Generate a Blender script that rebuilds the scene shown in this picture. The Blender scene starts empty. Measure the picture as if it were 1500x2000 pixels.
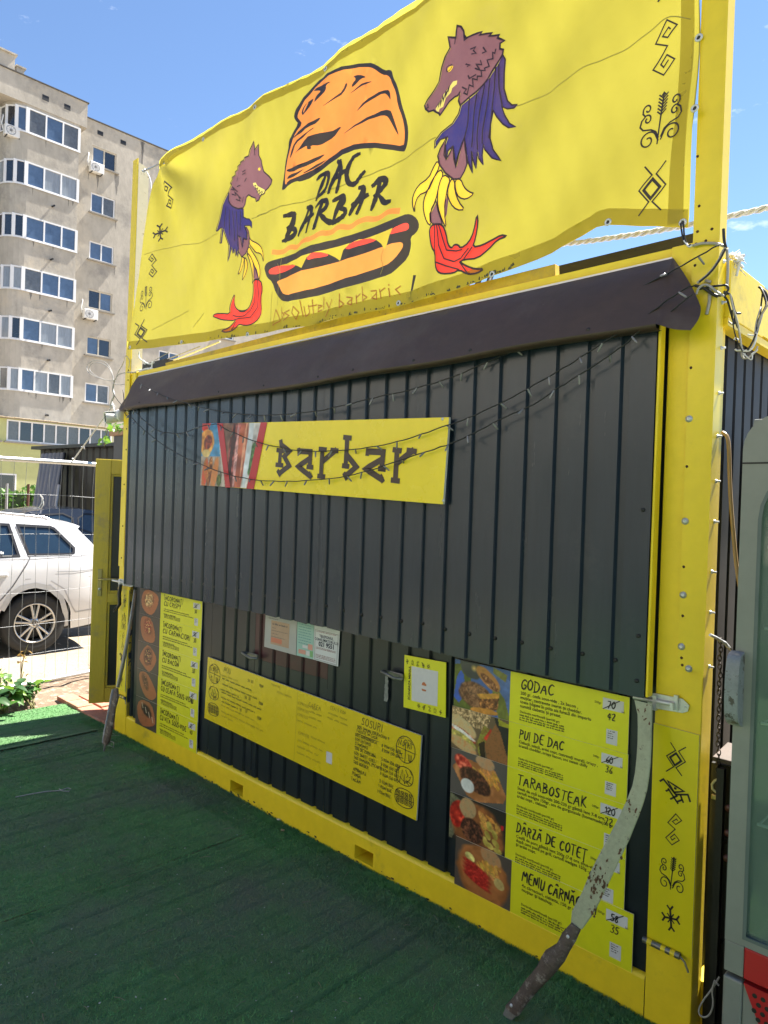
import bpy, bmesh, math, random
import numpy as np
from mathutils import Vector, Matrix
from mathutils.geometry import delaunay_2d_cdt
PI = math.pi
rad = math.radians
rng = random.Random(7)
SC = bpy.context.scene
COL = SC.collection
# ------------------------------------------------------------------ camera
# The kiosk front is the plane y=0 (x to the right along it, z up); its left front corner stands at x=0.
FPX = 1375.0
YAW, PITCH, ROLL = rad(44.2), rad(-0.4), rad(-1.94)
CAM = Vector((5.0, -2.34, 1.70))
_f = Vector((-math.sin(YAW)*math.cos(PITCH), math.cos(YAW)*math.cos(PITCH), math.sin(PITCH)))
_r = Vector((math.cos(YAW), math.sin(YAW), 0))
_d = _f.cross(_r)
_c, _s = math.cos(ROLL), math.sin(ROLL)
RGT, DWN, FWD = _c*_r + _s*_d, -_s*_r + _c*_d, _f
cd = bpy.data.cameras.new('camera')
cam = bpy.data.objects.new('camera', cd)
COL.objects.link(cam)
cd.sensor_fit = 'VERTICAL'
cd.sensor_height = 24
cd.sensor_width = 18
cd.lens = FPX/2000*24
cd.clip_start = 0.05
cd.clip_end = 2000
mw = Matrix(((RGT.x, -DWN.x, -FWD.x, CAM.x), (RGT.y, -DWN.y, -FWD.y, CAM.y), (RGT.z, -DWN.z, -FWD.z, CAM.z), (0, 0, 0, 1)))
cam.matrix_world = mw
SC.camera = cam
# ------------------------------------------------------------------ light
SUN_EL, SUN_X = rad(57), 0.115                       # the sun stands behind the kiosk, a little to its right
sv = Vector((SUN_X, 1, 0)).normalized()*math.cos(SUN_EL) + Vector((0, 0, math.sin(SUN_EL)))
sl = bpy.data.lights.new('sun', 'SUN')
sl.energy = 5.0
sl.angle = rad(0.5)
sl.color = (1, 0.94, 0.85)
so = bpy.data.objects.new('sun', sl)
COL.objects.link(so)
so.rotation_euler = sv.to_track_quat('Z', 'Y').to_euler()
so.location = (0, 10, 20)
W = bpy.data.worlds.new('World')
SC.world = W
W.use_nodes = True
nt = W.node_tree
bg = nt.nodes['Background']
sk = nt.nodes.new('ShaderNodeTexSky')
sk.sky_type = 'NISHITA'
sk.sun_disc = False
sk.sun_elevation = SUN_EL
sk.sun_rotation = math.atan2(sv.x, sv.y)
sk.air_density = 1.1
sk.dust_density = 0.0
sk.ozone_density = 4.0
sk.altitude = 1500
# a few wisps of cloud low over the horizon, part of the sky itself
tc = nt.nodes.new('ShaderNodeTexCoord')
mp = nt.nodes.new('ShaderNodeMapping')
mp.inputs['Scale'].default_value = (3.2, 3.2, 9)
nz = nt.nodes.new('ShaderNodeTexNoise')
nz.inputs['Scale'].default_value = 2.3
nz.inputs['Detail'].default_value = 7
nz.inputs['Roughness'].default_value = 0.62
cr = nt.nodes.new('ShaderNodeValToRGB')
cr.color_ramp.elements[0].position = 0.60
cr.color_ramp.elements[1].position = 0.78
mx = nt.nodes.new('ShaderNodeMixRGB')
mx.inputs[2].default_value = (7.5, 7.8, 8.4, 1)
nt.links.new(tc.outputs['Generated'], mp.inputs['Vector'])
nt.links.new(mp.outputs['Vector'], nz.inputs['Vector'])
nt.links.new(nz.outputs['Fac'], cr.inputs['Fac'])
nt.links.new(cr.outputs['Color'], mx.inputs['Fac'])
nt.links.new(sk.outputs['Color'], mx.inputs[1])
nt.links.new(mx.outputs['Color'], bg.inputs['Color'])
bg.inputs['Strength'].default_value = 0.058
SC.view_settings.view_transform = 'Standard'
SC.view_settings.look = 'None'
SC.view_settings.gamma = 1
SC.view_settings.use_curve_mapping = False
SC.view_settings.exposure = 2.0
SC.render.engine = 'CYCLES'
SC.cycles.max_bounces = 8
SC.cycles.transparent_max_bounces = 12

# ------------------------------------------------------------------ helpers
def _ray(px, py):
    return RGT*((px-750)/FPX) + DWN*((py-1000)/FPX) + FWD
def onY(px, py, y=0.0):
    d = _ray(px, py); return CAM + d*((y-CAM.y)/d.y)
def onX(px, py, x):
    d = _ray(px, py); return CAM + d*((x-CAM.x)/d.x)
def onZ(px, py, z=0.0):
    d = _ray(px, py); return CAM + d*((z-CAM.z)/d.z)
def at(px, py, depth):
    return CAM + _ray(px, py)*depth
def pts(s, ox=0, oy=0, k=1.0):
    out = []
    for t in s.split():
        a, b = t.split(',')
        out.append((ox + float(a)/k, oy + float(b)/k))
    return out

ORG = {}
def _tag(o, label=None, cat=None, group=None, kind=None):
    if label: o['label'] = label
    if cat: o['category'] = cat
    if group: o['group'] = group
    if kind: o['kind'] = kind
    return o
def thing(name, label, cat, loc=(0, 0, 0), group=None):
    o = bpy.data.objects.new(name, None)
    o.empty_display_size = .1
    COL.objects.link(o)
    o.location = loc
    ORG[o.name] = Vector(loc)
    return _tag(o, label, cat, group)
def mo(name, me, mat, parent=None, label=None, cat=None, group=None, kind=None):
    """link a mesh whose vertices are in world coordinates"""
    o = bpy.data.objects.new(name, me)
    COL.objects.link(o)
    if mat is not None:
        for m in (mat if isinstance(mat, (list, tuple)) else [mat]): me.materials.append(m)
    if parent is not None:
        o.parent = parent
        g = ORG[parent.name]
        if g.length: me.transform(Matrix.Translation(-g))
        ORG[o.name] = g
    else:
        # origin at the base of the mesh
        n = len(me.vertices)
        if n:
            co = np.empty(n*3); me.vertices.foreach_get('co', co); co = co.reshape(-1, 3)
            b = Vector(((co[:, 0].min()+co[:, 0].max())/2, (co[:, 1].min()+co[:, 1].max())/2, co[:, 2].min()))
            me.transform(Matrix.Translation(-b)); o.location = b; ORG[o.name] = b
        else: ORG[o.name] = Vector()
    return _tag(o, label, cat, group, kind)
def inst(name, me, parent, loc, rot=None, scale=None):
    o = bpy.data.objects.new(name, me)
    COL.objects.link(o)
    o.parent = parent
    o.location = Vector(loc) - ORG[parent.name]
    if rot is not None: o.rotation_euler = rot
    if scale is not None: o.scale = scale
    ORG[o.name] = ORG[parent.name]
    return o

class MB:
    """collects shapes into one mesh"""
    def __init__(s): s.v, s.f, s.m, s.sm = [], [], [], []
    def add(s, vs, fs, mi=0, smooth=False):
        b = len(s.v)
        s.v += [tuple(p) for p in vs]
        for f in fs:
            s.f.append(tuple(i+b for i in f)); s.m.append(mi); s.sm.append(smooth)
        return s
    def box(s, a, b, mi=0, bev=0.0):
        x0, x1 = sorted((a[0], b[0])); y0, y1 = sorted((a[1], b[1])); z0, z1 = sorted((a[2], b[2]))
        c = Vector(((x0+x1)/2, (y0+y1)/2, (z0+z1)/2))
        return s.obox(c, (1, 0, 0), (0, 1, 0), (0, 0, 1), (x1-x0)/2, (y1-y0)/2, (z1-z0)/2, mi, bev)
    def obox(s, c, ux, uy, uz, hx, hy, hz, mi=0, bev=0.0):
        ux, uy, uz, c = Vector(ux), Vector(uy), Vector(uz), Vector(c)
        if not bev:
            vs = [c+ux*hx*i+uy*hy*j+uz*hz*k for i in (-1, 1) for j in (-1, 1) for k in (-1, 1)]
            return s.add(vs, [(0, 1, 3, 2), (4, 6, 7, 5), (0, 4, 5, 1), (2, 3, 7, 6), (0, 2, 6, 4), (1, 5, 7, 3)], mi)
        bm = bmesh.new()
        bmesh.ops.create_cube(bm, size=2)
        for v in bm.verts: v.co = Vector((v.co.x*hx, v.co.y*hy, v.co.z*hz))
        bmesh.ops.bevel(bm, geom=bm.edges[:], offset=min(bev, hx*.9, hy*.9, hz*.9), segments=2, affect='EDGES', profile=.5)
        bm.verts.index_update()
        s.add([c+ux*v.co.x+uy*v.co.y+uz*v.co.z for v in bm.verts], [[v.index for v in f.verts] for f in bm.faces], mi)
        bm.free(); return s
    def tube(s, path, r, n=6, mi=0, cap=True, smooth=True):
        P = [Vector(p) for p in path]
        k = len(P)
        R = r if isinstance(r, (list, tuple)) else [r]*k
        T = [(P[min(i+1, k-1)]-P[max(i-1, 0)]).normalized() for i in range(k)]
        up = Vector((0, 0, 1)) if abs(T[0].z) < .9 else Vector((1, 0, 0))
        u = (up - T[0]*up.dot(T[0])).normalized()
        vs, fs = [], []
        for i in range(k):
            u = (u - T[i]*u.dot(T[i]))
            u = u.normalized() if u.length > 1e-6 else Vector((1, 0, 0))
            w = T[i].cross(u)
            for j in range(n):
                a = 2*PI*j/n
                vs.append(P[i] + (u*math.cos(a)+w*math.sin(a))*R[i])
        for i in range(k-1):
            for j in range(n):
                fs.append((i*n+j, i*n+(j+1) % n, (i+1)*n+(j+1) % n, (i+1)*n+j))
        s.add(vs, fs, mi, smooth)
        if cap: s.add(vs[:n], [tuple(range(n))[::-1]], mi); s.add(vs[-n:], [tuple(range(n))], mi)
        return s
    def cyl(s, a, b, r, n=12, mi=0, r2=None):
        return s.tube([a, b], [r, r if r2 is None else r2], n, mi)
    def lathe(s, c, ax, prof, n=24, mi=0, smooth=True):
        """prof: (distance along ax, radius)"""
        ax = Vector(ax).normalized(); c = Vector(c)
        t = Vector((0, 0, 1)) if abs(ax.z) < .9 else Vector((1, 0, 0))
        u = (t-ax*t.dot(ax)).normalized(); w = ax.cross(u)
        vs = [c+ax*h+(u*math.cos(2*PI*j/n)+w*math.sin(2*PI*j/n))*max(r, 1e-5) for h, r in prof for j in range(n)]
        fs = [(i*n+j, i*n+(j+1) % n, (i+1)*n+(j+1) % n, (i+1)*n+j) for i in range(len(prof)-1) for j in range(n)]
        return s.add(vs, fs, mi, smooth)
    def prism(s, poly, vec, mi=0):
        """closed planar polygon (3-D points) extruded along vec"""
        P = [Vector(p) for p in poly]; vec = Vector(vec); n = len(P)
        s.add(P+[p+vec for p in P], [tuple(range(n))[::-1], tuple(range(n, 2*n))] + [(i, (i+1) % n, n+(i+1) % n, n+i) for i in range(n)], mi)
        return s
    def quad(s, a, b, c, d, mi=0): return s.add([a, b, c, d], [(0, 1, 2, 3)], mi)
    def mesh(s, name):
        me = bpy.data.meshes.new(name)
        me.from_pydata([tuple(v) for v in s.v], [], s.f)
        me.polygons.foreach_set('material_index', s.m)
        me.polygons.foreach_set('use_smooth', s.sm)
        me.update()
        return me
    def build(s, name, mat, parent=None, **kw): return mo(name, s.mesh(name), mat, parent, **kw)

def _inside(px, py, loops):
    r = np.zeros(len(px), bool)
    for L in loops:
        n = len(L)
        for i in range(n):
            x0, y0 = L[i]; x1, y1 = L[(i+1) % n]
            c = (y0 > py) != (y1 > py)
            with np.errstate(divide='ignore', invalid='ignore'):
                xi = (x1-x0)*(py-y0)/(y1-y0 if y1 != y0 else 1e-12)+x0
            r ^= c & (px < xi)
    return r
def cdt(loops, step=None):
    """triangulate loops (even-odd), optionally with inner grid points -> verts2d, tris"""
    V, Ed = [], []
    for L in loops:
        b = len(V); n = len(L)
        V += [Vector(p) for p in L]
        Ed += [(b+i, b+(i+1) % n) for i in range(n)]
    if step:
        A = np.array([p for L in loops for p in L])
        lo, hi = A.min(0), A.max(0)
        gx = np.arange(lo[0]+step*.5, hi[0], step); gy = np.arange(lo[1]+step*.5, hi[1], step)
        if len(gx) and len(gy):
            X, Y = np.meshgrid(gx, gy); X, Y = X.ravel(), Y.ravel()
            k = _inside(X, Y, loops)
            V += [Vector((a, b)) for a, b in zip(X[k], Y[k])]
    r = delaunay_2d_cdt(V, Ed, [], 0, 1e-7)
    vs, fs = r[0], r[2]
    if not fs: return [], []
    C = np.array([[(vs[f[0]].x+vs[f[1]].x+vs[f[2]].x)/3, (vs[f[0]].y+vs[f[1]].y+vs[f[2]].y)/3] for f in fs])
    k = _inside(C[:, 0], C[:, 1], loops)
    return [(v.x, v.y) for v in vs], [tuple(f) for f, q in zip(fs, k) if q]
def dens(L, step, closed=True):
    out = []
    n = len(L)
    for i in range(n if closed else n-1):
        a, b = L[i], L[(i+1) % n]
        m = max(1, int(math.hypot(b[0]-a[0], b[1]-a[1])/step))
        for j in range(m): out.append((a[0]+(b[0]-a[0])*j/m, a[1]+(b[1]-a[1])*j/m))
    if not closed: out.append(tuple(L[-1]))
    return out
def smooth2(L, it=2, closed=True):
    """Chaikin corner cutting"""
    for _ in range(it):
        o = []; n = len(L)
        if not closed: o.append(L[0])
        for i in range(n if closed else n-1):
            a, b = L[i], L[(i+1) % n]
            o.append(tuple(x*.75+y*.25 for x, y in zip(a, b))); o.append(tuple(x*.25+y*.75 for x, y in zip(a, b)))
        if not closed: o.append(L[-1])
        L = o
    return L
def ribbon(L, w, closed=False, taper=0.0, jit=0.0):
    """2-D stroke -> quads; w full width"""
    if closed: L = list(L)+[L[0]]
    P = [Vector((p[0], p[1])) for p in L]
    P = [p for i, p in enumerate(P) if i == 0 or (p-P[i-1]).length > 1e-6]
    n = len(P)
    if n < 2: return [], []
    vs, fs = [], []
    for i in range(n):
        if closed and i in (0, n-1): t0, t1 = (P[0]-P[-2]), (P[1]-P[0])
        else:
            t0 = (P[i]-P[i-1]) if i else (P[1]-P[0])
            t1 = (P[i+1]-P[i]) if i < n-1 else (P[-1]-P[-2])
        t0, t1 = t0.normalized(), t1.normalized()
        t = t0+t1
        t = t.normalized() if t.length > .2 else t1
        nn = Vector((-t.y, t.x))
        k = 1/max(.55, abs(nn.dot(Vector((-t1.y, t1.x)))))
        q = i/(n-1)
        ww = w/2*(1-taper*abs(2*q-1)**2.2)*(1+jit*rng.uniform(-1, 1))
        e = Vector((0, 0))
        if not closed and i == 0: e = -t*w*.3
        if not closed and i == n-1: e = t*w*.3
        vs += [P[i]+nn*ww*k+e, P[i]-nn*ww*k+e]
    for i in range(n-1): fs.append((2*i, 2*i+1, 2*i+3, 2*i+2))
    return [(v.x, v.y) for v in vs], fs

# ------------------------------------------------------------------ materials
MATS = {}
def M(name, col, rough=.5, metal=0.0, var=.12, vs=3.0, bump=0.0, bs=40.0, spot=None, spot2=None, spec=.5, trans=0.0, coat=0.0, stretch=None, vcol=False, alpha=None):
    """procedural material: base colour with two scales of tone variation, optional wear spots [(colour, scale, threshold, rough)], bump"""
    if name in MATS: return MATS[name]
    m = bpy.data.materials.new(name)
    m.use_nodes = True
    t = m.node_tree; N = t.nodes; Lk = t.links
    p = N['Principled BSDF']
    p.inputs['Roughness'].default_value = rough
    p.inputs['Metallic'].default_value = metal
    p.inputs['Specular IOR Level'].default_value = spec
    if coat: p.inputs['Coat Weight'].default_value = coat; p.inputs['Coat Roughness'].default_value = .08
    g = N.new('ShaderNodeNewGeometry')
    vec = g.outputs['Position']
    if stretch:
        mpn = N.new('ShaderNodeMapping'); mpn.inputs['Scale'].default_value = stretch
        Lk.new(vec, mpn.inputs['Vector']); vec = mpn.outputs['Vector']
    def noise(scale, detail=5, ro=.6, v=None):
        n = N.new('ShaderNodeTexNoise'); n.inputs['Scale'].default_value = scale; n.inputs['Detail'].default_value = detail; n.inputs['Roughness'].default_value = ro
        Lk.new(v if v is not None else vec, n.inputs['Vector']); return n
    if vcol:
        a = N.new('ShaderNodeAttribute'); a.attribute_name = 'print'
        cur = a.outputs['Color']
    else:
        rgb = N.new('ShaderNodeRGB'); rgb.outputs[0].default_value = (*col, 1); cur = rgb.outputs[0]
    if var:
        n1, n2 = noise(vs), noise(vs*7.3)
        ad = N.new('ShaderNodeMath'); ad.operation = 'ADD'; Lk.new(n1.outputs['Fac'], ad.inputs[0]); Lk.new(n2.outputs['Fac'], ad.inputs[1])
        mr = N.new('ShaderNodeMapRange'); mr.inputs['From Min'].default_value = .6; mr.inputs['From Max'].default_value = 1.4
        mr.inputs['To Min'].default_value = 1-var; mr.inputs['To Max'].default_value = 1+var
        Lk.new(ad.outputs[0], mr.inputs['Value'])
        vm = N.new('ShaderNodeVectorMath'); vm.operation = 'SCALE'; Lk.new(cur, vm.inputs[0]); Lk.new(mr.outputs[0], vm.inputs['Scale']); cur = vm.outputs[0]
    for sp in (spot, spot2):
        if not sp: continue
        for (c, sc, th, wd) in (sp if isinstance(sp, list) else [sp]):
            n = noise(sc, 8, .7, g.outputs['Position'])
            r = N.new('ShaderNodeMapRange'); r.inputs['From Min'].default_value = th; r.inputs['From Max'].default_value = th+wd
            Lk.new(n.outputs['Fac'], r.inputs['Value'])
            mxx = N.new('ShaderNodeMixRGB'); mxx.inputs[2].default_value = (*c, 1)
            Lk.new(r.outputs[0], mxx.inputs['Fac']); Lk.new(cur, mxx.inputs[1]); cur = mxx.outputs[0]
    Lk.new(cur, p.inputs['Base Color'])
    if var:
        rr = N.new('ShaderNodeMapRange'); rr.inputs['To Min'].default_value = max(.02, rough-.08); rr.inputs['To Max'].default_value = min(1, rough+.08)
        nr = noise(vs*2.1); Lk.new(nr.outputs['Fac'], rr.inputs['Value']); Lk.new(rr.outputs[0], p.inputs['Roughness'])
    if bump:
        b = N.new('ShaderNodeBump'); b.inputs['Strength'].default_value = bump; b.inputs['Distance'].default_value = .01
        nb = noise(bs, 6, .65); Lk.new(nb.outputs['Fac'], b.inputs['Height']); Lk.new(b.outputs[0], p.inputs['Normal'])
    if trans:
        tr = N.new('ShaderNodeBsdfTranslucent'); Lk.new(cur, tr.inputs['Color'])
        ms = N.new('ShaderNodeMixShader'); ms.inputs[0].default_value = trans
        Lk.new(p.outputs[0], ms.inputs[1]); Lk.new(tr.outputs[0], ms.inputs[2])
        Lk.new(ms.outputs[0], N['Material Output'].inputs['Surface'])
    if alpha:   # clear pane: part reflection, part see-through
        tb = N.new('ShaderNodeBsdfTransparent'); tb.inputs['Color'].default_value = (*alpha[1], 1)
        ms = N.new('ShaderNodeMixShader'); ms.inputs[0].default_value = alpha[0]
        Lk.new(p.outputs[0], ms.inputs[1]); Lk.new(tb.outputs[0], ms.inputs[2])
        Lk.new(ms.outputs[0], N['Material Output'].inputs['Surface'])
    MATS[name] = m
    return m
YEL = (.84, .63, .019)
m_yel = M('yellow_paint', YEL, .42, var=.10, vs=2.2, bump=.08, bs=60, spot=[((.10, .07, .03), 34, .70, .03), ((.30, .24, .05), 3.1, .60, .25), ((.12, .12, .10), 90, .73, .03)])
m_yel2 = M('yellow_paint_new', (.82, .625, .018), .35, var=.07, vs=3, bump=.05, bs=70, spot=[((.28, .26, .04), 5, .62, .2)])
m_cream = M('cream_paint', (.62, .55, .36), .5, var=.1, spot=[((.25, .17, .05), 22, .62, .08)])
m_anth = M('anthracite_sheet', (.018, .030, .046), .25, var=.13, vs=1.7, bump=.03, bs=12, spot=[((.042, .053, .062), 4, .58, .3), ((.14, .14, .13), 55, .74, .03)], spec=.5, stretch=(4, 4, .5))
m_anthd = M('dark_sheet', (.012, .018, .024), .34, var=.2, vs=2, bump=.03, bs=12, spot=[((.06, .06, .055), 5, .62, .3), ((.16, .16, .15), 60, .73, .03)])
m_black = M('black', (.012, .012, .013), .5, var=.2)
m_ink = M('ink', (.018, .015, .015), .55, var=.0)
m_zinc = M('zinc', (.60, .62, .63), .42, .55, var=.15, vs=14, spot=[((.2, .16, .1), 60, .66, .06)])
m_white = M('white_plastic', (.72, .72, .70), .4, var=.06)
m_brown = M('brown_tarp', (.056, .034, .025), .42, var=.2, vs=2.5, bump=.25, bs=7, spot=[((.10, .08, .065), 2.0, .50, .3), ((.16, .15, .13), 11, .68, .15)], stretch=(1, 1, 1.8))
# ================================================================== ground
def height_ground(x, y): return -.03 + .012*math.sin(x*1.3+.4*y) + .01*math.sin(2.1*y-.7*x)
m_gravel = M('gravel_ground', (.31, .255, .185), .95, var=.2, vs=.9, bump=.9, bs=38, spot=[((.22, .17, .12), 16, .60, .1), ((.42, .37, .30), 48, .62, .05), ((.12, .10, .08), 85, .70, .03)], spec=.15)
gb = MB()
xs = [-900, -300, -120, -60] + list(np.arange(-40, 12, .5)) + [12, 30, 80, 300, 900]
ys = [-900, -200, -60, -20] + list(np.arange(-8, 24, .5)) + [24, 50, 120, 400, 900]
gv = [(x, y, height_ground(x, y)) for y in ys for x in xs]
nx = len(xs)
gb.add(gv, [(j*nx+i, j*nx+i+1, (j+1)*nx+i+1, (j+1)*nx+i) for j in range(len(ys)-1) for i in range(nx-1)], smooth=True)
gb.build('ground', m_gravel, kind='structure')
b = MB(); b.quad((-70, -70, -.003), (-2.4, -70, -.003), (-2.4, -3.4, -.003), (-70, -3.4, -.003)); b.quad((-2.4, -70, -.003), (70, -70, -.003), (70, -8.7, -.003), (-2.4, -8.7, -.003))
b.build('added_dark_lot', M('asphalt', (.050, .050, .052), .9, var=.25, vs=2, bump=.5, bs=70), kind='structure')  # unseen dark lot, added so the dark sheets mirror less bright ground
# loose stones on the gravel
def scatter_stones():
    b = MB()
    for _ in range(2600):
        x = rng.uniform(-7, -.95); y = rng.uniform(-1.2, 5)
        if x > -1.2 and y < .5 and rng.random() < .4: continue
        s = rng.choice((.004, .006, .008, .012, .018))*rng.uniform(.7, 1.2)
        z = height_ground(x, y)
        top = (x+rng.uniform(-.3, .3)*s, y, z+s*.7)
        ring = [(x+s*math.cos(a)*rng.uniform(.7, 1.2), y+s*math.sin(a)*rng.uniform(.7, 1.2), z) for a in np.arange(0, 6.2, PI/3)]
        b.add(ring+[top], [(i, (i+1) % 6, 6) for i in range(6)])
    b.build('loose_stones', M('pebble', (.38, .33, .27), .9, var=.3, vs=20), kind='stuff')
scatter_stones()
# soil strip under the fence, before the carpet starts
b = MB()
for j in range(14):
    x0 = -1.05+.02*rng.uniform(-1, 1)
n_ = 40
sv_ = []
for i in range(n_+1):
    y = -2.5 + i*3.6/n_
    for k, x in enumerate((-1.75, -1.5, -1.25, -1.05, -.84)):
        sv_.append((x+rng.uniform(-.03, .03), y, -.045+(.035, .05, .055, .05, .018)[k]*rng.uniform(.6, 1.2)))
b.add(sv_, [(i*5+k, i*5+k+1, (i+1)*5+k+1, (i+1)*5+k) for i in range(n_) for k in range(4)], smooth=True)
b.build('soil_strip', M('soil', (.19, .14, .10), .95, var=.3, vs=8, bump=.8, bs=60, spot=[((.36, .3, .22), 14, .52, .1)], spec=.1), kind='structure')

# artificial turf, laid in strips that run away from the kiosk
m_turf = M('artificial_turf', (.118, .24, .098), .82, var=.30, vs=1.6, bump=.85, bs=240, spot=[((.17, .19, .145), 1.1, .46, .26), ((.08, .20, .095), 170, .56, .1), ((.04, .085, .05), 120, .60, .08)], spec=.12)
def turf_z(x, y):
    q = (x*7.1 + .5*math.sin(x*2.3)) % 1.0
    r = min(q, 1-q)
    return .0065*math.exp(-(r/.11)**2)*(.35+.65*math.sin(x*5.3)**2)*(.6+.4*math.sin(3*y+x*9)) + .004*math.sin(2.2*x+1.1*y) - .0085*math.exp(-((q-.17)/.055)**2)*(.5+.5*math.sin(x*3.1+1)**2)
turf_strips = [(-.86, -.006, -4.2, 0.02), (.0, 2.02, -8.5, .0), (2.026, 4.03, -8.5, .0), (4.036, 6.0, -8.5, .06), (6.0, 8.0, -8.5, .06)]
for si, (xa, xb, ya, yb) in enumerate(turf_strips):
    b = MB()
    gx = np.linspace(xa, xb, int((xb-xa)/.0075))
    gy = np.linspace(ya, yb, 46)
    vs = []
    for y in gy:
        for x in gx:
            e = .010 if si == 0 else .0
            jx = rng.uniform(-.004, .004) if x in (gx[0], gx[-1]) else 0
            zz = turf_z(x, y)+e*math.exp(-((x-xb)/.05)**2)+.004
            yy = y + (.006*math.sin(x*37)+.005*math.sin(x*91) if y == yb else 0)
            vs.append((x+jx, yy, zz))
    n = len(gx)
    b.add(vs, [(j*n+i, j*n+i+1, (j+1)*n+i+1, (j+1)*n+i) for j in range(len(gy)-1) for i in range(n-1)], smooth=True)
    # folded edge so that the strip has thickness
    b.add([vs[j*n] for j in range(len(gy))]+[(vs[j*n][0], vs[j*n][1], -.03) for j in range(len(gy))], [(j, j+1, len(gy)+j+1, len(gy)+j) for j in range(len(gy)-1)])
    b.add(vs[-n:]+[(v[0], v[1], -.03) for v in vs[-n:]], [(i, i+1, n+i+1, n+i) for i in range(n-1)])
    b.build('artificial_turf', m_turf, kind='structure')
def fibres():
    R = np.random.default_rng(3)
    def region(n, xa, xb, ya, yb, h):
        x = R.uniform(xa, xb, n); y = R.uniform(ya, yb, n)
        q = (x*7.1 + .5*np.sin(x*2.3)) % 1.0; r = np.minimum(q, 1-q)
        z = .0065*np.exp(-(r/.11)**2)*(.35+.65*np.sin(x*5.3)**2)*(.6+.4*np.sin(3*y+x*9))+.004*np.sin(2.2*x+1.1*y)-.0085*np.exp(-((q-.17)/.055)**2)*(.5+.5*np.sin(x*3.1+1)**2)+.003
        a = R.uniform(0, 2*PI, n); w = R.uniform(.0012, .0026, n); hh = h*R.uniform(.4, 1.2, n)
        lx, ly = R.normal(0, .006, n), R.normal(0, .006, n)
        v = np.empty((n, 3, 3))
        v[:, 0] = np.stack([x-np.cos(a)*w, y-np.sin(a)*w, z], 1)
        v[:, 1] = np.stack([x+np.cos(a)*w, y+np.sin(a)*w, z], 1)
        v[:, 2] = np.stack([x+lx, y+ly, z+hh], 1)
        return v.reshape(-1, 3)
    V = np.concatenate([region(120000, .3, 4.4, -1.7, -.0, .009), region(30000, 1.0, 4.2, -.06, .0, .014), region(26000, .8, 4.2, -.22, .0, .012), region(24000, -.85, .4, -1.3, .0, .010), region(9000, -.3, 1.2, -.1, .0, .016)])
    n = len(V)//3
    me = bpy.data.meshes.new('turf_fibres')
    me.vertices.add(len(V)); me.vertices.foreach_set('co', V.ravel())
    me.loops.add(len(V)); me.loops.foreach_set('vertex_index', np.arange(len(V), dtype=np.int32))
    me.polygons.add(n); me.polygons.foreach_set('loop_start', np.arange(0, len(V), 3, dtype=np.int32)); me.polygons.foreach_set('loop_total', np.full(n, 3, dtype=np.int32))
    me.update(); me.validate()
    mo('turf_fibres', me, M('turf_fibre', (.108, .285, .098), .6, var=.45, vs=3, spec=.2, spot=[((.17, .19, .145), 1.1, .46, .26)]), kind='stuff')
fibres()

# pavers on the corner beside the open door: each one a piece of the paved patch
m_paver = M('red_paver', (.42, .20, .135), .9, var=.22, vs=6, bump=.4, bs=60, spot=[((.5, .36, .28), 9, .55, .15)], spec=.15)
pb = MB(); pb.box((-1.06, -.01, -.05), (.05, 1.2, -.012))
paving = pb.build('paving', M('bedding_sand', (.26, .2, .15), .95, var=.3, vs=12, bump=.5, bs=80), kind='structure')
for r_ in range(5):
    for c_ in range(5):
        x0 = -1.04 + c_*.215 + (.09 if r_ % 2 else 0); y0 = .005+r_*.15
        if x0 > -.02: continue
        w_ = min(.205, .03-x0)
        p_ = MB()
        t_ = rng.uniform(-.008, .006)
        p_.obox((x0+w_/2, y0+.07, -.005+t_), Vector((1, rng.uniform(-.04, .04), rng.uniform(-.03, .03))).normalized(), Vector((rng.uniform(-.04, .04), 1, rng.uniform(-.03, .03))).normalized(), (0, 0, 1), w_/2, .068, .026, bev=.006)
        p_.build('paver', m_paver, paving)

# ================================================================== kiosk
K = thing('kiosk_container', 'yellow framed steel container kiosk clad in dark ribbed sheet with its shutter down', 'kiosk', (2.1, 0, 0))
XL, XR, TOP, DEP = .055, 4.175, 2.60, 2.44
def rect(x0, z0, x1, z1): return [(x0, z0), (x1, z0), (x1, z1), (x0, z1)]
# bottom rail with its two fork pockets
def bottom_rail():
    b = MB()
    loops = [dens(rect(XL+.17, -.03, XR-.155, .135), .25), rect(1.55, .022, 1.675, .086), rect(2.602, .022, 2.725, .086)]
    v, f = cdt(loops)
    b.add([(x, .004, z) for x, z in v], f)
    # rounded lip and the ledge behind it
    prof = [(.004, .135), (.007, .143), (.014, .148), (.026, .15), (.075, .151)]
    xs_ = np.linspace(XL+.17, XR-.155, 60)
    vs = [(x, y, z) for x in xs_ for y, z in prof]
    n = len(prof)
    b.add(vs, [(i*n+j, i*n+j+1, (i+1)*n+j+1, (i+1)*n+j) for i in range(len(xs_)-1) for j in range(n-1)], smooth=True)
    return b.build('bottom_rail', m_yel, K)
RAIL = bottom_rail()
for xa in (1.55, 2.602):
    b = MB()
    xb = xa+.124
    b.quad((xa, .003, .022), (xb, .003, .022), (xb, .3, .022), (xa, .3, .022)); b.quad((xa, .003, .086), (xb, .003, .086), (xb, .3, .086), (xa, .3, .086))
    b.quad((xa, .003, .022), (xa, .3, .022), (xa, .3, .086), (xa, .003, .086)); b.quad((xb, .003, .022), (xb, .3, .022), (xb, .3, .086), (xb, .003, .086))
    b.quad((xa, .3, .022), (xb, .3, .022), (xb, .3, .086), (xa, .3, .086), 1)
    b.build('fork_pocket', [m_yel, m_black], RAIL)
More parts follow.
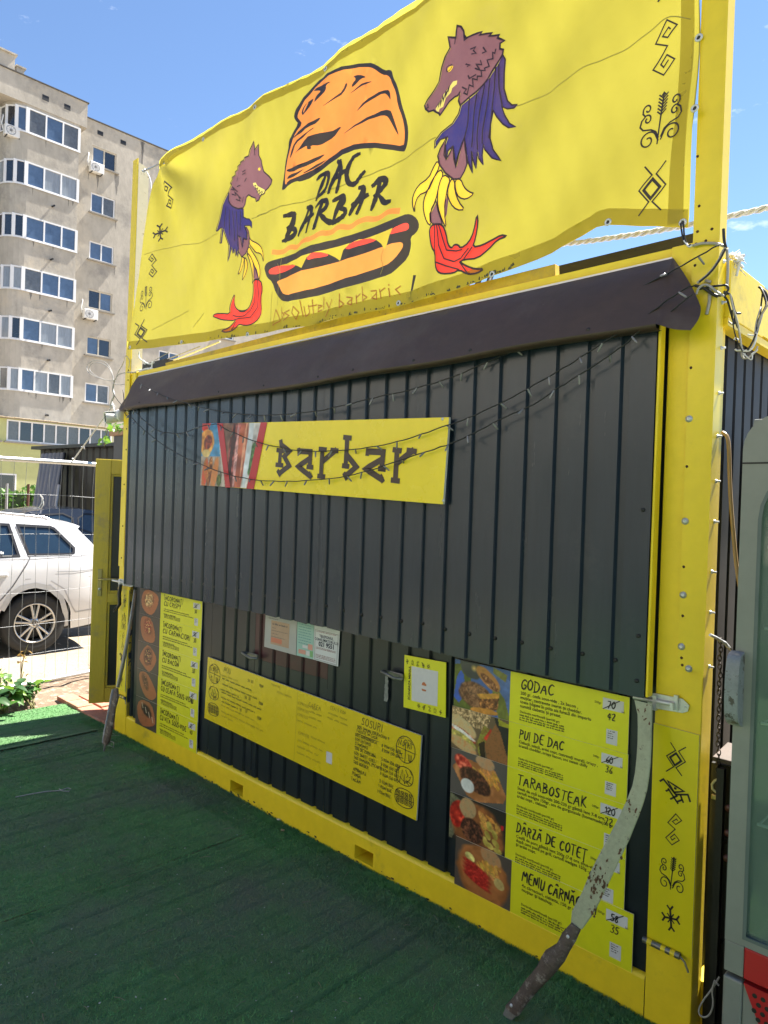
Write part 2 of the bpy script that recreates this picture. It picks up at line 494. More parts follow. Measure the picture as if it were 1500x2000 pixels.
# corner posts
b = MB(); b.box((XL, 0, -.03), (XL+.168, .10, TOP), bev=.004); b.build('corner_post', m_yel, K)
b = MB()
b.box((XL+.169, .006, .153), (XL+.176, .055, 2.5))
b.build('post_flange', M('flaking_yellow', (.42, .29, .03), .6, var=.2, spot=[((.02, .026, .04), 9, .48, .04)]), K)
b = MB(); b.box((XR-.152, 0, -.03), (XR, .062, TOP), bev=.004); b.box((XR-.05, .063, -.03), (XR-.012, .12, TOP)); b.build('corner_post', m_yel, K)
for xa, xb in ((XL, XL+.1), (XR-.1, XR)):
    b = MB(); b.box((xa, DEP-.1, -.03), (xb, DEP, TOP), bev=.004); b.build('corner_post', m_yel, K)
b = MB(); b.box((XL+.17, .012, 2.40), (XR-.154, .1, TOP)); b.build('top_rail', m_yel, K)
b = MB(); b.box((XR+.002, .052, 2.352), (XR+.022, .40, 2.535), bev=.003); b.box((XR+.004, .402, 2.36), (XR+.02, DEP, 2.53)); b.box((XR-.03, .053, 2.325), (XR+.018, DEP-.01, 2.351))
b.build('side_rail', m_yel, K)
b = MB(); b.box((XL, .1, 2.44), (XL+.03, DEP-.1, TOP)); b.build('side_rail', m_yel, K)
b = MB(); b.box((XR-.04, .12, -.03), (XR, DEP-.1, .15)); b.build('side_rail', m_yel, K)
b = MB(); b.box((XL+.03, .1, 2.53), (XR-.01, DEP, 2.565)); b.build('roof', M('roof_sheet', (.3, .3, .3), .6, .3, spot=[((.12, .1, .07), 6, .55, .2)]), K)

def corr(name, mat, parent, x0, x1, y, z0, z1, first, pitch=.125, depth=.014, wide=.034, slope=.007, axis='x', zrow=None, jit=.0, **kw):
    """ribbed sheet: flats with narrow pressed grooves"""
    pr = [(x0, 0)]
    x = first
    while x < x1-wide:
        if x > x0+.005:
            pr += [(x, 0), (x+slope, depth), (x+wide-slope, depth), (x+wide, 0)]
        x += pitch
    pr.append((x1, 0))
    zs = zrow or [z0, z1]
    b = MB()
    vs = []
    for k, z in enumerate(zs):
        for (px, d) in pr:
            q = jit*rng.uniform(-1, 1) if jit else 0
            vs.append((px, y+d, z+(q if k == 0 else 0)) if axis == 'x' else (y-d, px, z+(q if k == 0 else 0)))
    n = len(pr)
    b.add(vs, [(j*n+i, j*n+i+1, (j+1)*n+i+1, (j+1)*n+i) for j in range(len(zs)-1) for i in range(n-1)])
    return b.build(name, mat, parent, **kw)
# lower wall behind the shutter
m_maroon = M('red_reflection_sheet', (.052, .013, .019), .36, var=.2, vs=2, spot=[((.014, .018, .022), 2.2, .52, .2)])  # red reflection on this stretch of wall, put into the sheet colour
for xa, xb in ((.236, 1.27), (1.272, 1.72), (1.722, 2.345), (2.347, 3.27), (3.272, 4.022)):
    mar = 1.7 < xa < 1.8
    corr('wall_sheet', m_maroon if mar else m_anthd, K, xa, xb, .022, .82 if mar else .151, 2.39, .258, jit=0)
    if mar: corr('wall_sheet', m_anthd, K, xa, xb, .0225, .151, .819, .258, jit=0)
# end walls and back wall
for ya, yb in ((.121, 1.2), (1.202, 2.34)):
    corr('wall_sheet', M('side_sheet', (.018, .021, .026), .55, var=.2, vs=2, spec=.25), K, ya, yb, XR-.035, .15, 2.34, .19, pitch=.098, wide=.028, axis='y')
b = MB(); b.box((XL+.02, .1, -.02), (XL+.03, DEP-.1, 2.44)); b.build('end_wall', m_anthd, K)
b = MB(); b.box((XL+.1, DEP-.05, -.02), (XR-.1, DEP-.02, 2.5)); b.build('back_wall', m_anth, K)
# shutter hinged along the top: four ribbed sheets screwed on a frame
b = MB(); b.box((.30, -.040, 1.13), (4.005, -.012, 1.17)); b.box((.30, -.040, 2.32), (4.005, -.012, 2.36))
for xx in (.30, 1.5, 2.7, 3.96): b.box((xx, -.039, 1.171), (xx+.03, -.012, 2.319))
SH = b.build('shutter', m_black, K)
for i, (xa, xb) in enumerate(((.255, 1.343), (1.342, 2.343), (2.342, 3.093), (3.092, 4.011))):
    zr = [1.098+.002*rng.uniform(-1, 1), 1.102, 1.6, 2.0, 2.375]
    corr('sheet', m_anth, SH, xa, xb, -.060-.0012*(i % 2), 1.1, 2.5, .262, zrow=zr, jit=.003)
b = MB()
x = .262+.125
while x < 3.96:
    b.lathe((x+.014+rng.uniform(-.003, .003), -.046, 1.20+rng.uniform(-.006, .006)), (0, -1, 0), [(0, .008), (.004, .008), (.006, .004), (.006, 0)], 8)
    x += .125
for z in (1.15, 1.30, 1.72): b.lathe((3.985, -.061, z), (0, -1, 0), [(0, .007), (.004, .007), (.006, .003), (.006, 0)], 8)
b.build('screw_row', m_black, SH, kind='stuff')
b = MB(); b.box((4.0125, -.058, 1.10), (4.022, -.018, 2.36), bev=.004); b.build('edge_trim', m_yel, SH)
# brackets and latches on the wall under the shutter
for (px, py) in ((490, 1281), (768, 1319)):
    p = onY(px, py, -.01)
    b = MB(); b.box((p.x-.05, -.004, p.z-.012), (p.x+.05, .006, p.z+.014), bev=.003); b.tube([(p.x-.045, -.006, p.z+.01), (p.x-.05, -.034, p.z+.012), (p.x+.03, -.036, p.z-.004), (p.x+.05, -.006, p.z-.008)], .008, 8)
    b.build('latch', M('dull_steel', (.22, .22, .2), .42, .8, var=.3, vs=20), K)
p = onY(755, 1345, .02)
b = MB()
for k in range(7):
    z = p.z-.06+k*.02
    b.add([(p.x-.012+rng.uniform(-.004, .004), .0205, z), (p.x+.014+rng.uniform(-.01, .004), .0205, z), (p.x+.014+rng.uniform(-.01, .003), .0205, z+.02), (p.x-.012, .0205, z+.02)], [(0, 1, 2, 3)])
b.build('tape_residue', M('glue', (.22, .23, .22), .8, var=.4, vs=40), K)

# banner posts bolted on the corners
def banner_post_right():
    b = MB()
    b.box((4.096, -.010, 1.205), (4.172, -.003, 4.4)); b.box((4.1725, -.012, 1.19), (4.180, .048, 4.4))
    bp = b.build('banner_post', m_yel2, K)
    for (px, py) in ((1345.5, 818), (1338, 1018), (1334, 1162), (1330.6, 1263), (1345, 1306)):
        p = onY(px, py, -.012)
        w = MB(); w.lathe((p.x, -.0105, p.z), (0, -1, 0), [(0, .0115), (.002, .0115), (.003, .0065), (.007, .006), (.007, .0025), (.004, .0)], 14)
        w.build('washer', m_zinc, bp)
    for (px, py) in ((1349, 718), (1341, 911), (1335, 1107), (1333, 1203), (1330.6, 1285), (1332, 1299), (1357, 518), (1362, 452), (1390, 447), (1378, 470), (1362, 305), (1365, 402), (1359, 476)):
        p = onY(px, py, -.012)
        w = MB(); w.lathe((p.x, -.0102, p.z), (0, -1, 0), [(0, .0048), (.0015, .0042), (.0018, 0)], 8)
        w.build('screw_hole', M('rust_hole', (.06, .022, .012), .8), bp)
    for (px, py) in ((1414, 511), (1411, 591), (1409, 680), (1405, 768), (1402, 852), (1399, 940), (1396, 1019), (1391, 1117), (1388, 1196), (1386, 1302)):
        p = onX(px, py, 4.182)
        y = min(max(p.y, -.005), .04)
        w = MB(); w.lathe((4.180, y, p.z), (1, 0, 0), [(0, .0065), (.004, .0065), (.005, .003), (.015, .003), (.0155, 0)], 10)
        w.build('bolt', m_zinc, bp)
banner_post_right()
def banner_post_left():
    b = MB()
    def X0(z): return .063+(z-1.208)*.0118
    for (z0, z1) in ((1.208, 2.7), (2.7, 4.13)):
        b.prism([(X0(z0), -.004, z0), (X0(z0)+.078, -.004, z0), (X0(z1)+.070, -.004, z1), (X0(z1), -.004, z1)], (0, -.007, 0))
    bp = b.build('banner_post', m_yel2, K)
    w = MB()
    w.prism([(X0(2.61)+.071, -.003, 2.61), (X0(2.61)+.071, .075, 2.61), (X0(4.13)+.0705, .075, 4.08), (X0(4.13)+.0705, -.003, 4.10)], (.005, 0, 0))
    w.build('post_flange', m_cream, bp)
    for z in (2.55, 2.62, 2.42, 2.2, 2.05, 1.8, 1.5, 1.27):
        w = MB(); w.lathe((X0(z)+.05+rng.uniform(-.01, .01), -.011, z), (0, -1, 0), [(0, .006), (.003, .005), (.003, 0)], 8); w.build('screw_hole', M('rust_hole', (.06, .022, .012), .8), bp)
banner_post_left()
# pipe hinge low on the right corner post, and its twin on the left
def hinge(pa, pb, y, r):
    a, c = onY(*pa, y), onY(*pb, y)
    b = MB()
    N_ = 8
    for i in range(N_):
        q0, q1 = i/N_, (i+1)/N_
        b.tube([a.lerp(c, q0), a.lerp(c, q1)], r*(1+.06*(i % 2)), 10, mi=0 if i in (1, 4, 6) else 1)
    b.tube([c, c+Vector((.018, -.006, -.008)), c+Vector((.03, -.006, -.035))], r*.35, 6, mi=1)
    b.build('hinge_rod', [m_yel, M('dull_steel', (.22, .22, .2), .42, .8, var=.3, vs=20)], K)
hinge((1256, 1834), (1328, 1868), -.016, .010)
hinge((228, 1357), (244, 1364), -.014, .010)
# slide bolt of the right post
def slide_bolt(T, mirror=1):
    b = MB()
    def q(x, y): return T(x, y)
    pl = [(-55, -22), (-38, -26), (40, -10), (58, 8), (54, 24), (40, 28), (-54, 12)]
    b.prism([T(x, y, 0) for x, y in pl], T(0, 0, 1)-T(0, 0, 0))
    b.tube([T(-90, -16, 2.6), T(18, 4, 2.6)], .0075, 10)
    for cx in (-32, 26):
        b.prism([T(cx-5, -22, 1), T(cx+5, -20, 1), T(cx+5, 20, 1), T(cx-5, 18, 1)], T(0, 0, 4.4)-T(0, 0, 1))
    b.prism([T(16, -4, 4.2), T(24, -2, 4.2), T(24, 16, 4.2), T(16, 14, 4.2)], T(0, 0, 9)-T(0, 0, 4.2))
    for cx, cy in ((-46, -14), (-46, 8), (48, 12)):
        b.lathe(T(cx, cy, 1), T(0, 0, 1)-T(0, 0, 0), [(0, .004), (.002, .003), (.002, 0)], 8)
    return b
def T_right(x, y, d):
    p = onY(1305 + x*.72, 1372 + y*.72, -.004); return Vector((p.x, -.004-.004*d, p.z))
slide_bolt(T_right).build('slide_bolt', m_zinc, K)
def T_left(x, y, d):
    p = onY(246 + x*.26, 1138 + y*.30, -.012); return Vector((p.x, -.012-.004*d, p.z))
slide_bolt(T_left).build('slide_bolt', m_zinc, K)

# roof edge pieces seen above the awning
b = MB(); b.prism([(.607, .02, 2.602), (3.572, .02, 2.602), (3.569, .02, 2.648), (2.0, .02, 2.640), (.60, .02, 2.622)], (0, .03, 0))
b.build('roof_strip', M('dusty_yellow', (.50, .35, .03), .7, var=.2, vs=5, spot=[((.18, .13, .05), 42, .6, .08), ((.3, .24, .08), 7, .52, .2)]), K)
b = MB(); b.box((.25, .03, 2.602), (.598, .12, 2.657), bev=.004); b.box((.39, .026, 2.602), (.405, .124, 2.660), 1); b.build('roof_box', [m_black, m_white], K)
b = MB(); b.box((2.9, .42, 2.66), (3.97, .54, 2.797)); b.build('roof_beam', M('tarred_timber', (.028, .027, .022), .8, var=.3, vs=9, stretch=(.4, 1, 4)), K)
b = MB()
for (px, py, qx, qy) in ((902, 575, 910, 545), (926, 568, 928, 540), (953, 555, 946, 535)):
    b.tube([onY(px, py, .25), onY(qx, qy, .25)+Vector((0, .1, .1))], .012, 6)
b.build('banner_brace', m_black, K)

# door on the left end, standing open
DH, DF = Vector((-.045, .96, 0)), Vector((-.525, .061, 0))
de = (DH-DF).normalized(); dn = Vector((de.y, -de.x, 0))     # dn faces the viewer
DWID = (DH-DF).length
def zdoor(py): return onY(183, py, .061).z
z0d, z1d = .08, zdoor(897)
zm0, zm1 = zdoor(1176), zdoor(1157)
m_door = M('door_profile', (.56, .43, .04), .38, var=.12, vs=4, stretch=(3, 3, .4), spot=[((.36, .28, .10), 6, .55, .2)])
def dP(u, z, d=0): return Vector((DF.x+de.x*u+dn.x*d, DF.y+de.y*u+dn.y*d, z))
def dbar(b, u0, u1, za, zb, d0=0, d1=.062, mi=0, bev=.004):
    c = (dP(u0, za, d0)+dP(u1, zb, d1))/2
    b.obox(c, de, dn, (0, 0, 1), abs(u1-u0)/2, abs(d1-d0)/2, abs(zb-za)/2, mi, bev)
b = MB()
SW = .115
dbar(b, 0, SW, z0d, z1d); dbar(b, DWID-SW, DWID, z0d, z1d)
dbar(b, SW, DWID-SW, z1d-SW, z1d, .001, .061); dbar(b, SW, DWID-SW, z0d, z0d+SW, .001, .061); dbar(b, SW, DWID-SW, zm0, zm1, .001, .061)
DOOR = b.build('door', m_door, K)
b = MB()
for za, zb in ((z0d+SW, zm0), (zm1, z1d-SW)):
    for (u0, u1, a, c_) in ((SW, SW+.018, za, zb), (DWID-SW-.018, DWID-SW, za, zb), (SW+.018, DWID-SW-.018, zb-.018, zb), (SW+.018, DWID-SW-.018, za, za+.018)):
        dbar(b, u0, u1, a, c_, .012, .052, bev=.003)
b.build('glazing_bead', m_door, DOOR)
for za, zb in ((z0d+SW, zm0), (zm1, z1d-SW)):
    b = MB(); dbar(b, SW+.01, DWID-SW-.01, za+.01, zb-.01, .02, .036, bev=0); b.build('door_panel', M('door_infill', (.018, .02, .023), .3, var=.2), DOOR)
b = MB()
zh = zdoor(1129)
dbar(b, .040, .072, zdoor(1163), zdoor(1110), .062, .070, bev=.01)
b.tube([dP(.056, zh, .07), dP(.056, zh, .105), dP(.075, zh, .112), dP(.20, zh, .112)], .0085, 8)
b.build('door_handle', M('handle_champagne', (.40, .33, .12), .35, .3), DOOR)
b = MB(); p = dP(.056, zdoor(1149), .07); b.lathe(p, dn, [(0, .011), (.004, .010), (.004, 0)], 12); b.build('lock_cylinder', m_zinc, DOOR)
# ================================================================== awning
def awning():
    T = thing('awning', 'dark brown tarpaulin strip hanging under the banner over the shutter top', 'awning', (2.1, -.06, 2.3))
    X0t, X1t, X0b, X1b = .275, 4.035, .33, 4.03
    def P(s, t):
        xt, xb_ = X0t+(X1t-X0t)*s, X0b+(X1b-X0b)*s
        x = xt+(xb_-xt)*t
        y = -.012-.118*t**.85 - .009*math.sin(9*s+2*t)*t - .006*math.sin(33*s+6*t)*math.sin(PI*t)*(.5+.5*math.sin(13*s)) - .004*math.sin(31*s)*t*t
        z = 2.558-.012*t*0-.243*t + .006*math.sin(7*s+1)*t + .003*math.sin(23*s)*t - .006*math.sin(PI*s)
        return Vector((x, y, z))
    b = MB()
    nS, nT = 90, 10
    vs = [P(i/nS, j/nT) for j in range(nT+1) for i in range(nS+1)]
    b.add(vs, [(j*(nS+1)+i, j*(nS+1)+i+1, (j+1)*(nS+1)+i+1, (j+1)*(nS+1)+i) for j in range(nT) for i in range(nS)], smooth=True)
    # hem turned under
    vs = [P(i/nS, 1)+Vector((0, dy, dz)) for dy, dz in ((0, 0), (.004, -.012), (.05, -.012)) for i in range(nS+1)]
    b.add(vs, [(j*(nS+1)+i, j*(nS+1)+i+1, (j+1)*(nS+1)+i+1, (j+1)*(nS+1)+i) for j in range(2) for i in range(nS)], smooth=True)
    b.build('cloth', m_brown, T)
    for side in (0, 1):
        tip = Vector((.045, -.028, 2.352)) if side == 0 else Vector((4.148, -.075, 2.325))
        top = P(side, 0)
        b = MB(); n = 14
        vs = []
        for j in range(n+1):
            t = j/n
            e0, e1 = P(side, t), top.lerp(tip, t)
            if side == 1:
                A2, B2 = onY(1368, 596, -.055), onY(1349, 645, -.10)
                e1 = top.lerp(A2, t/.62) if t < .62 else A2.lerp(B2, (t-.62)/.38)
                e1 = e1+Vector((.006*math.sin(PI*min(1, t/.62)), 0, 0)) if t < .62 else e1+Vector((.012*math.sin(PI*(t-.62)/.38), 0, 0))
            for i in range(n+1):
                q = i/n
                p = e0.lerp(e1, q)
                k = math.sin(PI*q)*t
                w = (.030*k*math.sin(5.5*q+3*t+side) + .012*k*math.sin(17*q-8*t)) if side == 0 else .012*k*math.sin(4*q+2*t)
                p += Vector((.2, -1, 0)).normalized()*w
                if side == 1: p += Vector((0, -.014*math.sin(PI*q)*t, -.006*math.sin(PI*q)*t))
                else: p += Vector((0, 0, -.022*math.sin(PI*q)*t*t))
                vs.append(p)
        b.add(vs, [(j*(n+1)+i, j*(n+1)+i+1, (j+1)*(n+1)+i+1, (j+1)*(n+1)+i) for j in range(n) for i in range(n)], smooth=True)
        b.build('end_flap', m_brown, T)
    b = MB()
    for s in (.06, .31, .43, .55, .62, .72, .80, .935):
        p = P(s, .93); b.lathe(p+Vector((0, .002, 0)), (0, -1, -.3), [(0, .008), (.004, .007), (.005, 0)], 8)
    b.build('fixing_screws', m_black, T, kind='stuff')
    b = MB(); b.box((.28, -.012, 2.556), (4.03, -.004, 2.563)); b.build('fixing_strip', M('bare_alu', (.5, .5, .5), .4, .8), T)
awning()

# ================================================================== banner
m_ban = M('banner_vinyl', (.325, .285, .033), .38, var=.05, vs=2, trans=.45, spot=[((.33, .28, .055), 1.7, .56, .25), ((.28, .24, .07), 30, .70, .04)], bump=.05, bs=30)
m_hem = M('banner_hem', (.58, .50, .07), .42, var=.06, vs=3, trans=.6)
def ink(name, c, tr=.45): return M('ink_'+name, c, .42, var=.06, vs=4, trans=tr)
I_BR, I_BL, I_YE, I_RE, I_OR, I_BK, I_DR, I_OL = ink('brown', (.145, .066, .075)), M('ink_blue', (.026, .022, .105), .42, var=.06, vs=4, trans=.45, spot=[((.062, .034, .075), 2.6, .44, .25)]), ink('ochre', (.55, .36, .03)), ink('red', (.52, .034, .022)), ink('orange', (.52, .175, .035)), ink('black', (.030, .022, .022), .12), ink('rust', (.50, .17, .025), .2), ink('outline', (.045, .02, .03), .15)
BTL, BTR, BBL, BBR = (.514, 4.0), (4.085, 3.97), (.126, 2.767), (4.068, 2.66)
def ban_y(x, z):
    """folds of the sheet: soft diagonal waves, a pull towards the top left corner, a scalloped top"""
    dx, dz = x-.5, 4.0-z
    r = math.hypot(dx, dz)
    a = math.atan2(dz, max(dx, 1e-4)) if dx > 0 else PI/2
    pull = .030*math.exp(-r/1.0)*min(1, r/.25)*math.sin(8.5*a+.6)
    s = x-z*.9
    diag = .0055*math.sin(2*PI*s/.62+.9*math.sin(1.7*x+z)) + .0026*math.sin(2*PI*(s*.8+.25*z)/.27+1.4*math.sin(2.3*z)) + .004*math.sin(5.3*x+2.6*z+1.3) + .0012*math.sin(2*PI*(x+.3*z)/.11+2*math.sin(3*x))
    diag *= 1.9
    diag *= .35+.65*min(1, max(0, (x-.6)/1.2))
    top = .006*max(0, (z-3.2)/.75)*math.sin((x-.5)*2*PI/.66+1.2)*(1 if z < 3.85 else max(0, (4.0-z)/.15))
    return -.03 - (pull+diag+top)
def ban(x, z, k=0): return Vector((x, ban_y(x, z)-.0011*k, z))
def b2(L): return [(p.x, p.z) for p in (onY(a, c, -.024) for a, c in L)]
BAN = thing('banner', 'large yellow food stall banner with printed wolves, cap and hot dog', 'banner', (2.1, -.02, 2.66))
_edge_b = pts('253,684 300,680 330,676 420,665 480,656 560,644 640,629 720,611 800,591 880,571 960,541 1020,519 1080,496 1140,465 1170,447 1190,441 1250,442 1342,443')
_edge_r = pts('1345,420 1350,340 1356,252 1360,218 1363,140 1367,60')
_edge_t = pts('835,0 790,30 720,70 640,126 575,163 500,205 440,241 400,266 318,312')
OUTL = b2(_edge_b)+b2(_edge_r)+[(4.088, 3.60), (4.09, 3.97), (3.75, 3.955), (3.45, 3.975), (3.1, 3.955)]+b2(_edge_t)+b2(pts('300,400 285,480 270,570'))
OUTL = dens(OUTL, .05)
def drape(name, loops, mat, k, step=.05, parent=BAN, f=ban, **kw):
    v, t = cdt(loops, step)
    b = MB(); b.add([f(x, z, k) for x, z in v], t, smooth=True)
    return b.build(name, mat, parent, **kw)
# hems: a folded second layer along bottom and right edge, and along the top
hb = b2(_edge_b)
def offs(L, d): return [(x, z+d) for x, z in L]
drape('hem', [dens(hb+[(x, z) for x, z in offs(hb, .058)][::-1], .05)], m_hem, 1, .04)
drape('hem', [dens([(4.066, 2.665), (4.07, 2.9), (4.078, 3.2), (4.085, 3.6), (4.088, 3.96), (4.045, 3.955), (4.043, 3.6), (4.035, 3.2), (4.024, 2.9), (4.014, 2.67)], .05)], m_hem, 1, .04)
ht = [(.52, 3.99), (1.0, 3.985), (1.5, 3.965), (2.1, 3.945), (2.8, 3.965), (3.4, 3.965), (4.0, 3.95)]
drape('hem', [dens(ht+[(x, z-.055) for x, z in ht][::-1], .05)], m_hem, 1, .04)
# mildew at the lower hem
def mildew():
    b = MB()
    for _ in range(110):
        q = rng.random()
        i = q**.9*8.6+2.2
        i0 = min(int(i), len(hb)-2); w = i-i0
        x = hb[i0][0]*(1-w)+hb[i0+1][0]*w; z = hb[i0][1]*(1-w)+hb[i0+1][1]*w
        cz = z+abs(rng.gauss(0, .007))+.003; cx = x+rng.uniform(-.02, .02)
        sx, sz = rng.uniform(.002, .009), rng.uniform(.003, .012)
        n = 9
        ring = [(cx+sx*math.cos(a)*rng.uniform(.3, 1.2), max(z+.002, cz+sz*math.sin(a)*rng.uniform(.3, 1.2))) for a in np.linspace(0, 2*PI, n, endpoint=False)]
        b.add([ban(px, pz, 2) for px, pz in ring], [tuple(range(n))])
    b.build('mildew', M('mildew', (.075, .078, .05), .8, var=.4, vs=30), BAN, kind='stuff')
mildew()
# eyelets
for (px, py) in ((257, 679), (354, 668), (482, 653), (772, 590), (962, 536), (1189, 435), (1331, 433), (1362, 70), (1359, 214), (401, 274), (505, 213), (635, 134), (320, 317)):
    p = onY(px, py, -.03)
    b = MB(); c = ban(p.x, p.z, 2)
    b.lathe(c, (0, -1, 0), [(0, .0135), (.003, .0115), (.003, .007), (.0, .006)], 14); b.lathe(c+Vector((0, -.0004, 0)), (0, -1, 0), [(0, .0062), (.0002, 0)], 10, 1)
    b.build('eyelet', [m_zinc, m_black], BAN)

A_ = (240, 220, 4.0); B_ = (500, 100, 3.7035); C_ = (780, 20, 3.5714); D_ = (1080, 0, 3.5714)
ART = []
def art(name, s, crop, mat, k=3, sm=1, outline=0, olmat=None, step=.05):
    L = b2(pts(s, *crop))
    if sm: L = smooth2(L, sm)
    ART.append((k, len(ART), name, dens(L, .05), mat))
    if outline:
        v, f = ribbon(dens(L, .02), outline, closed=True)
        b = MB(); b.add([ban(x, z, k+1) for x, z in v], f); b.build('outline', olmat or I_OL, BAN)
def strokes(name, segs, crop, mat, w, k=4, sm=0, taper=.0, closed=False, parent=BAN, jit=.0):
    b = MB()
    for si, s in enumerate(segs):
        L = b2(pts(s, *crop)) if isinstance(s, str) else s
        if sm: L = smooth2(L, sm, closed)
        v, f = ribbon(dens(L, .012, closed), w, closed, taper, jit)
        b.add([ban(x, z, k+.09*(si % 10)) for x, z in v], f)
    return b.build(name, mat, parent, kind='stuff' if len(segs) > 1 else None)
# --- left wolf standard
art('wolf_head', '1005,350 1020,300 1050,240 1052,300 1085,262 1078,340 1095,375 1100,420 1112,465 1150,500 1170,528 1163,560 1140,595 1112,612 1105,630 1075,650 1060,685 1038,692 1030,665 1000,655 978,640 960,660 945,715 930,740 900,750 860,735 830,700 818,640 822,600 850,565 832,545 855,525 850,505 880,490 878,465 905,450 905,425 935,410 935,395 960,380 970,360', A_, I_BR, 3, 0, .007)
art('wolf_mane', '818,620 800,650 775,720 765,830 750,925 757,935 775,910 790,905 778,1025 785,1025 800,910 835,1040 822,1165 840,1100 848,1050 862,1100 868,1060 882,1120 888,1075 897,1130 900,1060 893,960 915,970 935,1055 940,980 965,990 965,940 950,900 940,880 965,880 990,880 1005,900 1000,850 985,830 955,825 930,810 930,745 890,750 845,720 825,680', A_, I_BL, 4, 0, .006)
art('wolf_neck', '895,960 893,1030 905,1090 935,1130 965,1100 980,1050 988,980 975,920 955,890 945,900 968,945 965,990 940,985 935,1055 915,975', A_, I_BR, 3, 0, .006)
for s in ('985,970 1005,1000 1060,1025 1100,1060 1118,1110 1118,1180 1105,1120 1080,1100 1050,1098 1020,1060 990,1030', '985,1040 1020,1090 1050,1130 1080,1190 1088,1250 1080,1320 1068,1270 1055,1230 1030,1170 1000,1120 970,1090', '968,1095 990,1140 1010,1200 1025,1270 1025,1350 1040,1300 1045,1240 1030,1170 1000,1120', '940,1125 958,1140 950,1200 930,1250 905,1270 925,1210 935,1160', '955,1130 975,1150 985,1210 970,1280 945,1320 955,1260 965,1200'):
    art('wolf_feather', s, A_, I_YE, 3, 1, .006)
art('wolf_body', '1030,1180 1060,1230 1075,1300 1040,1310 1030,1270', A_, I_BR, 3, 0, .004)
art('wolf_tail', '1030,1310 1090,1310 1098,1380 1085,1450 1085,1560 1060,1610 1020,1655 960,1665 920,1655 890,1690 860,1715 820,1722 790,1710 850,1690 880,1650 900,1620 870,1630 800,1625 740,1605 700,1590 740,1572 800,1575 860,1580 855,1520 870,1470 895,1420 888,1480 900,1530 930,1555 980,1545 1005,1520 1025,1450 1032,1380', A_, I_RE, 3, 1, .007)
strokes('wolf_lines', ['1050,1310 1050,1400 1040,1480 1010,1550 960,1590 920,1600 880,1590', '1070,1310 1075,1420 1060,1520 1010,1600 940,1610 900,1620', '990,1540 960,1560 930,1560', '900,1640 870,1700', '1052,300 1050,340', '950,470 970,455', '950,490 968,475', '900,540 910,515', '960,540 972,515', '900,580 925,570', '850,600 880,610 860,580 900,620', '860,640 890,650 880,620 920,670', '890,680 915,690 905,650', '930,700 940,660', '790,740 780,880', '815,740 812,900', '840,760 842,960', '865,770 872,1000', '890,770 895,960', '915,770 915,920'], A_, I_OL, .006, 6)
art('wolf_eye', '1060,432 1078,430 1074,455 1056,450', A_, I_YE, 5, 1)
art('wolf_mouth', '1010,548 1035,545 1050,572 1105,602 1100,625 1080,650 1055,630 1040,592 1015,570', A_, M('ink_fang', (.52, .45, .11), .42, trans=.4), 5, 0)
strokes('wolf_teeth', ['1030,575 1045,570 1038,600 1060,590 1052,625 1074,605 1066,640 1088,615 1080,648 1100,612'], A_, I_OL, .005, 7)
# --- right wolf standard
art('wolf_head', '415,118 440,122 460,155 465,185 480,205 530,185 595,168 580,190 660,172 645,195 710,185 700,205 752,228 720,245 720,285 745,292 740,330 700,400 640,500 560,590 500,640 450,680 440,650 450,590 435,615 415,625 380,660 345,710 310,750 300,735 270,720 255,708 215,715 185,690 178,665 200,625 245,560 285,505 305,400 325,330 360,265 350,195 405,200 410,150', C_, I_BR, 3, 0, .008)
art('wolf_mane', '740,325 760,360 752,450 748,560 765,640 790,665 820,658 800,685 765,695 730,685 745,740 775,795 815,815 770,825 730,800 690,750 670,710 650,800 645,900 665,980 720,1057 660,1040 610,980 600,945 590,1020 595,1085 565,1040 555,990 545,1110 525,1050 515,990 522,1143 490,1060 475,980 470,900 440,980 410,1050 400,1100 390,1040 392,960 355,990 340,1050 330,1020 340,950 360,900 310,920 275,980 280,930 320,870 400,810 440,740 455,680 560,595 650,490 700,410', C_, I_BL, 4, 0, .006)
art('wolf_neck', '350,905 310,980 292,1030 300,1090 330,1140 380,1180 430,1178 465,1130 485,1080 478,980 470,900 440,980 400,1100 392,960 340,1050 340,950', C_, I_BR, 3, 0, .007)
for s in ('290,1060 300,1100 250,1180 210,1270 150,1300 120,1360 115,1420 105,1360 112,1300 150,1240 220,1180 255,1110', '300,1115 320,1150 285,1210 250,1330 215,1400 215,1500 185,1480 170,1400 180,1330 210,1260 240,1190', '320,1150 362,1178 340,1240 320,1330 310,1420 330,1525 290,1460 262,1370 265,1280 285,1210', '362,1180 388,1185 390,1260 420,1340 470,1398 410,1400 360,1350 335,1280', '390,1183 435,1180 460,1240 500,1275 542,1290 480,1328 420,1310 395,1260'):
    art('wolf_feather', s, C_, I_YE, 3, 1, .006)
art('wolf_body', '255,1330 265,1400 285,1455 295,1490 230,1488 210,1470 212,1420', C_, I_BR, 5, 0, .005)
art('wolf_body', '335,1275 340,1320 325,1420 312,1440 312,1350', C_, I_BR, 4, 0, .003)
art('wolf_tail', '200,1520 230,1488 295,1490 330,1560 350,1640 380,1670 400,1645 430,1645 450,1672 500,1630 540,1550 565,1430 572,1500 550,1600 525,1660 600,1650 670,1610 730,1578 775,1587 700,1610 640,1680 560,1735 465,1748 440,1765 490,1795 540,1810 600,1808 550,1838 490,1848 430,1815 390,1840 320,1848 280,1830 258,1780 250,1690 215,1650 200,1580', C_, I_RE, 3, 1, .008)
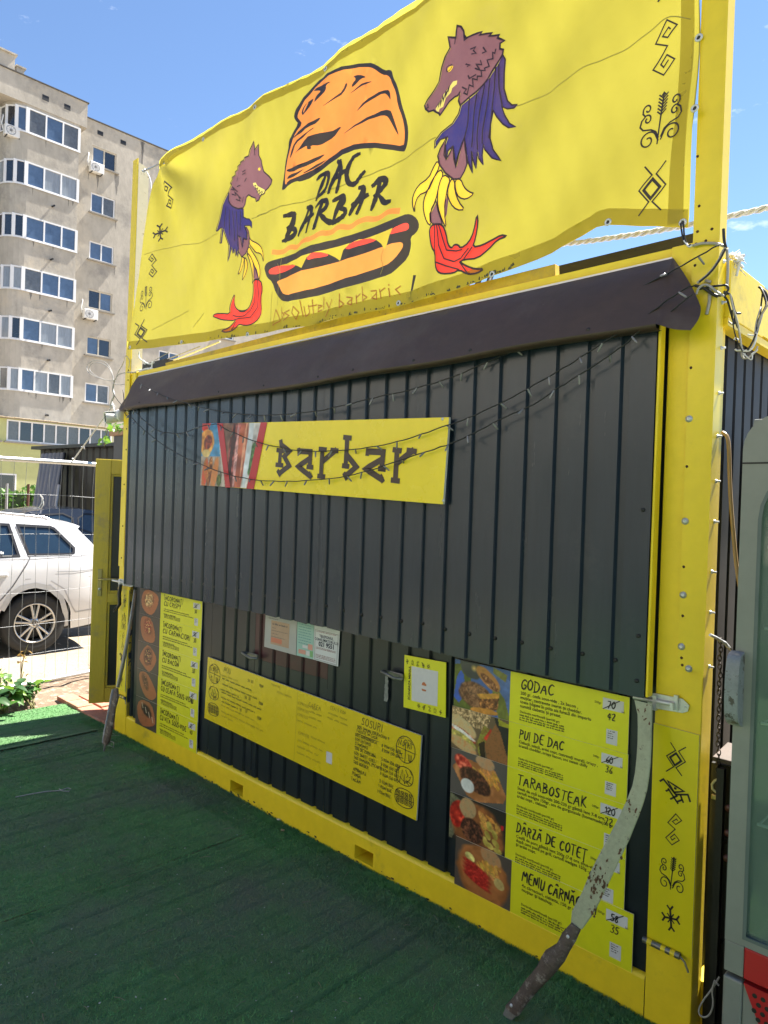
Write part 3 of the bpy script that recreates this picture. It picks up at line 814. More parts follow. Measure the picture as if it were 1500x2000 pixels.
strokes('wolf_lines', ['240,1490 243,1600 250,1690 260,1760 340,1790 430,1815', '255,1490 280,1640 330,1740 400,1762 450,1740 500,1670', '268,1490 310,1600 345,1680 420,1690 460,1680', '525,1660 470,1745', '440,1765 495,1848', '405,200 400,245', '465,185 472,225 490,210', '520,290 555,275 540,300 560,320 530,325', '610,280 632,310 605,320', '495,400 522,405 505,415', '555,425 590,440 560,395 600,400 590,370', '695,290 690,320 675,315 680,360 640,370 655,415 620,425 625,440 595,440 600,480 570,480 570,505 540,500 545,555 520,545 505,610 480,600 500,575 470,560', '560,470 520,500 512,480', '205,660 212,685 195,690', '700,420 690,560 665,700 640,900', '720,400 720,560 735,690', '660,500 640,640 600,860 595,940', '620,540 590,700 560,900 560,980', '570,600 545,760 520,960', '520,640 500,800 475,900'], C_, I_OL, .006, 6)
art('wolf_eye', '345,400 390,388 375,425 350,443 342,425', C_, I_YE, 5, 1, .004)
art('wolf_mouth', '265,695 290,660 330,600 370,550 395,510 425,506 422,532 390,560 385,590 350,630 330,690 300,700 290,730 274,715', C_, M('ink_fang', (.52, .45, .11), .42, trans=.4), 5, 0)
strokes('wolf_teeth', ['280,690 300,665 295,700 318,640 315,690 335,610 338,660 360,575 355,630 380,545 372,590'], C_, I_OL, .006, 7)
# --- cap
art('cap_outline', '215,1020 208,1000 222,900 228,830 248,720 248,650 268,610 318,530 290,500 285,470 300,410 360,310 440,220 500,180 610,130 720,95 820,82 880,105 940,145 975,140 1000,155 1010,200 1045,260 1062,340 1068,400 1085,480 1095,560 1085,650 1065,710 1050,720 960,710 840,703 740,712 660,740 560,790 430,880 370,930 330,950 310,945 270,975', B_, I_BK, 3, 1)
art('cap', '235,985 230,920 255,740 270,660 300,600 345,530 320,500 305,480 315,430 370,330 450,240 520,195 620,150 730,118 810,113 860,130 925,178 960,178 985,205 1000,240 1035,310 1040,400 1062,480 1068,560 1062,630 1052,680 960,672 840,665 740,672 650,700 550,750 430,840 340,905 310,920 260,950', B_, I_OR, 4, 1)
for s in ('410,285 450,262 570,225 520,258 525,280 505,310 430,385 440,340 470,310 480,290 440,290', '425,340 400,400 375,440 340,470 330,440 350,400 395,355', '655,225 662,245 630,300 560,360 480,420 560,350 630,280', '695,178 745,168 805,188 760,200 720,230 685,260 690,230 720,195', '860,218 780,230 720,260 665,310 720,270 790,245', '715,445 800,360 880,310 960,285 985,300 990,370 970,330 940,310 850,350 780,400', '610,605 700,550 780,500 900,445 985,430 1000,470 1028,600 1020,600 980,500 960,475 900,475 800,510 700,560', '300,760 330,730 380,640 450,600 520,580 620,530 570,590 520,640 460,680 410,690 415,715 385,720 390,690 345,722', '270,645 340,570 420,520 490,482 460,525 400,560 330,610', '262,800 275,700 330,640 460,540 380,620 310,680 290,730', '235,875 300,850 400,790 500,725 440,790 350,850 280,890', '245,945 270,905 330,880 370,850 310,910', '335,905 400,840 520,760 440,830'):
    art('cap_fold', s, B_, I_BK, 5, 1)
art('cap_fold', '385,365 375,400 355,440 345,450 350,420 370,385', B_, I_OR, 6, 1)
# --- brush lettering
LET = ['505,880 475,980 440,1075', '440,925 475,885 530,880 540,930 505,1025 440,1070', '540,1030 590,900 625,800', '600,800 632,828 625,900 598,1025', '570,935 655,875', '760,750 705,778 665,880 675,962 715,970 755,920 790,878',
       '285,1175 250,1280 215,1375', '225,1200 290,1172 272,1255 238,1282', '245,1280 292,1290 262,1345 200,1375', '310,1330 360,1210 395,1125', '370,1130 412,1130 400,1210 375,1310', '345,1242 425,1185',
       '500,1095 470,1190 440,1290', '445,1130 500,1085 540,1092 522,1150 465,1195', '490,1190 540,1250 600,1233', '635,1050 600,1150 570,1240', '580,1090 640,1045 650,1090 605,1132', '605,1135 660,1150 630,1205 570,1250',
       '680,1180 740,1070 785,985', '750,990 795,985 765,1080 730,1170', '700,1112 805,1040', '895,930 865,1030 830,1140', '840,970 890,920 935,922 922,972 850,1042', '880,1040 920,1098 965,1085']
strokes('brush_lettering', LET, B_, I_BK, .028, 4, 2, .45, jit=.16)
strokes('brush_bristles', [' '.join('%g,%g' % (x+9, y+4) for x, y in pts(s)) for s in LET[::2]], B_, I_BK, .010, 4, 2, .3, jit=.5)
_mv, _ = ribbon(dens(smooth2(b2(pts('130,1455 180,1460 240,1410 300,1420 360,1365 420,1372 480,1320 540,1325 600,1265 680,1275 740,1225 790,1205 850,1215 920,1175 970,1155 1045,1160', *B_)), 2, False), .03, False), .026)
ART.append((3, len(ART), 'mustard_line', _mv[0::2]+_mv[1::2][::-1], I_OR))
0 and strokes('mustard_line', ['130,1455 180,1460 240,1410 300,1420 360,1365 420,1372 480,1320 540,1325 600,1265 680,1275 740,1225 790,1205 850,1215 920,1175 970,1155 1045,1160'], B_, I_OR, .026, 3, 2)
# --- hot dog
art('hot_dog_outline', '75,1600 70,1570 90,1535 130,1510 400,1420 700,1320 900,1250 1080,1190 1130,1182 1165,1210 1175,1260 1155,1310 1115,1345 1115,1400 1085,1490 1030,1560 960,1620 880,1650 700,1700 500,1755 300,1810 235,1820 180,1800 135,1750 115,1665 85,1640', B_, ink('char', (.045, .034, .028), .12), 3, 1)
for s in ('95,1595 120,1565 170,1548 250,1545 310,1555 230,1585 110,1620', '385,1522 405,1480 450,1460 500,1462 540,1478 460,1500', '640,1440 665,1395 720,1365 800,1350 850,1352 880,1368 760,1400', '970,1335 1000,1285 1060,1255 1105,1245 1115,1265 1105,1295 1050,1310'):
    art('sausage', s, B_, ink('sausage', (.62, .055, .035)), 4, 1)
art('cheese', '170,1548 600,1410 1000,1282 975,1340 955,1400 935,1435 910,1395 870,1365 820,1350 740,1360 670,1390 630,1440 605,1515 570,1490 530,1470 480,1458 430,1465 390,1500 358,1578 320,1560 270,1545', B_, ink('cheese', (.38, .30, .03), .5), 5, 0)
art('bun', '148,1680 140,1665 170,1650 350,1600 600,1520 850,1440 1040,1380 1065,1390 1055,1430 1010,1500 940,1555 860,1585 600,1660 300,1760 240,1770 190,1750', B_, ink('bun', (.56, .225, .045)), 4, 1)
strokes('slogan_lettering', ['150,1870 130,1985 200,1955 150,1870', '210,1860 215,1940 235,1915 215,1895', '270,1880 235,1900 265,1920 230,1955', '300,1855 285,1900 310,1945 330,1895 300,1855', '340,1810 350,1920', '360,1850 365,1920 395,1895 390,1840', '415,1800 420,1900', '395,1850 445,1835', '490,1875 452,1885 455,1838 490,1845 455,1862', '500,1785 505,1870', '520,1820 540,1858', '565,1800 525,1925', '620,1760 625,1860 655,1835 625,1810', '675,1785 715,1790 710,1840 680,1830 715,1800', '740,1770 745,1830', '740,1790 770,1760', '785,1710 790,1810 820,1785 790,1765', '845,1740 880,1735 880,1795 850,1790 880,1755', '905,1725 910,1790', '905,1745 940,1715', '960,1715 965,1775', '960,1688 963,1694', '1035,1695 1000,1720 1030,1755'], B_, I_DR, .0058, 4)
art('exclamation_mark', '1115,1610 1136,1612 1109,1765 1099,1763', B_, I_BK, 4, 0)
art('exclamation_mark', '1103,1770 1115,1775 1118,1786 1112,1797 1101,1799 1092,1792 1091,1779', B_, I_BK, 4, 1)
# creases pressed into the sheet
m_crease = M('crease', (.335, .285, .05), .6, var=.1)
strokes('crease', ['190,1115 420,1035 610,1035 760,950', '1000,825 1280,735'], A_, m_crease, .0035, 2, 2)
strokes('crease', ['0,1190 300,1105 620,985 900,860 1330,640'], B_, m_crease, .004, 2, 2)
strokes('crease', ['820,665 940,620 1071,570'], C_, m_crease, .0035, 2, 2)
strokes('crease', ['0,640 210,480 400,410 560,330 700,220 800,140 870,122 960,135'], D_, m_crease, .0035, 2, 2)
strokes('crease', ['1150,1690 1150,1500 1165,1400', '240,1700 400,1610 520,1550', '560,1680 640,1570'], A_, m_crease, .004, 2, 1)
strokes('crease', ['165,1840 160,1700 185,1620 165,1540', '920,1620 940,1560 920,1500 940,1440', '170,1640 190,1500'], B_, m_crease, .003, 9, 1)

# the printed sheet: one skin cut along the print, so that light from behind passes every colour
def banner_sheet():
    A = np.array(OUTL); lo, hi = A.min(0), A.max(0)
    X, Y = np.meshgrid(np.arange(lo[0]+.02, hi[0], .04), np.arange(lo[1]+.02, hi[1], .04)); X, Y = X.ravel(), Y.ravel()
    k = _inside(X, Y, [OUTL])
    V, Ed = [Vector((a, b)) for a, b in zip(X[k], Y[k])], []
    for L in [OUTL]+[a[3] for a in ART]:
        b0 = len(V); V += [Vector(p) for p in L]; Ed += [(b0+i, b0+(i+1) % len(L)) for i in range(len(L))]
    r = delaunay_2d_cdt(V, Ed, [], 0, 1e-6)
    vs, fs = [(q.x, q.y) for q in r[0]], r[2]
    C = np.array([[sum(vs[i][0] for i in f)/3, sum(vs[i][1] for i in f)/3] for f in fs])
    who = np.where(_inside(C[:, 0], C[:, 1], [OUTL]), -1, -2)
    srt = sorted(ART, key=lambda a: (a[0], a[1]))
    for n, a in enumerate(srt):
        who[_inside(C[:, 0], C[:, 1], [a[3]])] = n
    for n in range(-1, len(srt)):
        F = [fs[i] for i in np.nonzero(who == n)[0]]
        if not F: continue
        use = sorted({i for f in F for i in f}); m = {q: i for i, q in enumerate(use)}
        b = MB(); b.add([ban(*vs[i]) for i in use], [tuple(m[i] for i in f) for f in F], smooth=True)
        b.build('sheet' if n < 0 else srt[n][2], m_ban if n < 0 else srt[n][4], BAN)
banner_sheet()

# --- emblem shapes shared by banner, post boards and menu sheet (unit box, y up)
def spiral_arc(cx, cy, r0, r1, a0, a1, n=20):
    return [(cx+(r0+(r1-r0)*i/n)*math.cos(rad(a0+(a1-a0)*i/n)), cy+(r0+(r1-r0)*i/n)*math.sin(rad(a0+(a1-a0)*i/n))) for i in range(n+1)]
def emblem(kind):
    """list of (points, relative width, closed)"""
    if kind == 'diamond':
        return [([(.2, 1), (.47, .78), (.02, .52), (.40, .22), (.03, 0)], .045, False), ([(.97, .97), (.62, .78), (.98, .49), (.52, .21), (.82, 0)], .045, False), ([(.5, .69), (.77, .48), (.46, .28), (.2, .5)], .085, True)]
    if kind == 'spiral':
        return [([(.73, .81), (.66, .85), (.41, .73), (.62, .67), (.98, .85), (.6, 1), (.12, .65), (.6, .52), (.02, .16), (.43, 0), (.88, .22), (.57, .36), (.32, .22), (.43, .15), (.62, .25)], .05, False)]
    if kind == 'flake':
        o = []
        for k in range(4):
            a = rad(90*k+8)
            c, s = math.cos(a), math.sin(a)
            o.append(([(.5, .5), (.5+.3*c, .5+.3*s)], .085, False))
            for q in (-.8, .8):
                o.append(([(.5+.3*c, .5+.3*s), (.5+.3*c+.19*math.cos(a+q), .5+.3*s+.19*math.sin(a+q))], .075, False))
            a2 = a+PI/4
            o.append(([(.5, .5), (.5+.22*math.cos(a2), .5+.22*math.sin(a2))], .05, False))
        return o
    if kind == 'bird':
        return [([(0, .81), (.11, .95), (.53, .39)], .075, False), ([(.25, .93), (.79, .66), (.48, .47)], .075, True), ([(.28, .56), (.61, 0)], .07, False), ([(.21, .42), (.32, .54)], .07, False), ([(.37, .10), (.58, .35)], .07, False), ([(.53, .39), (.92, .56), (1, .27)], .075, False), ([(.69, .42), (.78, .13)], .07, False), ([(.60, .08), (.75, .24)], .07, False), ([(.49, .68), (.53, .67)], .09, False)]
    if kind == 'plant':
        o = [([(.545, .98), (.45, 0)], .03, False)]
        for k in range(6):
            y = .92-k*.065; x = .545-.095*(1-y)
            o.append(([(x-.085, y+.05), (x, y-.03), (x+.095, y+.06)], .026, False))
        o.append(([(.49, .93), (.545, 1), (.60, .94)], .026, False))
        for m_ in (-1, 1):
            def X(x): return .5+m_*x
            o.append(([(X(.03), .06)]+[(X(px-.0), py) for px, py in spiral_arc(.28, .13, .19, .05, 150, -290, 30)], .03, False))
            o.append(([(X(.03), .12), (X(.10), .26), (X(.22), .34), (X(.40), .38), (X(.47), .46), (X(.44), .58), (X(.36), .65)]+[(X(px), py) for px, py in spiral_arc(.31, .57, .10, .03, 60, 420, 20)], .03, False))
            o.append(([(X(.36), .65), (X(.42), .72)]+[(X(px), py) for px, py in spiral_arc(.31, .77, .11, .03, -20, 330, 20)], .03, False))
        return o
def put_emblem(b, kind, cx, cz, w, h, f, k, flip=False, rot=0):
    for P_, wd, cl in emblem(kind):
        L = []
        for x, y in P_:
            u, v = ((1-x if flip else x)-.5)*w, (y-.5)*h
            L.append((cx+u*math.cos(rot)-v*math.sin(rot), cz+u*math.sin(rot)+v*math.cos(rot)))
        vv, ff = ribbon(dens(L, .02, cl), wd*1.2*min(w, h), cl)
        b.add([f(x, z, k) for x, z in vv], ff)
def span(px, py, w, h, y=-.024):
    """centre and size in metres of a printed mark from its box in the photograph's wall view"""
    c = onY(px, py, y)
    a, d = onY(px-w/2, py, y), onY(px+w/2, py, y)
    e, g = onY(px, py-h/2, y), onY(px, py+h/2, y)
    return c.x, c.z, d.x-a.x, e.z-g.z
for (kind, px, py, w, h, fl) in (('spiral', 1300, 95, 47, 96, False), ('plant', 1290, 230, 87, 98, False), ('diamond', 1276, 369, 54, 92, False), ('flake', 1296, -18, 50, 56, False),
                                 ('spiral', 333, 382, 24, 50, True), ('flake', 316, 455, 22, 36, False), ('spiral', 304, 520, 18, 46, True), ('plant', 291, 583, 28, 46, True), ('diamond', 280, 650, 24, 44, True)):
    b = MB(); put_emblem(b, kind, *span(px, py, w, h), ban, 4, fl); b.build(kind+'_emblem', I_BK, BAN)
# ================================================================== lettering
_G = {
 'A': '0,0 .3,1 .62,0|.1,.36 .54,.36', 'B': '.06,0 .06,1|.0,1 .42,.92 .44,.66 .08,.54 .52,.42 .5,.1 0,0', 'C': '.56,.86 .34,1 .08,.72 .04,.3 .26,0 .56,.16', 'D': '.06,0 .06,1|.0,.98 .4,.9 .6,.52 .42,.1 0,0',
 'E': '.5,1 .05,.97 .05,.02 .54,0|.05,.5 .42,.52', 'F': '.5,1 .05,.97 .05,0|.05,.5 .4,.52', 'G': '.56,.84 .34,1 .08,.74 .04,.28 .28,0 .56,.2 .56,.46 .32,.46', 'H': '.05,1 .05,0|.52,1 .52,0|.05,.5 .52,.52',
 'I': '.1,1 .08,0', 'J': '.4,1 .4,.2 .2,0 .02,.14', 'K': '.05,1 .05,0|.5,1 .06,.46 .54,0', 'L': '.06,1 .05,.02 .46,0', 'M': '.0,0 .1,1 .36,.36 .62,1 .72,0', 'N': '.05,0 .08,1 .52,.04 .54,1',
 'O': '.32,1 .06,.78 .04,.26 .3,0 .56,.24 .58,.74 .32,1', 'P': '.06,0 .06,1|0,.98 .44,.92 .5,.66 .08,.48', 'Q': '.32,1 .06,.78 .04,.26 .3,0 .56,.24 .58,.74 .32,1|.36,.26 .62,-.06', 'R': '.06,0 .06,1|0,.98 .44,.92 .48,.64 .08,.5|.2,.5 .56,0',
 'S': '.5,.88 .28,1 .06,.8 .18,.56 .46,.42 .46,.12 .24,0 .02,.14', 'T': '0,.98 .56,1|.28,1 .26,0', 'U': '.05,1 .06,.2 .28,0 .5,.2 .52,1', 'V': '0,1 .27,0 .56,1', 'W': '0,1 .18,0 .38,.7 .58,0 .76,1', 'X': '.02,1 .52,0|.52,1 .0,0', 'Y': '0,1 .26,.5 .52,1|.26,.5 .24,0', 'Z': '.02,.98 .5,1 .02,.0 .54,.02',
 '0': '.3,1 .05,.7 .05,.28 .28,0 .5,.28 .5,.74 .3,1', '1': '.02,.72 .24,1 .22,0', '2': '.04,.78 .26,1 .46,.76 .04,.02 .52,.04', '3': '.05,.92 .3,1 .44,.78 .2,.54 .48,.32 .3,0 .02,.1', '4': '.36,0 .38,1 .02,.34 .54,.36', '5': '.48,1 .1,.98 .08,.58 .4,.56 .46,.2 .22,0 .02,.1', '6': '.42,1 .1,.56 .06,.2 .26,0 .46,.2 .36,.46 .08,.34', '7': '.02,.98 .5,1 .2,0', '8': '.26,.54 .06,.76 .26,1 .46,.78 .26,.54 .04,.26 .26,0 .5,.26 .26,.54', '9': '.46,.66 .2,.5 .06,.76 .26,1 .46,.8 .44,.4 .3,0',
 '-': '.06,.46 .34,.46', '/': '0,-.05 .4,1.05', '(': '.22,1.05 .05,.6 .2,-.1', ')': '.02,1.05 .2,.6 .05,-.1', ':': '.08,.68 .09,.74|.08,.16 .09,.22', '.': '.06,0 .09,.04', ',': '.09,.06 .04,-.12', ' ': ''}
GL = {k: [[tuple(map(float, q.split(','))) for q in s.split()] for s in v.split('|') if s] for k, v in _G.items()}
def _acc(base, extra): return GL[base]+[[tuple(map(float, q.split(','))) for q in s.split()] for s in extra.split('|')]
GL['Ă'] = _acc('A', '.12,1.22 .3,1.12 .48,1.24'); GL['Â'] = _acc('A', '.14,1.12 .3,1.26 .48,1.12'); GL['Î'] = _acc('I', '-.06,1.12 .1,1.26 .24,1.12'); GL['Ț'] = _acc('T', '.30,-.10 .24,-.26'); GL['Ș'] = _acc('S', '.26,-.10 .2,-.26')
_hk = [0]
def hand(b, text, x, z, h, f, k=2, w=.12, width=None, slant=.10, slope=0.0, jit=.04, gap=.2, curve=1, vert=False):
    """hand-drawn capitals, origin at the left end of the baseline; h cap height in metres"""
    adv, items = 0, []
    for ch in text:
        g = GL.get(ch, GL[' '])
        wd = max([p[0] for s in g for p in s], default=.25)
        items.append((g, adv)); adv += wd+gap
    sx = (width/((adv-gap)*h)) if width else 1
    for g, a in items:
        dz, ro, sc = rng.uniform(-jit, jit), rng.uniform(-jit, jit)*1.2, 1+rng.uniform(-jit, jit)*1.5
        for s in g:
            L = []
            for px, py in s:
                u = (a+px*sc-py*ro)*sx+py*slant; v = py*sc+dz+px*ro
                if vert: L.append((x-v*h, z+u*h))
                else: L.append((x+u*h, z+v*h+slope*u*h))
            if len(L) > 2 and curve: L = smooth2(L, curve, False)
            vv, ff = ribbon(L, w*h, False, .35 if w > .11 else .2, .12 if w > .11 else 0)
            _hk[0] += 1; b.add([f(p, q, k+.12*(_hk[0] % 7)) for p, q in vv], ff)
    return adv*h*sx
def scribble(b, x, z, length, h, f, k=2, w=.0022, slope=0.0):
    """a line of handwriting too small to read"""
    u = 0
    while u < length:
        n = rng.randint(4, 9); L = []
        for i in range(n*2):
            L.append((x+u, z+slope*u+(h*rng.uniform(.5, 1) if i % 2 else h*rng.uniform(0, .25)))); u += h*rng.uniform(.22, .42)
            if u > length: break
        if len(L) > 1:
            vv, ff = ribbon(L, w); b.add([f(p, q, k) for p, q in vv], ff)
        u += h*.55
def dashes(b, x, z, length, h, f, k=2, slope=0.0):
    """a line of print too small to read: word-sized dashes of broken height"""
    u = 0
    while u < length:
        n = rng.randint(2, 7)
        for i in range(n):
            w = h*rng.uniform(.35, .6); a = h*rng.choice((.55, .6, .9))
            if u+w > length: break
            q = x+u; zz = z+slope*u
            b.add([f(q, zz, k), f(q+w*.75, zz, k), f(q+w*.75, zz+a*.85, k), f(q, zz+a, k)], [(0, 1, 2, 3)]); u += w
        u += h*.5
_TX = {}
def ptext(b, text, x, z, size, f, k=2, slope=0.0, bold=0.0, squeeze=1.0, align='LEFT', mi=0):
    key = (text, bold)
    if key not in _TX:
        cu = bpy.data.curves.new('t', 'FONT'); cu.body = text; cu.size = 1; cu.resolution_u = 2; cu.offset = bold
        ob = bpy.data.objects.new('t', cu); COL.objects.link(ob)
        me = ob.to_mesh()
        _TX[key] = ([tuple(v.co[:2]) for v in me.vertices], [tuple(p.vertices) for p in me.polygons])
        ob.to_mesh_clear(); bpy.data.objects.remove(ob); bpy.data.curves.remove(cu)
    V, F = _TX[key]
    if not V: return
    o = 0
    if align == 'CENTER': o = -max(v[0] for v in V)/2
    b.add([f(x+(u+o)*size*squeeze, z+v*size+slope*u*size, k) for u, v in V], F, mi)

# ------------------------------------------------------------------ printed photographs (vertex colours)
def lin(c):
    c = np.asarray(c, float)/255
    return np.where(c <= .04045, c/12.92, ((c+.055)/1.055)**2.4)
def vnoise(U, V, s):
    R = np.random.default_rng(s); G = R.random((64, 64))
    iu, iv = np.floor(U).astype(int), np.floor(V).astype(int); fu, fv = U-iu, V-iv
    fu, fv = fu*fu*(3-2*fu), fv*fv*(3-2*fv)
    g = lambda a, c: G[a % 64, c % 64]
    return (g(iu, iv)*(1-fu)+g(iu+1, iv)*fu)*(1-fv)+(g(iu, iv+1)*(1-fu)+g(iu+1, iv+1)*fu)*fv
class Pic:
    def __init__(s, w, h, col, seed=1):
        s.w, s.h, s.seed = w, h, seed
        s.U, s.V = np.meshgrid((np.arange(w)+.5)/w, (np.arange(h)+.5)/h)
        s.A = np.ones((h, w, 3))*np.array(col, float)
        s.asp = h/w
    def _put(s, m, col, tex=0.0, fr=14, col2=None):
        s.seed += 1
        n = vnoise(s.U*fr+s.seed, s.V*fr*s.asp, s.seed)*.6+vnoise(s.U*fr*2.3, s.V*fr*2.3*s.asp+3, s.seed+50)*.4
        c = np.array(col, float)*np.ones_like(s.A)
        if col2 is not None:
            q = .7*np.clip((n-.38)*2.6, 0, 1)[..., None]; c = c*(1-q)+np.array(col2, float)*q
        c = c*(1+tex*(n-.5)*2)[..., None]
        m = np.clip(m, 0, 1)[..., None]
        s.A = s.A*(1-m)+c*m
        return s
    def ell(s, cx, cy, rx, ry, ang, col, tex=.2, fr=14, col2=None, soft=.12, wob=.1):
        a = rad(ang); dx, dy = s.U-cx, (s.V-cy)*s.asp
        x, y = (dx*math.cos(a)+dy*math.sin(a))/rx, (-dx*math.sin(a)+dy*math.cos(a))/ry
        r = np.sqrt(x*x+y*y)+wob*(vnoise(s.U*9, s.V*9, s.seed+9)-.5)
        return s._put((1-r)/soft, col, tex, fr, col2)
    def poly(s, P_, col, tex=.2, fr=14, col2=None):
        P_ = pts(P_) if isinstance(P_, str) else P_
        m = _inside(s.U.ravel(), s.V.ravel(), [P_]).reshape(s.U.shape).astype(float)
        return s._put(m, col, tex, fr, col2)
    def line(s, a, b_, w, col):
        ax, ay = a; bx, by = b_
        t = np.clip(((s.U-ax)*(bx-ax)+(s.V-ay)*(by-ay))/((bx-ax)**2+(by-ay)**2), 0, 1)
        d = np.hypot(s.U-ax-t*(bx-ax), (s.V-ay-t*(by-ay))*s.asp)
        return s._put((w-d)/(w*.5), col, .1)
    def speck(s, n, box, r, col):
        R = random.Random(s.seed); 
        for _ in range(n):
            x, y = R.uniform(box[0], box[2]), R.uniform(box[1], box[3])
            s.ell(x, y, r*R.uniform(.6, 1.3), r*R.uniform(.4, .9), R.uniform(0, 180), np.array(col)*R.uniform(.8, 1.15), .1, soft=.4)
        return s
m_photo = M('photo_print', (1, 1, 1), .38, var=0, vcol=True)
def photo(name, pic, P, parent):
    """P(u,v) -> world point, v downwards"""
    w, h = pic.w, pic.h
    vs = [P((i+.5)/w if 0 < i < w-1 else (0 if i == 0 else 1), (j+.5)/h if 0 < j < h-1 else (0 if j == 0 else 1)) for j in range(h) for i in range(w)]
    me = bpy.data.meshes.new(name)
    me.from_pydata([tuple(v) for v in vs], [], [((j+1)*w+i, (j+1)*w+i+1, j*w+i+1, j*w+i) for j in range(h-1) for i in range(w-1)])
    ca = me.color_attributes.new('print', 'FLOAT_COLOR', 'POINT')
    c = np.ones((w*h, 4)); c[:, :3] = lin(np.clip(pic.A, 0, 255)).reshape(-1, 3)
    ca.data.foreach_set('color', c.ravel().astype(np.float32))
    return mo(name, me, m_photo, parent)

# ================================================================== sign board "Barbar"
m_sign = M('sign_yellow', (.88, .69, .025), .26, var=.05, vs=3, spot=[((.60, .50, .10), 40, .70, .04)])
m_edge = M('board_edge', (.55, .55, .52), .5)
def quadmap(TL, TR, BR, BL, y):
    q = [onY(*p, y) for p in (TL, TR, BR, BL)]
    def f(u, v, dy=0):
        p = (q[0]*(1-u)+q[1]*u)*(1-v)+(q[3]*(1-u)+q[2]*u)*v
        return Vector((p.x, p.y-dy, p.z))
    return f, q
def plate(b, q, th, mi=0, mj=1):
    """panel: front face q (TL TR BR BL), thickness th behind"""
    q = [Vector(p) for p in q]; k = [p+Vector((0, th, 0)) for p in q]
    b.add(q, [(3, 2, 1, 0)], mi); b.add(k, [(0, 1, 2, 3)], mj)
    b.add(q+k, [(i, (i+1) % 4, 4+(i+1) % 4, 4+i) for i in range(4)], mj)
SY = -.088
def fS(x, z, k): return Vector((x, SY-.0007*k, z))
SG = thing('kiosk_sign', 'yellow sign board with food photos at its left end screwed on the dark shutter', 'sign', (2.2, SY, 1.75))
_, q = quadmap((397, 828), (877, 815), (865, 985), (392, 947), SY)
b = MB(); plate(b, q, .012); b.build('panel', [m_sign, m_edge], SG)
b = MB(); b.box((1.45, SY+.013, 1.80), (1.48, -.0605, 2.07)); b.box((2.95, SY+.013, 1.80), (2.98, -.0605, 2.02)); b.build('bracket', m_black, SG)
S_ = (380, 780, 2.8846)
f_, q_ = quadmap(*pts('45,136 385,132 335,503 33,484', *S_), SY)
pc = Pic(96, 76, (190, 180, 170), 3)
pc.poly('0,0 .28,0 .42,1 0,1', (70, 140, 190), .2).poly('0,0 .16,0 .12,.08 .04,.14 0,.1', (200, 45, 35)).poly('.0,.52 .36,.52 .42,1 0,1', (165, 150, 140), .3, 18)
pc.ell(.09, .30, .15, .17, 10, (185, 110, 40), .35, 12, (225, 170, 80)).ell(.12, .30, .075, .10, 20, (110, 40, 22), .5, 22, (200, 80, 30)).ell(.09, .48, .08, .05, 0, (222, 190, 120), .2)
pc.ell(.08, .80, .055, .22, 8, (200, 120, 55), .3, 16, (170, 40, 30)).ell(.17, .78, .05, .21, 8, (120, 60, 30), .5, 20, (190, 130, 60)).ell(.27, .80, .065, .22, 10, (210, 140, 80), .3, 20, (180, 100, 50)).ell(.36, .9, .05, .08, 0, (80, 95, 45), .6, 30)
pc.poly('.37,0 1,0 .86,1 .52,1', (185, 180, 180), .25, 10, (215, 212, 214)).poly('.33,0 .55,0 .56,1 .48,1', (120, 85, 70), .4, 12).ell(.90, .55, .06, .22, 5, (70, 110, 60), .6, 34)
pc.ell(.59, .50, .10, .62, 2, (110, 45, 40), .55, 14, (165, 90, 85), wob=.3).ell(.72, .48, .085, .56, 2, (150, 70, 48), .25, 6, (190, 105, 75)).ell(.75, .4, .02, .4, 2, (215, 150, 120), .2).ell(.55, .55, .03, .5, 2, (60, 25, 25), .5, 20).ell(.63, .6, .025, .5, 0, (205, 150, 150), .4, 20).ell(.83, .45, .045, .5, 2, (205, 212, 222), .2, 9)
photo('food_photo', pc, lambda u, v: f_(u, v, .0008), SG)
m_red = M('sign_red', (.50, .018, .022), .3, var=.05)
for s in ('128,135 162,135 202,497 176,496', '374,130 411,130 336,505 294,503'):
    L = [(p.x, p.z) for p in (onY(a, c, SY) for a, c in pts(s, *S_))]
    b = MB(); b.add([fS(x, z, 3) for x, z in L], [(0, 1, 2, 3)]); b.build('red_stripe', m_red, SG)
_si = 0
b = MB()
for L in ('487,236 489,256 536,292 506,322 534,374 480,416', '486,290 479,368', '462,368 496,372', '468,286 502,292', '471,404 483,426', '590,292 655,296 650,380', '655,330 584,378 650,430', '588,282 590,304', '638,380 664,383', '647,418 657,438', '722,282 714,432', '722,350 795,288', '706,280 740,284', '698,432 732,436', '772,286 806,290', '862,215 852,375', '858,312 912,380 850,435', '845,214 880,218', '838,374 867,378', '845,420 858,446', '980,294 1065,298 1055,390', '1062,335 965,392 1055,450', '978,284 975,310', '1041,390 1072,394', '1049,434 1061,460', '1142,286 1132,455', '1140,360 1230,290', '1124,284 1161,290', '1114,455 1151,460', '1203,288 1246,294'):
    P_ = [(p.x, p.z) for p in (onY(a, c, SY) for a, c in pts(L, *S_))]
    short = len(P_) == 2 and math.hypot(P_[0][0]-P_[1][0], P_[0][1]-P_[1][1]) < .07
    v, f = ribbon(dens(P_, .02, False), .024 if short else .029); _si += 1; b.add([fS(x, z, 2+.17*(_si % 12)) for x, z in v], f)
b.build('lettering', M('sign_brown', (.045, .026, .022), .3, var=.4, vs=1.2), SG)
b = MB()
for px, py in ((868, 818), (870, 978)):
    p = onY(px, py, SY); b.lathe((p.x-.01, SY, p.z), (0, -1, 0), [(0, .007), (.003, .006), (.003, 0)], 8)
b.build('screw', m_zinc, SG)

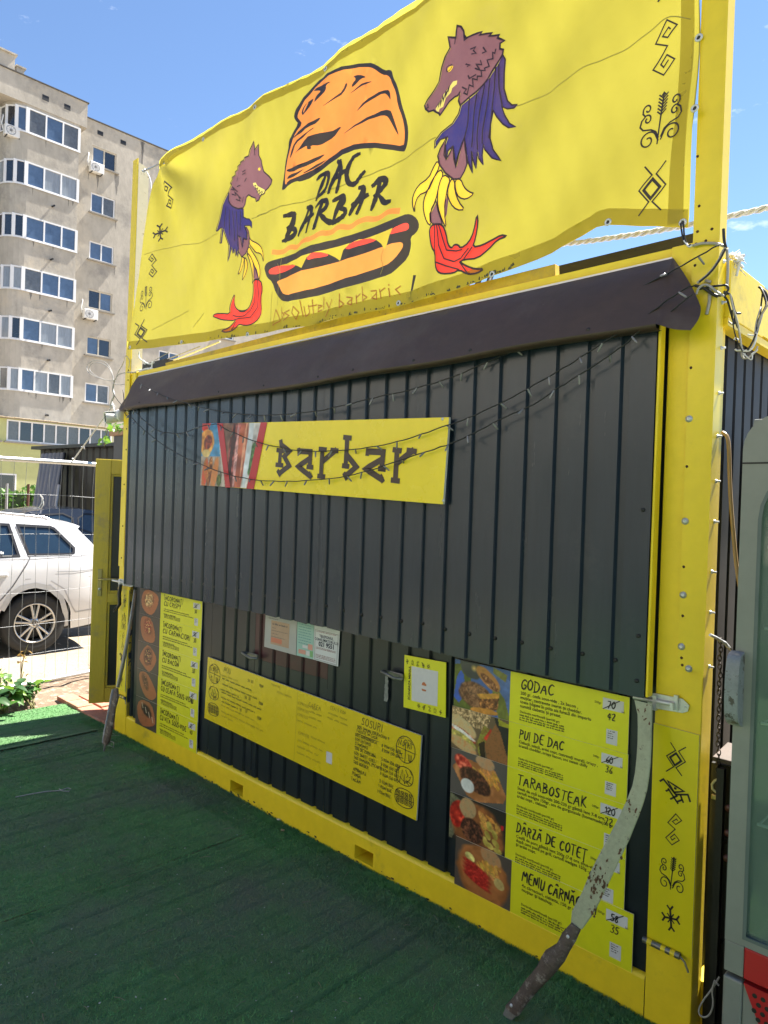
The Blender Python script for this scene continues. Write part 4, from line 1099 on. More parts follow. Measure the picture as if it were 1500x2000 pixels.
# ================================================================== menu boards on the wall
m_lime = M('menu_lime', (.73, .72, .015), .34, var=.05, vs=3)
m_paper = M('sticker_white', (.62, .62, .64), .6, var=.05, vs=8)
MY = .012
def menu_board(corners, pic_px, label, row, title, body, price, pic, title_px, small=False, nbars=3):
    y = MY - .0025*row
    _, q = quadmap(*corners, y)
    x0 = (q[0].x+q[3].x)/2; x1 = (q[1].x+q[2].x)/2; zt = (q[0].z+q[1].z)/2; zb = (q[2].z+q[3].z)/2
    t = thing('menu_board', label, 'menu board', ((x0+x1)/2, y, zb), 'right stack of menu boards' if not small else 'left stack of menu boards')
    xp = onY(pic_px, (corners[0][1]+corners[3][1])/2+20, y).x
    b = MB(); qq = [Vector((x0, y, zt)), Vector((x1, y, zt)), Vector((x1, y, zb)), Vector((x0, y, zb))]
    plate(b, qq, .004, 0, 1); b.build('panel', [m_lime, m_edge], t)
    f = lambda x, z, k: Vector((x, y-.0006*k, z))
    photo('food_photo', pic, lambda u, v: Vector((x0+(xp-x0)*u, y-.0006, zt+(zb-zt)*v)), t)
    H = zt-zb; W_ = x1-xp
    b = MB()
    for i, (tt, wpx, fz) in enumerate(title):
        hand(b, tt, xp+W_*(.10 if not small else .09), zt-H*fz, H*(.20 if not small else .165), f, 2, .16 if not small else .17, W_*wpx, .12, jit=.05)
    b.build('title', m_ink, t, kind='stuff')
    b = MB()
    z = zt-H*body[0]
    for s in body[1]:
        if isinstance(s, str): ptext(b, s, xp+W_*.10, z, H*.088, f, 2, bold=.012)
        else: dashes(b, xp+W_*.09, z, W_*s, H*.042, f)
        z -= H*(.083 if not small else .072)
    if not small: ptext(b, 'Declarație nutrițională (per100 gr)', xp+W_*.10, zb+H*.235, H*.062, f, 2, bold=.01)
    else: dashes(b, xp+W_*.09, zb+H*.21, W_*.30, H*.045, f)
    for i in range(nbars):
        dashes(b, xp+W_*.10, zb+H*(.175-.045*i), W_*.24, H*.036, f); dashes(b, xp+W_*.345, zb+H*(.175-.045*i), W_*.16, H*.036, f)
    if not small: ptext(b, '500gr', xp+W_*.735, zt-H*.23, H*.06, f, 2); ptext(b, 'lei', xp+W_*.945, zt-H*.30, H*.06, f, 2)
    b.build('small_print', m_ink, t, kind='stuff')
    sx0 = xp+W_*(.80 if not small else .80)
    b = MB(); b.add([f(sx0, zt-H*.30, 1), f(sx0+W_*.16, zt-H*.30, 1), f(sx0+W_*.16, zt-H*.10, 1), f(sx0, zt-H*.10, 1)], [(0, 1, 2, 3)]); b.build('price_sticker', m_paper, t)
    b = MB(); lx = xp+W_*.835; b.add([f(lx, zb+H*.10, 1), f(lx+W_*.085, zb+H*.10, 1), f(lx+W_*.085, zb+H*.36, 1), f(lx, zb+H*.36, 1)], [(0, 1, 2, 3)]); b.build('label_sticker', m_paper, t)
    b = MB()
    if price[0]:
        hand(b, price[0], sx0+W_*.035, zt-H*.27, H*.13, f, 3, .16, gap=.1); v_, f2 = ribbon([(sx0+W_*.005, zt-H*.30), (sx0+W_*.13, zt-H*.10)], H*.014); b.add([f(p, r_, 4) for p, r_ in v_], f2)
        hand(b, price[1], sx0+W_*.035, zt-H*.47, H*.135, f, 3, .14, gap=.12)
    for i in range(4): dashes(b, lx+W_*.012, zb+H*(.32-.04*i), W_*(.055-.012*(i % 2)), H*.026, f, 2)
    b.build('pen_price', m_ink, t, kind='stuff')
    return t
GREY, WOOD, WOODD = (92, 86, 82), (176, 112, 62), (128, 78, 42)
def fries(p, box, n, seed):
    R = random.Random(seed)
    for _ in range(n):
        p.ell(R.uniform(box[0], box[2]), R.uniform(box[1], box[3]), R.uniform(.05, .09), R.uniform(.018, .03), R.uniform(20, 80), (R.randint(195, 225), R.randint(140, 165), R.randint(55, 85)), .25, 20)
    return p
R1 = Pic(84, 60, (70, 100, 165), 11)
R1.poly('0,.1 .2,.05 .32,.25 .3,.6 .45,1 0,1', (95, 105, 40), .2).poly('.05,.35 .12,.2 .18,.3 .2,.7 .1,.9 .0,.8', (60, 95, 190), .1).poly('.6,.05 1,.2 1,1 .8,1 .7,.5', (85, 110, 165), .2).poly('.72,.3 .92,.6 1,.9 1,1 .82,1 .70,.6', (115, 120, 50), .2).poly('.7,.0 .95,.1 .92,.25 .7,.12', (120, 120, 60), .2)
R1.ell(.30, .10, .22, .17, 30, (70, 72, 74), .2, 5).ell(.36, .11, .07, .06, 30, (225, 190, 110), .1, soft=.9).ell(.62, .26, .26, .11, 32, (196, 140, 72), .3, 16, (150, 95, 50)).ell(.64, .32, .2, .06, 32, (140, 84, 52), .5, 26, (200, 160, 110))
R1.ell(.40, .66, .33, .20, 8, (112, 72, 46), .3, 24, (150, 110, 78)).ell(.42, .60, .22, .08, 8, (140, 100, 70), .5, 40).poly('.42,.62 .82,.5 .82,.62 .55,.75', (208, 150, 60), .2).poly('.45,.72 .82,.6 .80,.85 .5,.92', (120, 72, 40), .6, 26, (190, 130, 70)).ell(.56, .94, .26, .05, -4, (205, 140, 58), .2)
R2 = Pic(84, 56, (110, 90, 66), 22)
R2.poly('0,0 .7,0 .62,.4 0,.3', (150, 120, 80), .5, 40, (205, 180, 140)).poly('.75,.0 1,.1 1,.8 .9,.6', (36, 34, 36), .2).poly('.82,.02 1,.08 1,.16 .84,.16', (170, 165, 40)).ell(.20, .42, .28, .13, 25, (222, 200, 150), .2, 30, (180, 140, 90)).ell(.22, .60, .26, .07, 20, (205, 70, 40), .5, 18, (235, 225, 210)).ell(.2, .56, .26, .035, 20, (235, 228, 220), .2).ell(.2, .72, .28, .09, 18, (190, 175, 90), .4, 18).ell(.2, .84, .3, .09, 16, (214, 185, 130), .2, 24, (176, 112, 62))
R2.poly('.45,.75 .58,.25 .68,.3 .62,.62 .6,1 .52,1', (150, 120, 50), .4, 20, (110, 130, 50)).poly('.58,.55 .7,.28 .74,.36 .66,.62', (205, 60, 36), .3).poly('.60,.68 .78,.15 .86,.3 1,.85 1,1 .66,1', (158, 106, 62), .3, 40, (120, 76, 42)).poly('.5,.7 .6,.6 .62,1 .54,1', (50, 36, 22), .3)
R3 = Pic(84, 58, GREY, 33)
R3.poly('.03,.4 .2,.12 .8,.2 1,.66 .95,.82 .5,1 .3,.92', WOOD, .15, 8, (200, 140, 90)).ell(.24, .28, .2, .12, 30, (190, 50, 36), .4, 16, (226, 130, 100)).ell(.62, .10, .18, .10, 12, (200, 165, 125), .2, 20, (168, 120, 80))
fries(R3, (.42, .28, .86, .55), 40, 5).ell(.45, .56, .31, .17, 18, (74, 42, 30), .5, 26, (116, 72, 48)).ell(.32, .72, .13, .11, 10, (226, 226, 222), .1)
R4 = Pic(84, 58, (46, 40, 36), 44)
R4.poly('0,0 .2,.1 .3,.4 .05,1 0,1', (110, 110, 84), .3, 30).ell(.52, .62, .50, .42, 15, WOODD, .3, 8, (160, 96, 50)).ell(.15, .42, .15, .22, 10, (196, 40, 28), .4, 14, (226, 90, 60)).ell(.33, .22, .16, .16, 40, (196, 168, 120), .3, 20, (150, 110, 74)).ell(.94, .34, .03, .04, 0, (190, 30, 40))
fries(R4, (.55, .22, .88, .5), 22, 8)
for (x, y, a) in ((.72, .42, 70), (.82, .55, 60), (.70, .62, 50), (.84, .72, 30), (.74, .82, 20), (.88, .86, 10), (.66, .76, 65)): R4.ell(x, y, .075, .045, a, (176, 158, 66), .2, 10, (206, 186, 100))
R4.ell(.42, .66, .22, .18, 20, (70, 40, 30), .6, 30, (120, 74, 50))
R5 = Pic(84, 60, (84, 74, 66), 55)
R5.ell(.50, .56, .50, .42, 14, (150, 92, 48), .15, 6, (180, 114, 62)).ell(.50, .54, .44, .34, 14, (172, 108, 58), .15, 8).ell(.64, .13, .2, .12, 18, (190, 150, 104), .2, 20, (160, 110, 70))
fries(R5, (.42, .28, .8, .5), 34, 12).ell(.80, .58, .1, .08, 20, (205, 180, 110), .2).ell(.27, .30, .1, .06, 20, (215, 205, 120), .3)
for i in range(4):
    R5.ell(.40, .47+.085*i, .30, .052, 16, (166, 34, 28), .25, 30, (196, 60, 46), soft=.3)
RC = [((888, 1289), (1229, 1359), (1227, 1468), (887, 1384)), ((883, 1383), (1226, 1467), (1225, 1569), (882, 1464)), ((882, 1464), (1225, 1568), (1223, 1671), (879, 1554)), ((879, 1553), (1222, 1670), (1218, 1783), (877, 1636)), ((889, 1634), (1237, 1783), (1234, 1902), (889, 1725))]
menu_board(RC[0], 996, 'top menu board of the right stack, pressed sandwich photo on blue cloth', 0, [('GODAC', .29, .30)], (.41, ['200 gr. ceafa sous-vide , 2x bacon ,', 'muștar, castravete murat și cheddar.', 'toate băgate în ptita aia furată din imperiu', 'numită ciabatta și presat.']), ('70', '42'), R1, 1014)
menu_board(RC[1], 993, 'menu board of the right stack with two halved chicken sandwiches pictured', 1, [('PUI DE DAC', .39, .30)], (.41, ['Ciabată, salată, ardei copt, castraveți murați, crispy ,', 'branză cheddar, crispy bacon, sos sweet chilly']), ('60', '36'), R2, 1011)
menu_board(RC[2], 990, 'middle menu board of the right stack, steak with white sauce pictured', 2, [('TARABOSTEAK', .585, .30)], (.41, ['Steak de vită sous-vide 200-230 gr gătită lent 7-8 ore,', 'cartofi wedges 150gr, sos de gorgonzola (homemade)50 gr,', 'ardei copt , ciabatta']), ('120', '72'), R3, 1009)
menu_board(RC[3], 988, 'menu board of the right stack with steak, tomatoes and potato wedges pictured', 3, [('DÂRZĂ DE COTEȚ', .60, .30)], (.41, ['Ceafă de porc gătită lent 200g (7-8 ore sous-vide)', 'după care pusă pe grill, cartofi wedges 150g , ciabatta', 'și ardei copt.']), ('', ''), R4, 1006)
menu_board(RC[4], 999, 'bottom menu board of the right stack, row of red sausages pictured', 4, [('MENIU CÂRNĂCIORI', .62, .30)], (.41, ['4x cârnaciori, ciabatta, 150 gr cartofi', 'muștar și ketchup.']), ('58', '35'), R5, 1018)
# left stack
def bread(seed, shape, fill, fill2, extra=None):
    p = Pic(64, 62, (74, 66, 60), seed)
    p.poly(shape, (178, 98, 54), .15, 8, (196, 112, 64))
    return p
LC = [((274, 1148), (396, 1176), (392.5, 1227), (272.5, 1200)), ((272.5, 1200), (393, 1227), (391, 1286), (270, 1254)), ((270, 1254), (391, 1286), (387.4, 1346.4), (267.5, 1308)), ((267.5, 1308), (388, 1346), (386, 1407), (266, 1361)), ((266, 1361), (386, 1407), (383, 1469), (263.5, 1414))]
def Lpic(seed, P_, inner, c1, c2, bits):
    p = Pic(60, 66, (78, 70, 64), seed)
    p.poly(smooth2(pts(P_), 1), (178, 110, 70), .14, 6, (158, 94, 58))
    p.ell(*inner, (146, 90, 58), .3, 14, c1).ell(inner[0], inner[1], inner[2]*.8, inner[3]*.8, inner[4], c1, .5, 18, c2)
    for c, n, r in bits: p.speck(n, (inner[0]-inner[2]*.6, inner[1]-inner[3]*.6, inner[0]+inner[2]*.6, inner[1]+inner[3]*.6), r, c)
    return p
L1 = Lpic(61, '.08,.35 .2,.05 .5,-.02 .85,.12 .92,.35 .75,.8 .55,.98 .3,.9 .1,.7', (.45, .40, .26, .38, 10), (176, 130, 84), (206, 170, 120), [((222, 200, 150), 26, .035)])
L2 = Lpic(62, '.1,.12 .3,.05 .62,.1 .8,.6 .78,.9 .5,.98 .2,.9 .08,.5', (.45, .40, .22, .36, -6), (150, 70, 50), (196, 150, 90), [((222, 190, 120), 18, .035), ((150, 40, 40), 14, .04)])
L3 = Lpic(63, '.5,.02 .85,.3 .9,.55 .62,1 .45,.95 .1,.7 .12,.5 .3,.2', (.50, .45, .22, .40, 8), (86, 48, 38), (150, 100, 70), [((206, 170, 100), 14, .035), ((70, 30, 30), 14, .04)])
L4 = Lpic(64, '.1,.12 .4,.02 .62,.15 .95,.6 .95,.8 .7,.98 .4,.9 .15,.5', (.42, .38, .15, .36, -22), (112, 66, 44), (90, 54, 40), [((170, 120, 90), 16, .03)])
L5 = Lpic(65, '.08,.25 .3,.05 .75,.06 .92,.5 .95,.75 .6,.92 .3,.98 .1,.7', (.52, .38, .32, .22, 38), (52, 30, 26), (76, 44, 34), [])
for i in range(4): L5.line((.3+.16*i, .16+.12*i), (.36+.16*i, .34+.12*i), .018, (214, 196, 176))
LT = [('CU CRISPY', .42), ('CU CARNACIORI', .66), ('CU BACON', .42), ('CU CEAFA SOUS-VIDE', .78), ('CU VITA SOUS-VIDE', .66)]
LL = ['top menu board of the left stack, half hidden by the shutter edge', 'menu board of the left stack with red sausage bread pictured, second down', 'middle menu board of the left stack, pointed bread with bacon pictured', 'menu board of the left stack with long narrow filled bread pictured', 'bottom menu board of the left stack, dark meat with white sauce pictured']
PR = [('50', '30'), ('50', '30'), ('50', '30'), ('65', '38'), ('65', '40')]
for i in range(5):
    menu_board(LC[i], (313.5, 311.5, 310, 307.5, 306)[i], LL[i], i, [('ÎNCORONAȚI', .46, .25), (LT[i][0], LT[i][1], .46)], (.60, [.62, .72]), PR[i], (L1, L2, L3, L4, L5)[i], 0, True)

# ================================================================== long hand-written board
m_board = M('board_yellow', (.74, .57, .013), .28, var=.05, vs=2)
BY = .006
BB = thing('price_board', 'long yellow board with handwritten sauce and drink prices on the lower wall', 'price board', (2.1, BY, .36))
_, q = quadmap((406, 1283), (823, 1437), (813, 1603), (399, 1402), BY)
b = MB(); plate(b, q, .008); b.build('panel', [m_board, m_edge], BB)
sl_ = (q[1].z-q[0].z)/(q[1].x-q[0].x)
def fB(x, z, k): return Vector((x, BY-.0006*k, z))
m_pen = M('marker', (.02, .018, .016), .5); m_fade = M('faded_marker', (.25, .19, .02), .5)
def bh(b, s, px, py, h, w=.10, **kw):
    p = onY(px, py, BY); hand(b, s, p.x, p.z, h, fB, 2, w, slope=sl_, jit=.06, **kw)
b = MB()
bh(b, 'NOU', 437, 1312, .034, .07)
for (px, py, s) in ((484, 1331, '55'), (489, 1333, ' 33'), (507, 1341, 'RON'), (478, 1364, '55'), (484, 1366, ' 33'), (506, 1375, 'RON'), (468, 1388, '55'), (478, 1390, ' 57'), (503, 1404, 'RON')): bh(b, s, px, py, .016, .17)
for (px, py, l) in ((434, 1326, .30), (434, 1337, .36), (431, 1347, .19), (433, 1353, .40), (432, 1363, .34), (433, 1371, .17)):
    p = onY(px, py, BY); scribble(b, p.x, p.z, l, .011, fB, 2, .0021, sl_-.015)
bh(b, 'SOSURI', 706, 1415, .036, .09)
rows_ = [('SOS SPRING (SRIRACHA) 9', 698, 1422, ''), ('FĂCUTE ÎN CASĂ:', 697, 1429, ''), ('SOS GORGONZOLA', 694, 1437, '8 RON (50 GR)'), ('SOS USTUROI', 694, 1445.5, '8 RON (50 GR)'), ('STANDARD', 693.5, 1454, ''), ('SOS DE CURCUBĂ', 693, 1463, '5 RON (50 GR)'), ('SOS SWEET CHILLI', 692, 1472.5, '5 RON (50 GR)'), ('SOS SAMURAI (PICANT)', 691.5, 1481, '5 RON (50 GR)'), ('SOS BURGER', 691, 1490, '5 RON (50 GR)'), ('AMBALAJ', 690, 1504, '2 RON/BUC'), ('PUNGĂ', 688, 1513, '1 RON/BUC'), ('TACÂM', 686, 1523, '1 RON/BUC')]
for s, px, py, r in rows_:
    big = s in ('AMBALAJ', 'PUNGĂ', 'TACÂM')
    bh(b, s, px, py, .0165 if big else .0145, .17)
    if r:
        p = onY(px, py, BY); hand(b, r, p.x+.178, p.z+sl_*.178-.001, .0145, fB, 2, .16, slope=sl_, jit=.06)
for (px, py, l) in ((697, 1431, .15), (693, 1456, .075)):
    p = onY(px, py, BY); v, f = ribbon([(p.x, p.z-.002), (p.x+l, p.z-.002+sl_*l)], .002); b.add([fB(x, z, 2) for x, z in v], f)
b.build('handwriting', m_pen, BB, kind='stuff')
b = MB()
for s, px, py, h in (('CAFEA', 603, 1380, .026), ('ESPRESSO 7 RON', 583, 1375, .015), ('ESPRESSO', 582, 1386, .015), ('ESPRESSO', 581, 1397, .015), ('ESPRESSO', 583, 1433, .015), ('CEAI 5 RON', 645, 1385, .018)): bh(b, s, px, py, h, .10)
for (px, py, l) in ((433, 1320, .17), (604, 1391, .10), (603, 1402, .10), (580, 1408, .16), (607, 1441, .12), (582, 1447, .20), (581, 1459, .17), (580, 1471, .20), (641, 1394, .14), (530, 1338, .08), (541, 1353, .14)):
    p = onY(px, py, BY); scribble(b, p.x, p.z, l, .013, fB, 2, .0016, sl_)
for (px, py, l) in ((432, 1378, .34), (432, 1390, .42), (433, 1399, .12), (640, 1403, .15)):
    p = onY(px, py, BY); scribble(b, p.x, p.z, l, .011, fB, 2, .0016, sl_-.015)
p0, p1 = onY(582, 1351, BY), onY(574, 1486, BY); v, f = ribbon([(p0.x, p0.z), (p1.x, p1.z)], .0015); b.add([fB(x, z, 1) for x, z in v], f)
b.build('faded_handwriting', m_fade, BB, kind='stuff')
def stamp(b, px, py, rx, ry, kind):
    cx, cz, w, h = span(px, py, 2*rx, 2*ry, BY)
    if kind == 0: L = [(cx+w/2*math.cos(a), cz+h/2*math.sin(a)) for a in np.linspace(0, 2*PI, 40, endpoint=False)]
    else: L = smooth2([(cx-w/2, cz-h/2), (cx+w/2, cz-h/2), (cx+w/2, cz+h/2), (cx-w/2, cz+h/2)], 3)
    v, f = ribbon(L, .0035, True); b.add([fB(x, z, 2) for x, z in v], f)
    S = []
    if kind == 0:
        S += [[(-.02, -.48), (0, .25)], [(-.48, .02), (.48, -.05)], [(-.4, .08), (-.36, .3), (-.28, .12), (-.22, .32)], [(-.15, .1), (-.14, .28), (-.04, .2), (-.14, .1)], [(.1, .08), (.12, .3), (.2, .2), (.1, .2), (.24, .08)], [(.3, .1), (.26, .3), (.38, .28)], [(-.3, -.1), (-.2, -.3)], [(-.35, -.25), (-.15, -.18)], [(-.3, -.36), (-.1, -.36)], [(.15, -.15), (.17, -.38), (.3, -.38), (.32, -.15)], [(.24, -.15), (.24, -.45)], [(-.3, .36), (-.1, .42)], [(.12, .4), (.3, .34)]]
        S += [[(.0+.07*math.cos(a), .31+.06*math.sin(a)) for a in np.linspace(0, 2*PI, 10)]]
    elif kind == 1:
        S += [[(-.3, -.4), (-.15, .3), (-.05, -.3), (-.3, -.1)], [(.05, .35), (.2, .1), (.1, -.05)], [(.1, -.35), (.3, -.1), (.38, .1), (.25, .0)], [(-.4, .2), (-.3, .4)], [(.0, -.42), (.1, -.2), (.25, -.42)], [(.3, .4), (.42, .2)], [(0, .1), (.0, -.4)], [(.15, -.2), (.4, -.3)]]
    else:
        for i in range(4):
            for j in range(2):
                x0, y0 = -.40+.22*i, -.32+.38*j
                S += [[(x0, y0), (x0+.14, y0), (x0+.14, y0+.26), (x0, y0+.26), (x0, y0)], [(x0+.05, y0+.06), (x0+.1, y0+.2)], [(x0+.02, y0+.2), (x0+.11, y0+.08)]]
        S += [[(-.48, .02), (.48, -.02)]]
    for s in S:
        v, f = ribbon([(cx+x*w, cz+y*h) for x, y in s], .0032); b.add([fB(x, z, 2) for x, z in v], f)
for a_ in ((792.4, 1464, 18.5, 26, 0), (790.5, 1516, 16.5, 18, 1), (789.6, 1559, 18.5, 18, 2), (419, 1316, 11, 19, 0), (417.6, 1354, 9.5, 12.5, 1), (416.9, 1385.6, 10.8, 12, 2)):
    b = MB(); stamp(b, *a_); b.build('stamp_drawing', m_pen, BB, kind='stuff')
p = onY(643, 1480, BY)
b = MB(); b.add([fB(p.x-.022, p.z-.028, 1), fB(p.x+.022, p.z-.028, 1), fB(p.x+.022, p.z+.028, 1), fB(p.x-.022, p.z+.028, 1)], [(0, 1, 2, 3)]); b.build('label_sticker', m_paper, BB)

# ================================================================== small sheets on the wall
def sheet(name, label, cat, corners, y, mats, th=.0015, group=None):
    _, q = quadmap(*corners, y)
    t = thing(name, label, cat, ((q[2].x+q[3].x)/2, y, (q[2].z+q[3].z)/2), group)
    b = MB(); plate(b, q, th, 0, 0); b.build('paper', mats, t)
    return t, q
PY = .016
def fP(x, z, k): return Vector((x, PY-.0006*k, z))
def stripes(parent, q, rows, mat, name='print_lines'):
    b = MB(); sl = (q[1].z-q[0].z)/(q[1].x-q[0].x)
    for (u, v, l, h) in rows:
        x = q[0].x+(q[1].x-q[0].x)*u; z = q[0].z*(1-v)+q[3].z*v+sl*(x-q[0].x)
        dashes(b, x, z, (q[1].x-q[0].x)*l, h, fP, 2, sl)
    b.build(name, mat, parent, kind='stuff')
t, q = sheet('notice', 'orange and grey certificate sheet in a plastic sleeve, leftmost of three notices', 'notice', ((519, 1198), (580, 1211), (578, 1280), (516, 1263)), PY, M('paper_grey', (.38, .39, .39), .35, var=.05), group='notices under the shutter')
b = MB()
def qp(q, u, v): return (q[0]*(1-u)+q[1]*u)*(1-v)+(q[3]*(1-u)+q[2]*u)*v
for (u0, v0, u1, v1, c) in ((.20, .16, .78, .86, 0), (.22, .66, .56, .80, 1)):
    P_ = [qp(q, u0, v0), qp(q, u1, v0), qp(q, u1, v1), qp(q, u0, v1)]
    b.add([p+Vector((0, -.0006*(1+c), 0)) for p in P_], [(0, 1, 2, 3)], c)
b.build('orange_field', [M('paper_peach', (.44, .30, .21), .5), M('paper_orange', (.58, .20, .12), .5)], t)
stripes(t, q, [(.12, .12, .3, .006), (.24, .28, .5, .012), (.24, .38, .12, .005), (.22, .46, .52, .005), (.22, .55, .22, .005), (.22, .64, .45, .005)], M('grey_ink', (.12, .11, .12), .5))
t, q = sheet('notice', 'narrow teal printed leaflet between two paler notices', 'notice', ((581, 1211), (613, 1218), (612, 1288), (579, 1280)), PY-.001, M('paper_teal', (.30, .50, .46), .4, var=.06), group='notices under the shutter')
stripes(t, q, [(.1, .1+.075*i, .78, .0055) for i in range(8)], M('teal_ink', (.05, .2, .24), .5))
b = MB()
for (u0, v0, u1, v1, c) in ((.35, .66, .66, .74, 0), (.68, .60, .95, .76, 1), (.12, .80, .55, .92, 1), (.58, .80, .78, .93, 0), (.80, .78, .97, .95, 2)):
    P_ = [qp(q, u0, v0), qp(q, u1, v0), qp(q, u1, v1), qp(q, u0, v1)]
    b.add([p+Vector((0, -.0007, 0)) for p in P_], [(0, 1, 2, 3)], c)
b.build('leaflet_pictures', [m_paper, M('paper_salmon', (.6, .3, .24), .5), M('paper_green', (.2, .42, .18), .5)], t)
t, q = sheet('notice', 'white consumer phone notice with large black digits, rightmost of three notices', 'notice', ((614, 1218), (664, 1229), (660, 1302), (612, 1288)), PY-.002, M('paper_white', (.60, .63, .66), .4, var=.03), group='notices under the shutter')
b = MB(); sl = (q[1].z-q[0].z)/(q[1].x-q[0].x); W3 = q[1].x-q[0].x; cx = q[0].x+W3*.5; H3 = q[0].z-q[3].z
for s, v, sz, bo in (('TELEFONUL', .34, .020, .01), ('CONSUMATORULUI', .44, .020, .01), ('021 9551', .58, .032, .03)): ptext(b, s, cx, q[0].z-H3*v, sz, lambda x, z, k: fP(x, z, 6), 2, slope=sl, bold=bo, align='CENTER')
b.build('lettering', M('navy_ink', (.02, .025, .06), .5), t)
b = MB()
for v, mi in ((.64, 0), (.67, 0), (.84, 1), (.88, 1), (.92, 0), (.20, 0)): dashes(b, q[0].x+W3*.1, q[0].z-H3*v, W3*.78, .005, lambda x, z, k: fP(x, z, 6), 2, sl)
b.build('print_lines', M('red_ink', (.22, .05, .06), .5), t, kind='stuff')
b = MB()
P_ = [qp(q, u, v)+Vector((0, -.001, 0)) for u, v in ((.05, .16), (.95, .16), (.95, .97), (.05, .97))]
for i in range(4): b.tube([P_[i], P_[(i+1) % 4]], .0008, 4)
b.build('border_line', M('grey_ink', (.12, .11, .12), .5), t)
# menu sheet with its code area left blank
t, q = sheet('menu_sheet', 'small yellow sheet with vertical lettering and a white square on the lower wall', 'sign', ((790, 1279), (871, 1294), (870, 1402), (788, 1381)), .010, M('sheet_lime', (.72, .71, .015), .3, var=.04), .003)
def fQ(x, z, k): return Vector((x, .010-.0006*k, z))
b = MB(); P_ = [onY(a, c, .0094) for a, c in pts('600,290 1085,390 1070,1030 600,920', 740, 1270, 9.375)]; b.add(P_, [(3, 2, 1, 0)]); b.build('white_square', m_paper, t)
b = MB(); Hq = q[0].z-q[3].z; Wq = q[1].x-q[0].x
_bt = MB(); ptext(_bt, 'SCANEAZA MENIUL', 0, 0, .0172, lambda x, z, k: Vector((x, 0, z)), bold=.025)
b.add([fQ(q[3].x+Wq*.155-v[2], q[3].z+Hq*.17+v[0], 2) for v in _bt.v], _bt.f)
for i, kd in enumerate(('flake', 'plant', 'spiral', 'bird', 'diamond')):
    put_emblem(b, kd, q[0].x+Wq*(.08+.13*i), q[0].z-Hq*.11, .018, .024, fQ, 2)
    put_emblem(b, kd, q[1].x-Wq*(.08+.13*i), q[3].z+Hq*.11, .018, .024, fQ, 2, True)
b.build('lettering', m_ink, t)
b = MB(); c = qp(q, .50, .52)
b.add([fQ(c.x+x, c.z+z, 3) for x, z in ((-.014, .004), (-.010, .016), (.0, .02), (.012, .012), (.014, .004))], [(0, 1, 2, 3, 4)]); b.add([fQ(c.x+x, c.z+z, 3) for x, z in ((-.014, -.012), (-.010, -.02), (.01, -.02), (.014, -.012))], [(0, 1, 2, 3)])
b.build('small_logo', M('logo_orange', (.5, .16, .06), .5), t)

# emblem boards on the two corner posts
def emblem_board(corners, y, label, kinds, w, nm='emblem_board'):
    _, q = quadmap(*corners, y)
    t = thing(nm, label, 'emblem board', ((q[2].x+q[3].x)/2, y, q[3].z), 'emblem boards on the corner posts')
    b = MB(); plate(b, q, .0035, 0, 1); b.build('panel', [M('emblem_yellow', (.74, .62, .010), .3, var=.05), m_edge], t)
    f = lambda x, z, k: Vector((x, y-.0006*k, z))
    for kd, v, hh in kinds:
        c = qp(q, .52, v); b = MB(); put_emblem(b, kd, c.x, c.z, w*(1.35 if kd == 'plant' else 1.55 if kd == 'bird' else .8 if kd == 'spiral' else 1), hh, f, 2, rot=.0); b.build(kd+'_emblem', m_ink, t)
emblem_board(((1277, 1412), (1366, 1436), (1351, 1873), (1264, 1833)), -.006, 'yellow board with five black folk emblems on the right corner post', [('diamond', .135, .098), ('bird', .285, .068), ('spiral', .455, .105), ('plant', .655, .108), ('flake', .86, .09)], .064)
emblem_board(((238, 1150), (252, 1153), (244, 1352), (226, 1345)), -.006, 'narrow yellow board with five black folk emblems on the left corner post', [('flake', .11, .10), ('plant', .31, .12), ('spiral', .51, .13), ('bird', .69, .09), ('diamond', .88, .11)], .05)
# ================================================================== swords leaning on the kiosk
def onP(px, py, p0, n):
    d = _ray(px, py); p0, n = Vector(p0), Vector(n); return CAM + d*((p0-CAM).dot(n)/d.dot(n))
def loft(b, rows, thick, nrm, mi=0, prof='blade'):
    """rows: (left point, right point); cross-section swells by thick along nrm"""
    nrm = Vector(nrm).normalized(); ring = []
    for i, (l, r) in enumerate(rows):
        t = thick[i] if isinstance(thick, (list, tuple)) else thick
        c = (l+r)/2; h = (r-l)/2
        if prof == 'blade': S = [(-1, 0), (-.75, .5), (.4, 1), (.9, 1), (1, .5), (1, -.5), (.9, -1), (.4, -1), (-.75, -.5)]
        else: S = [(math.cos(a), math.sin(a)) for a in np.linspace(PI, -PI, 12, endpoint=False)]
        ring.append([c+h*a+nrm*t*q for a, q in S])
    n = len(ring[0])
    b.add([p for R_ in ring for p in R_], [(i*n+j, i*n+(j+1) % n, (i+1)*n+(j+1) % n, (i+1)*n+j) for i in range(len(ring)-1) for j in range(n)], mi, prof != 'blade')
    b.add(ring[0], [tuple(range(n))[::-1]], mi); b.add(ring[-1], [tuple(range(n))], mi)
def prs(s):
    o = []
    for t in s.split():
        l, r = t.split('-'); o.append((tuple(map(float, l.split(','))), tuple(map(float, r.split(',')))))
    return o
m_blade = M('chipped_blade', (.33, .36, .25), .55, .25, var=.18, vs=9, bump=.2, bs=50, spot=[((.11, .05, .025), 28, .63, .04), ((.16, .15, .12), 46, .62, .04), ((.42, .44, .36), 7, .60, .2)])
m_carve = M('carved_wood', (.085, .062, .050), .55, var=.45, vs=12, bump=.9, bs=34, spot=[((.27, .235, .20), 26, .53, .1)])
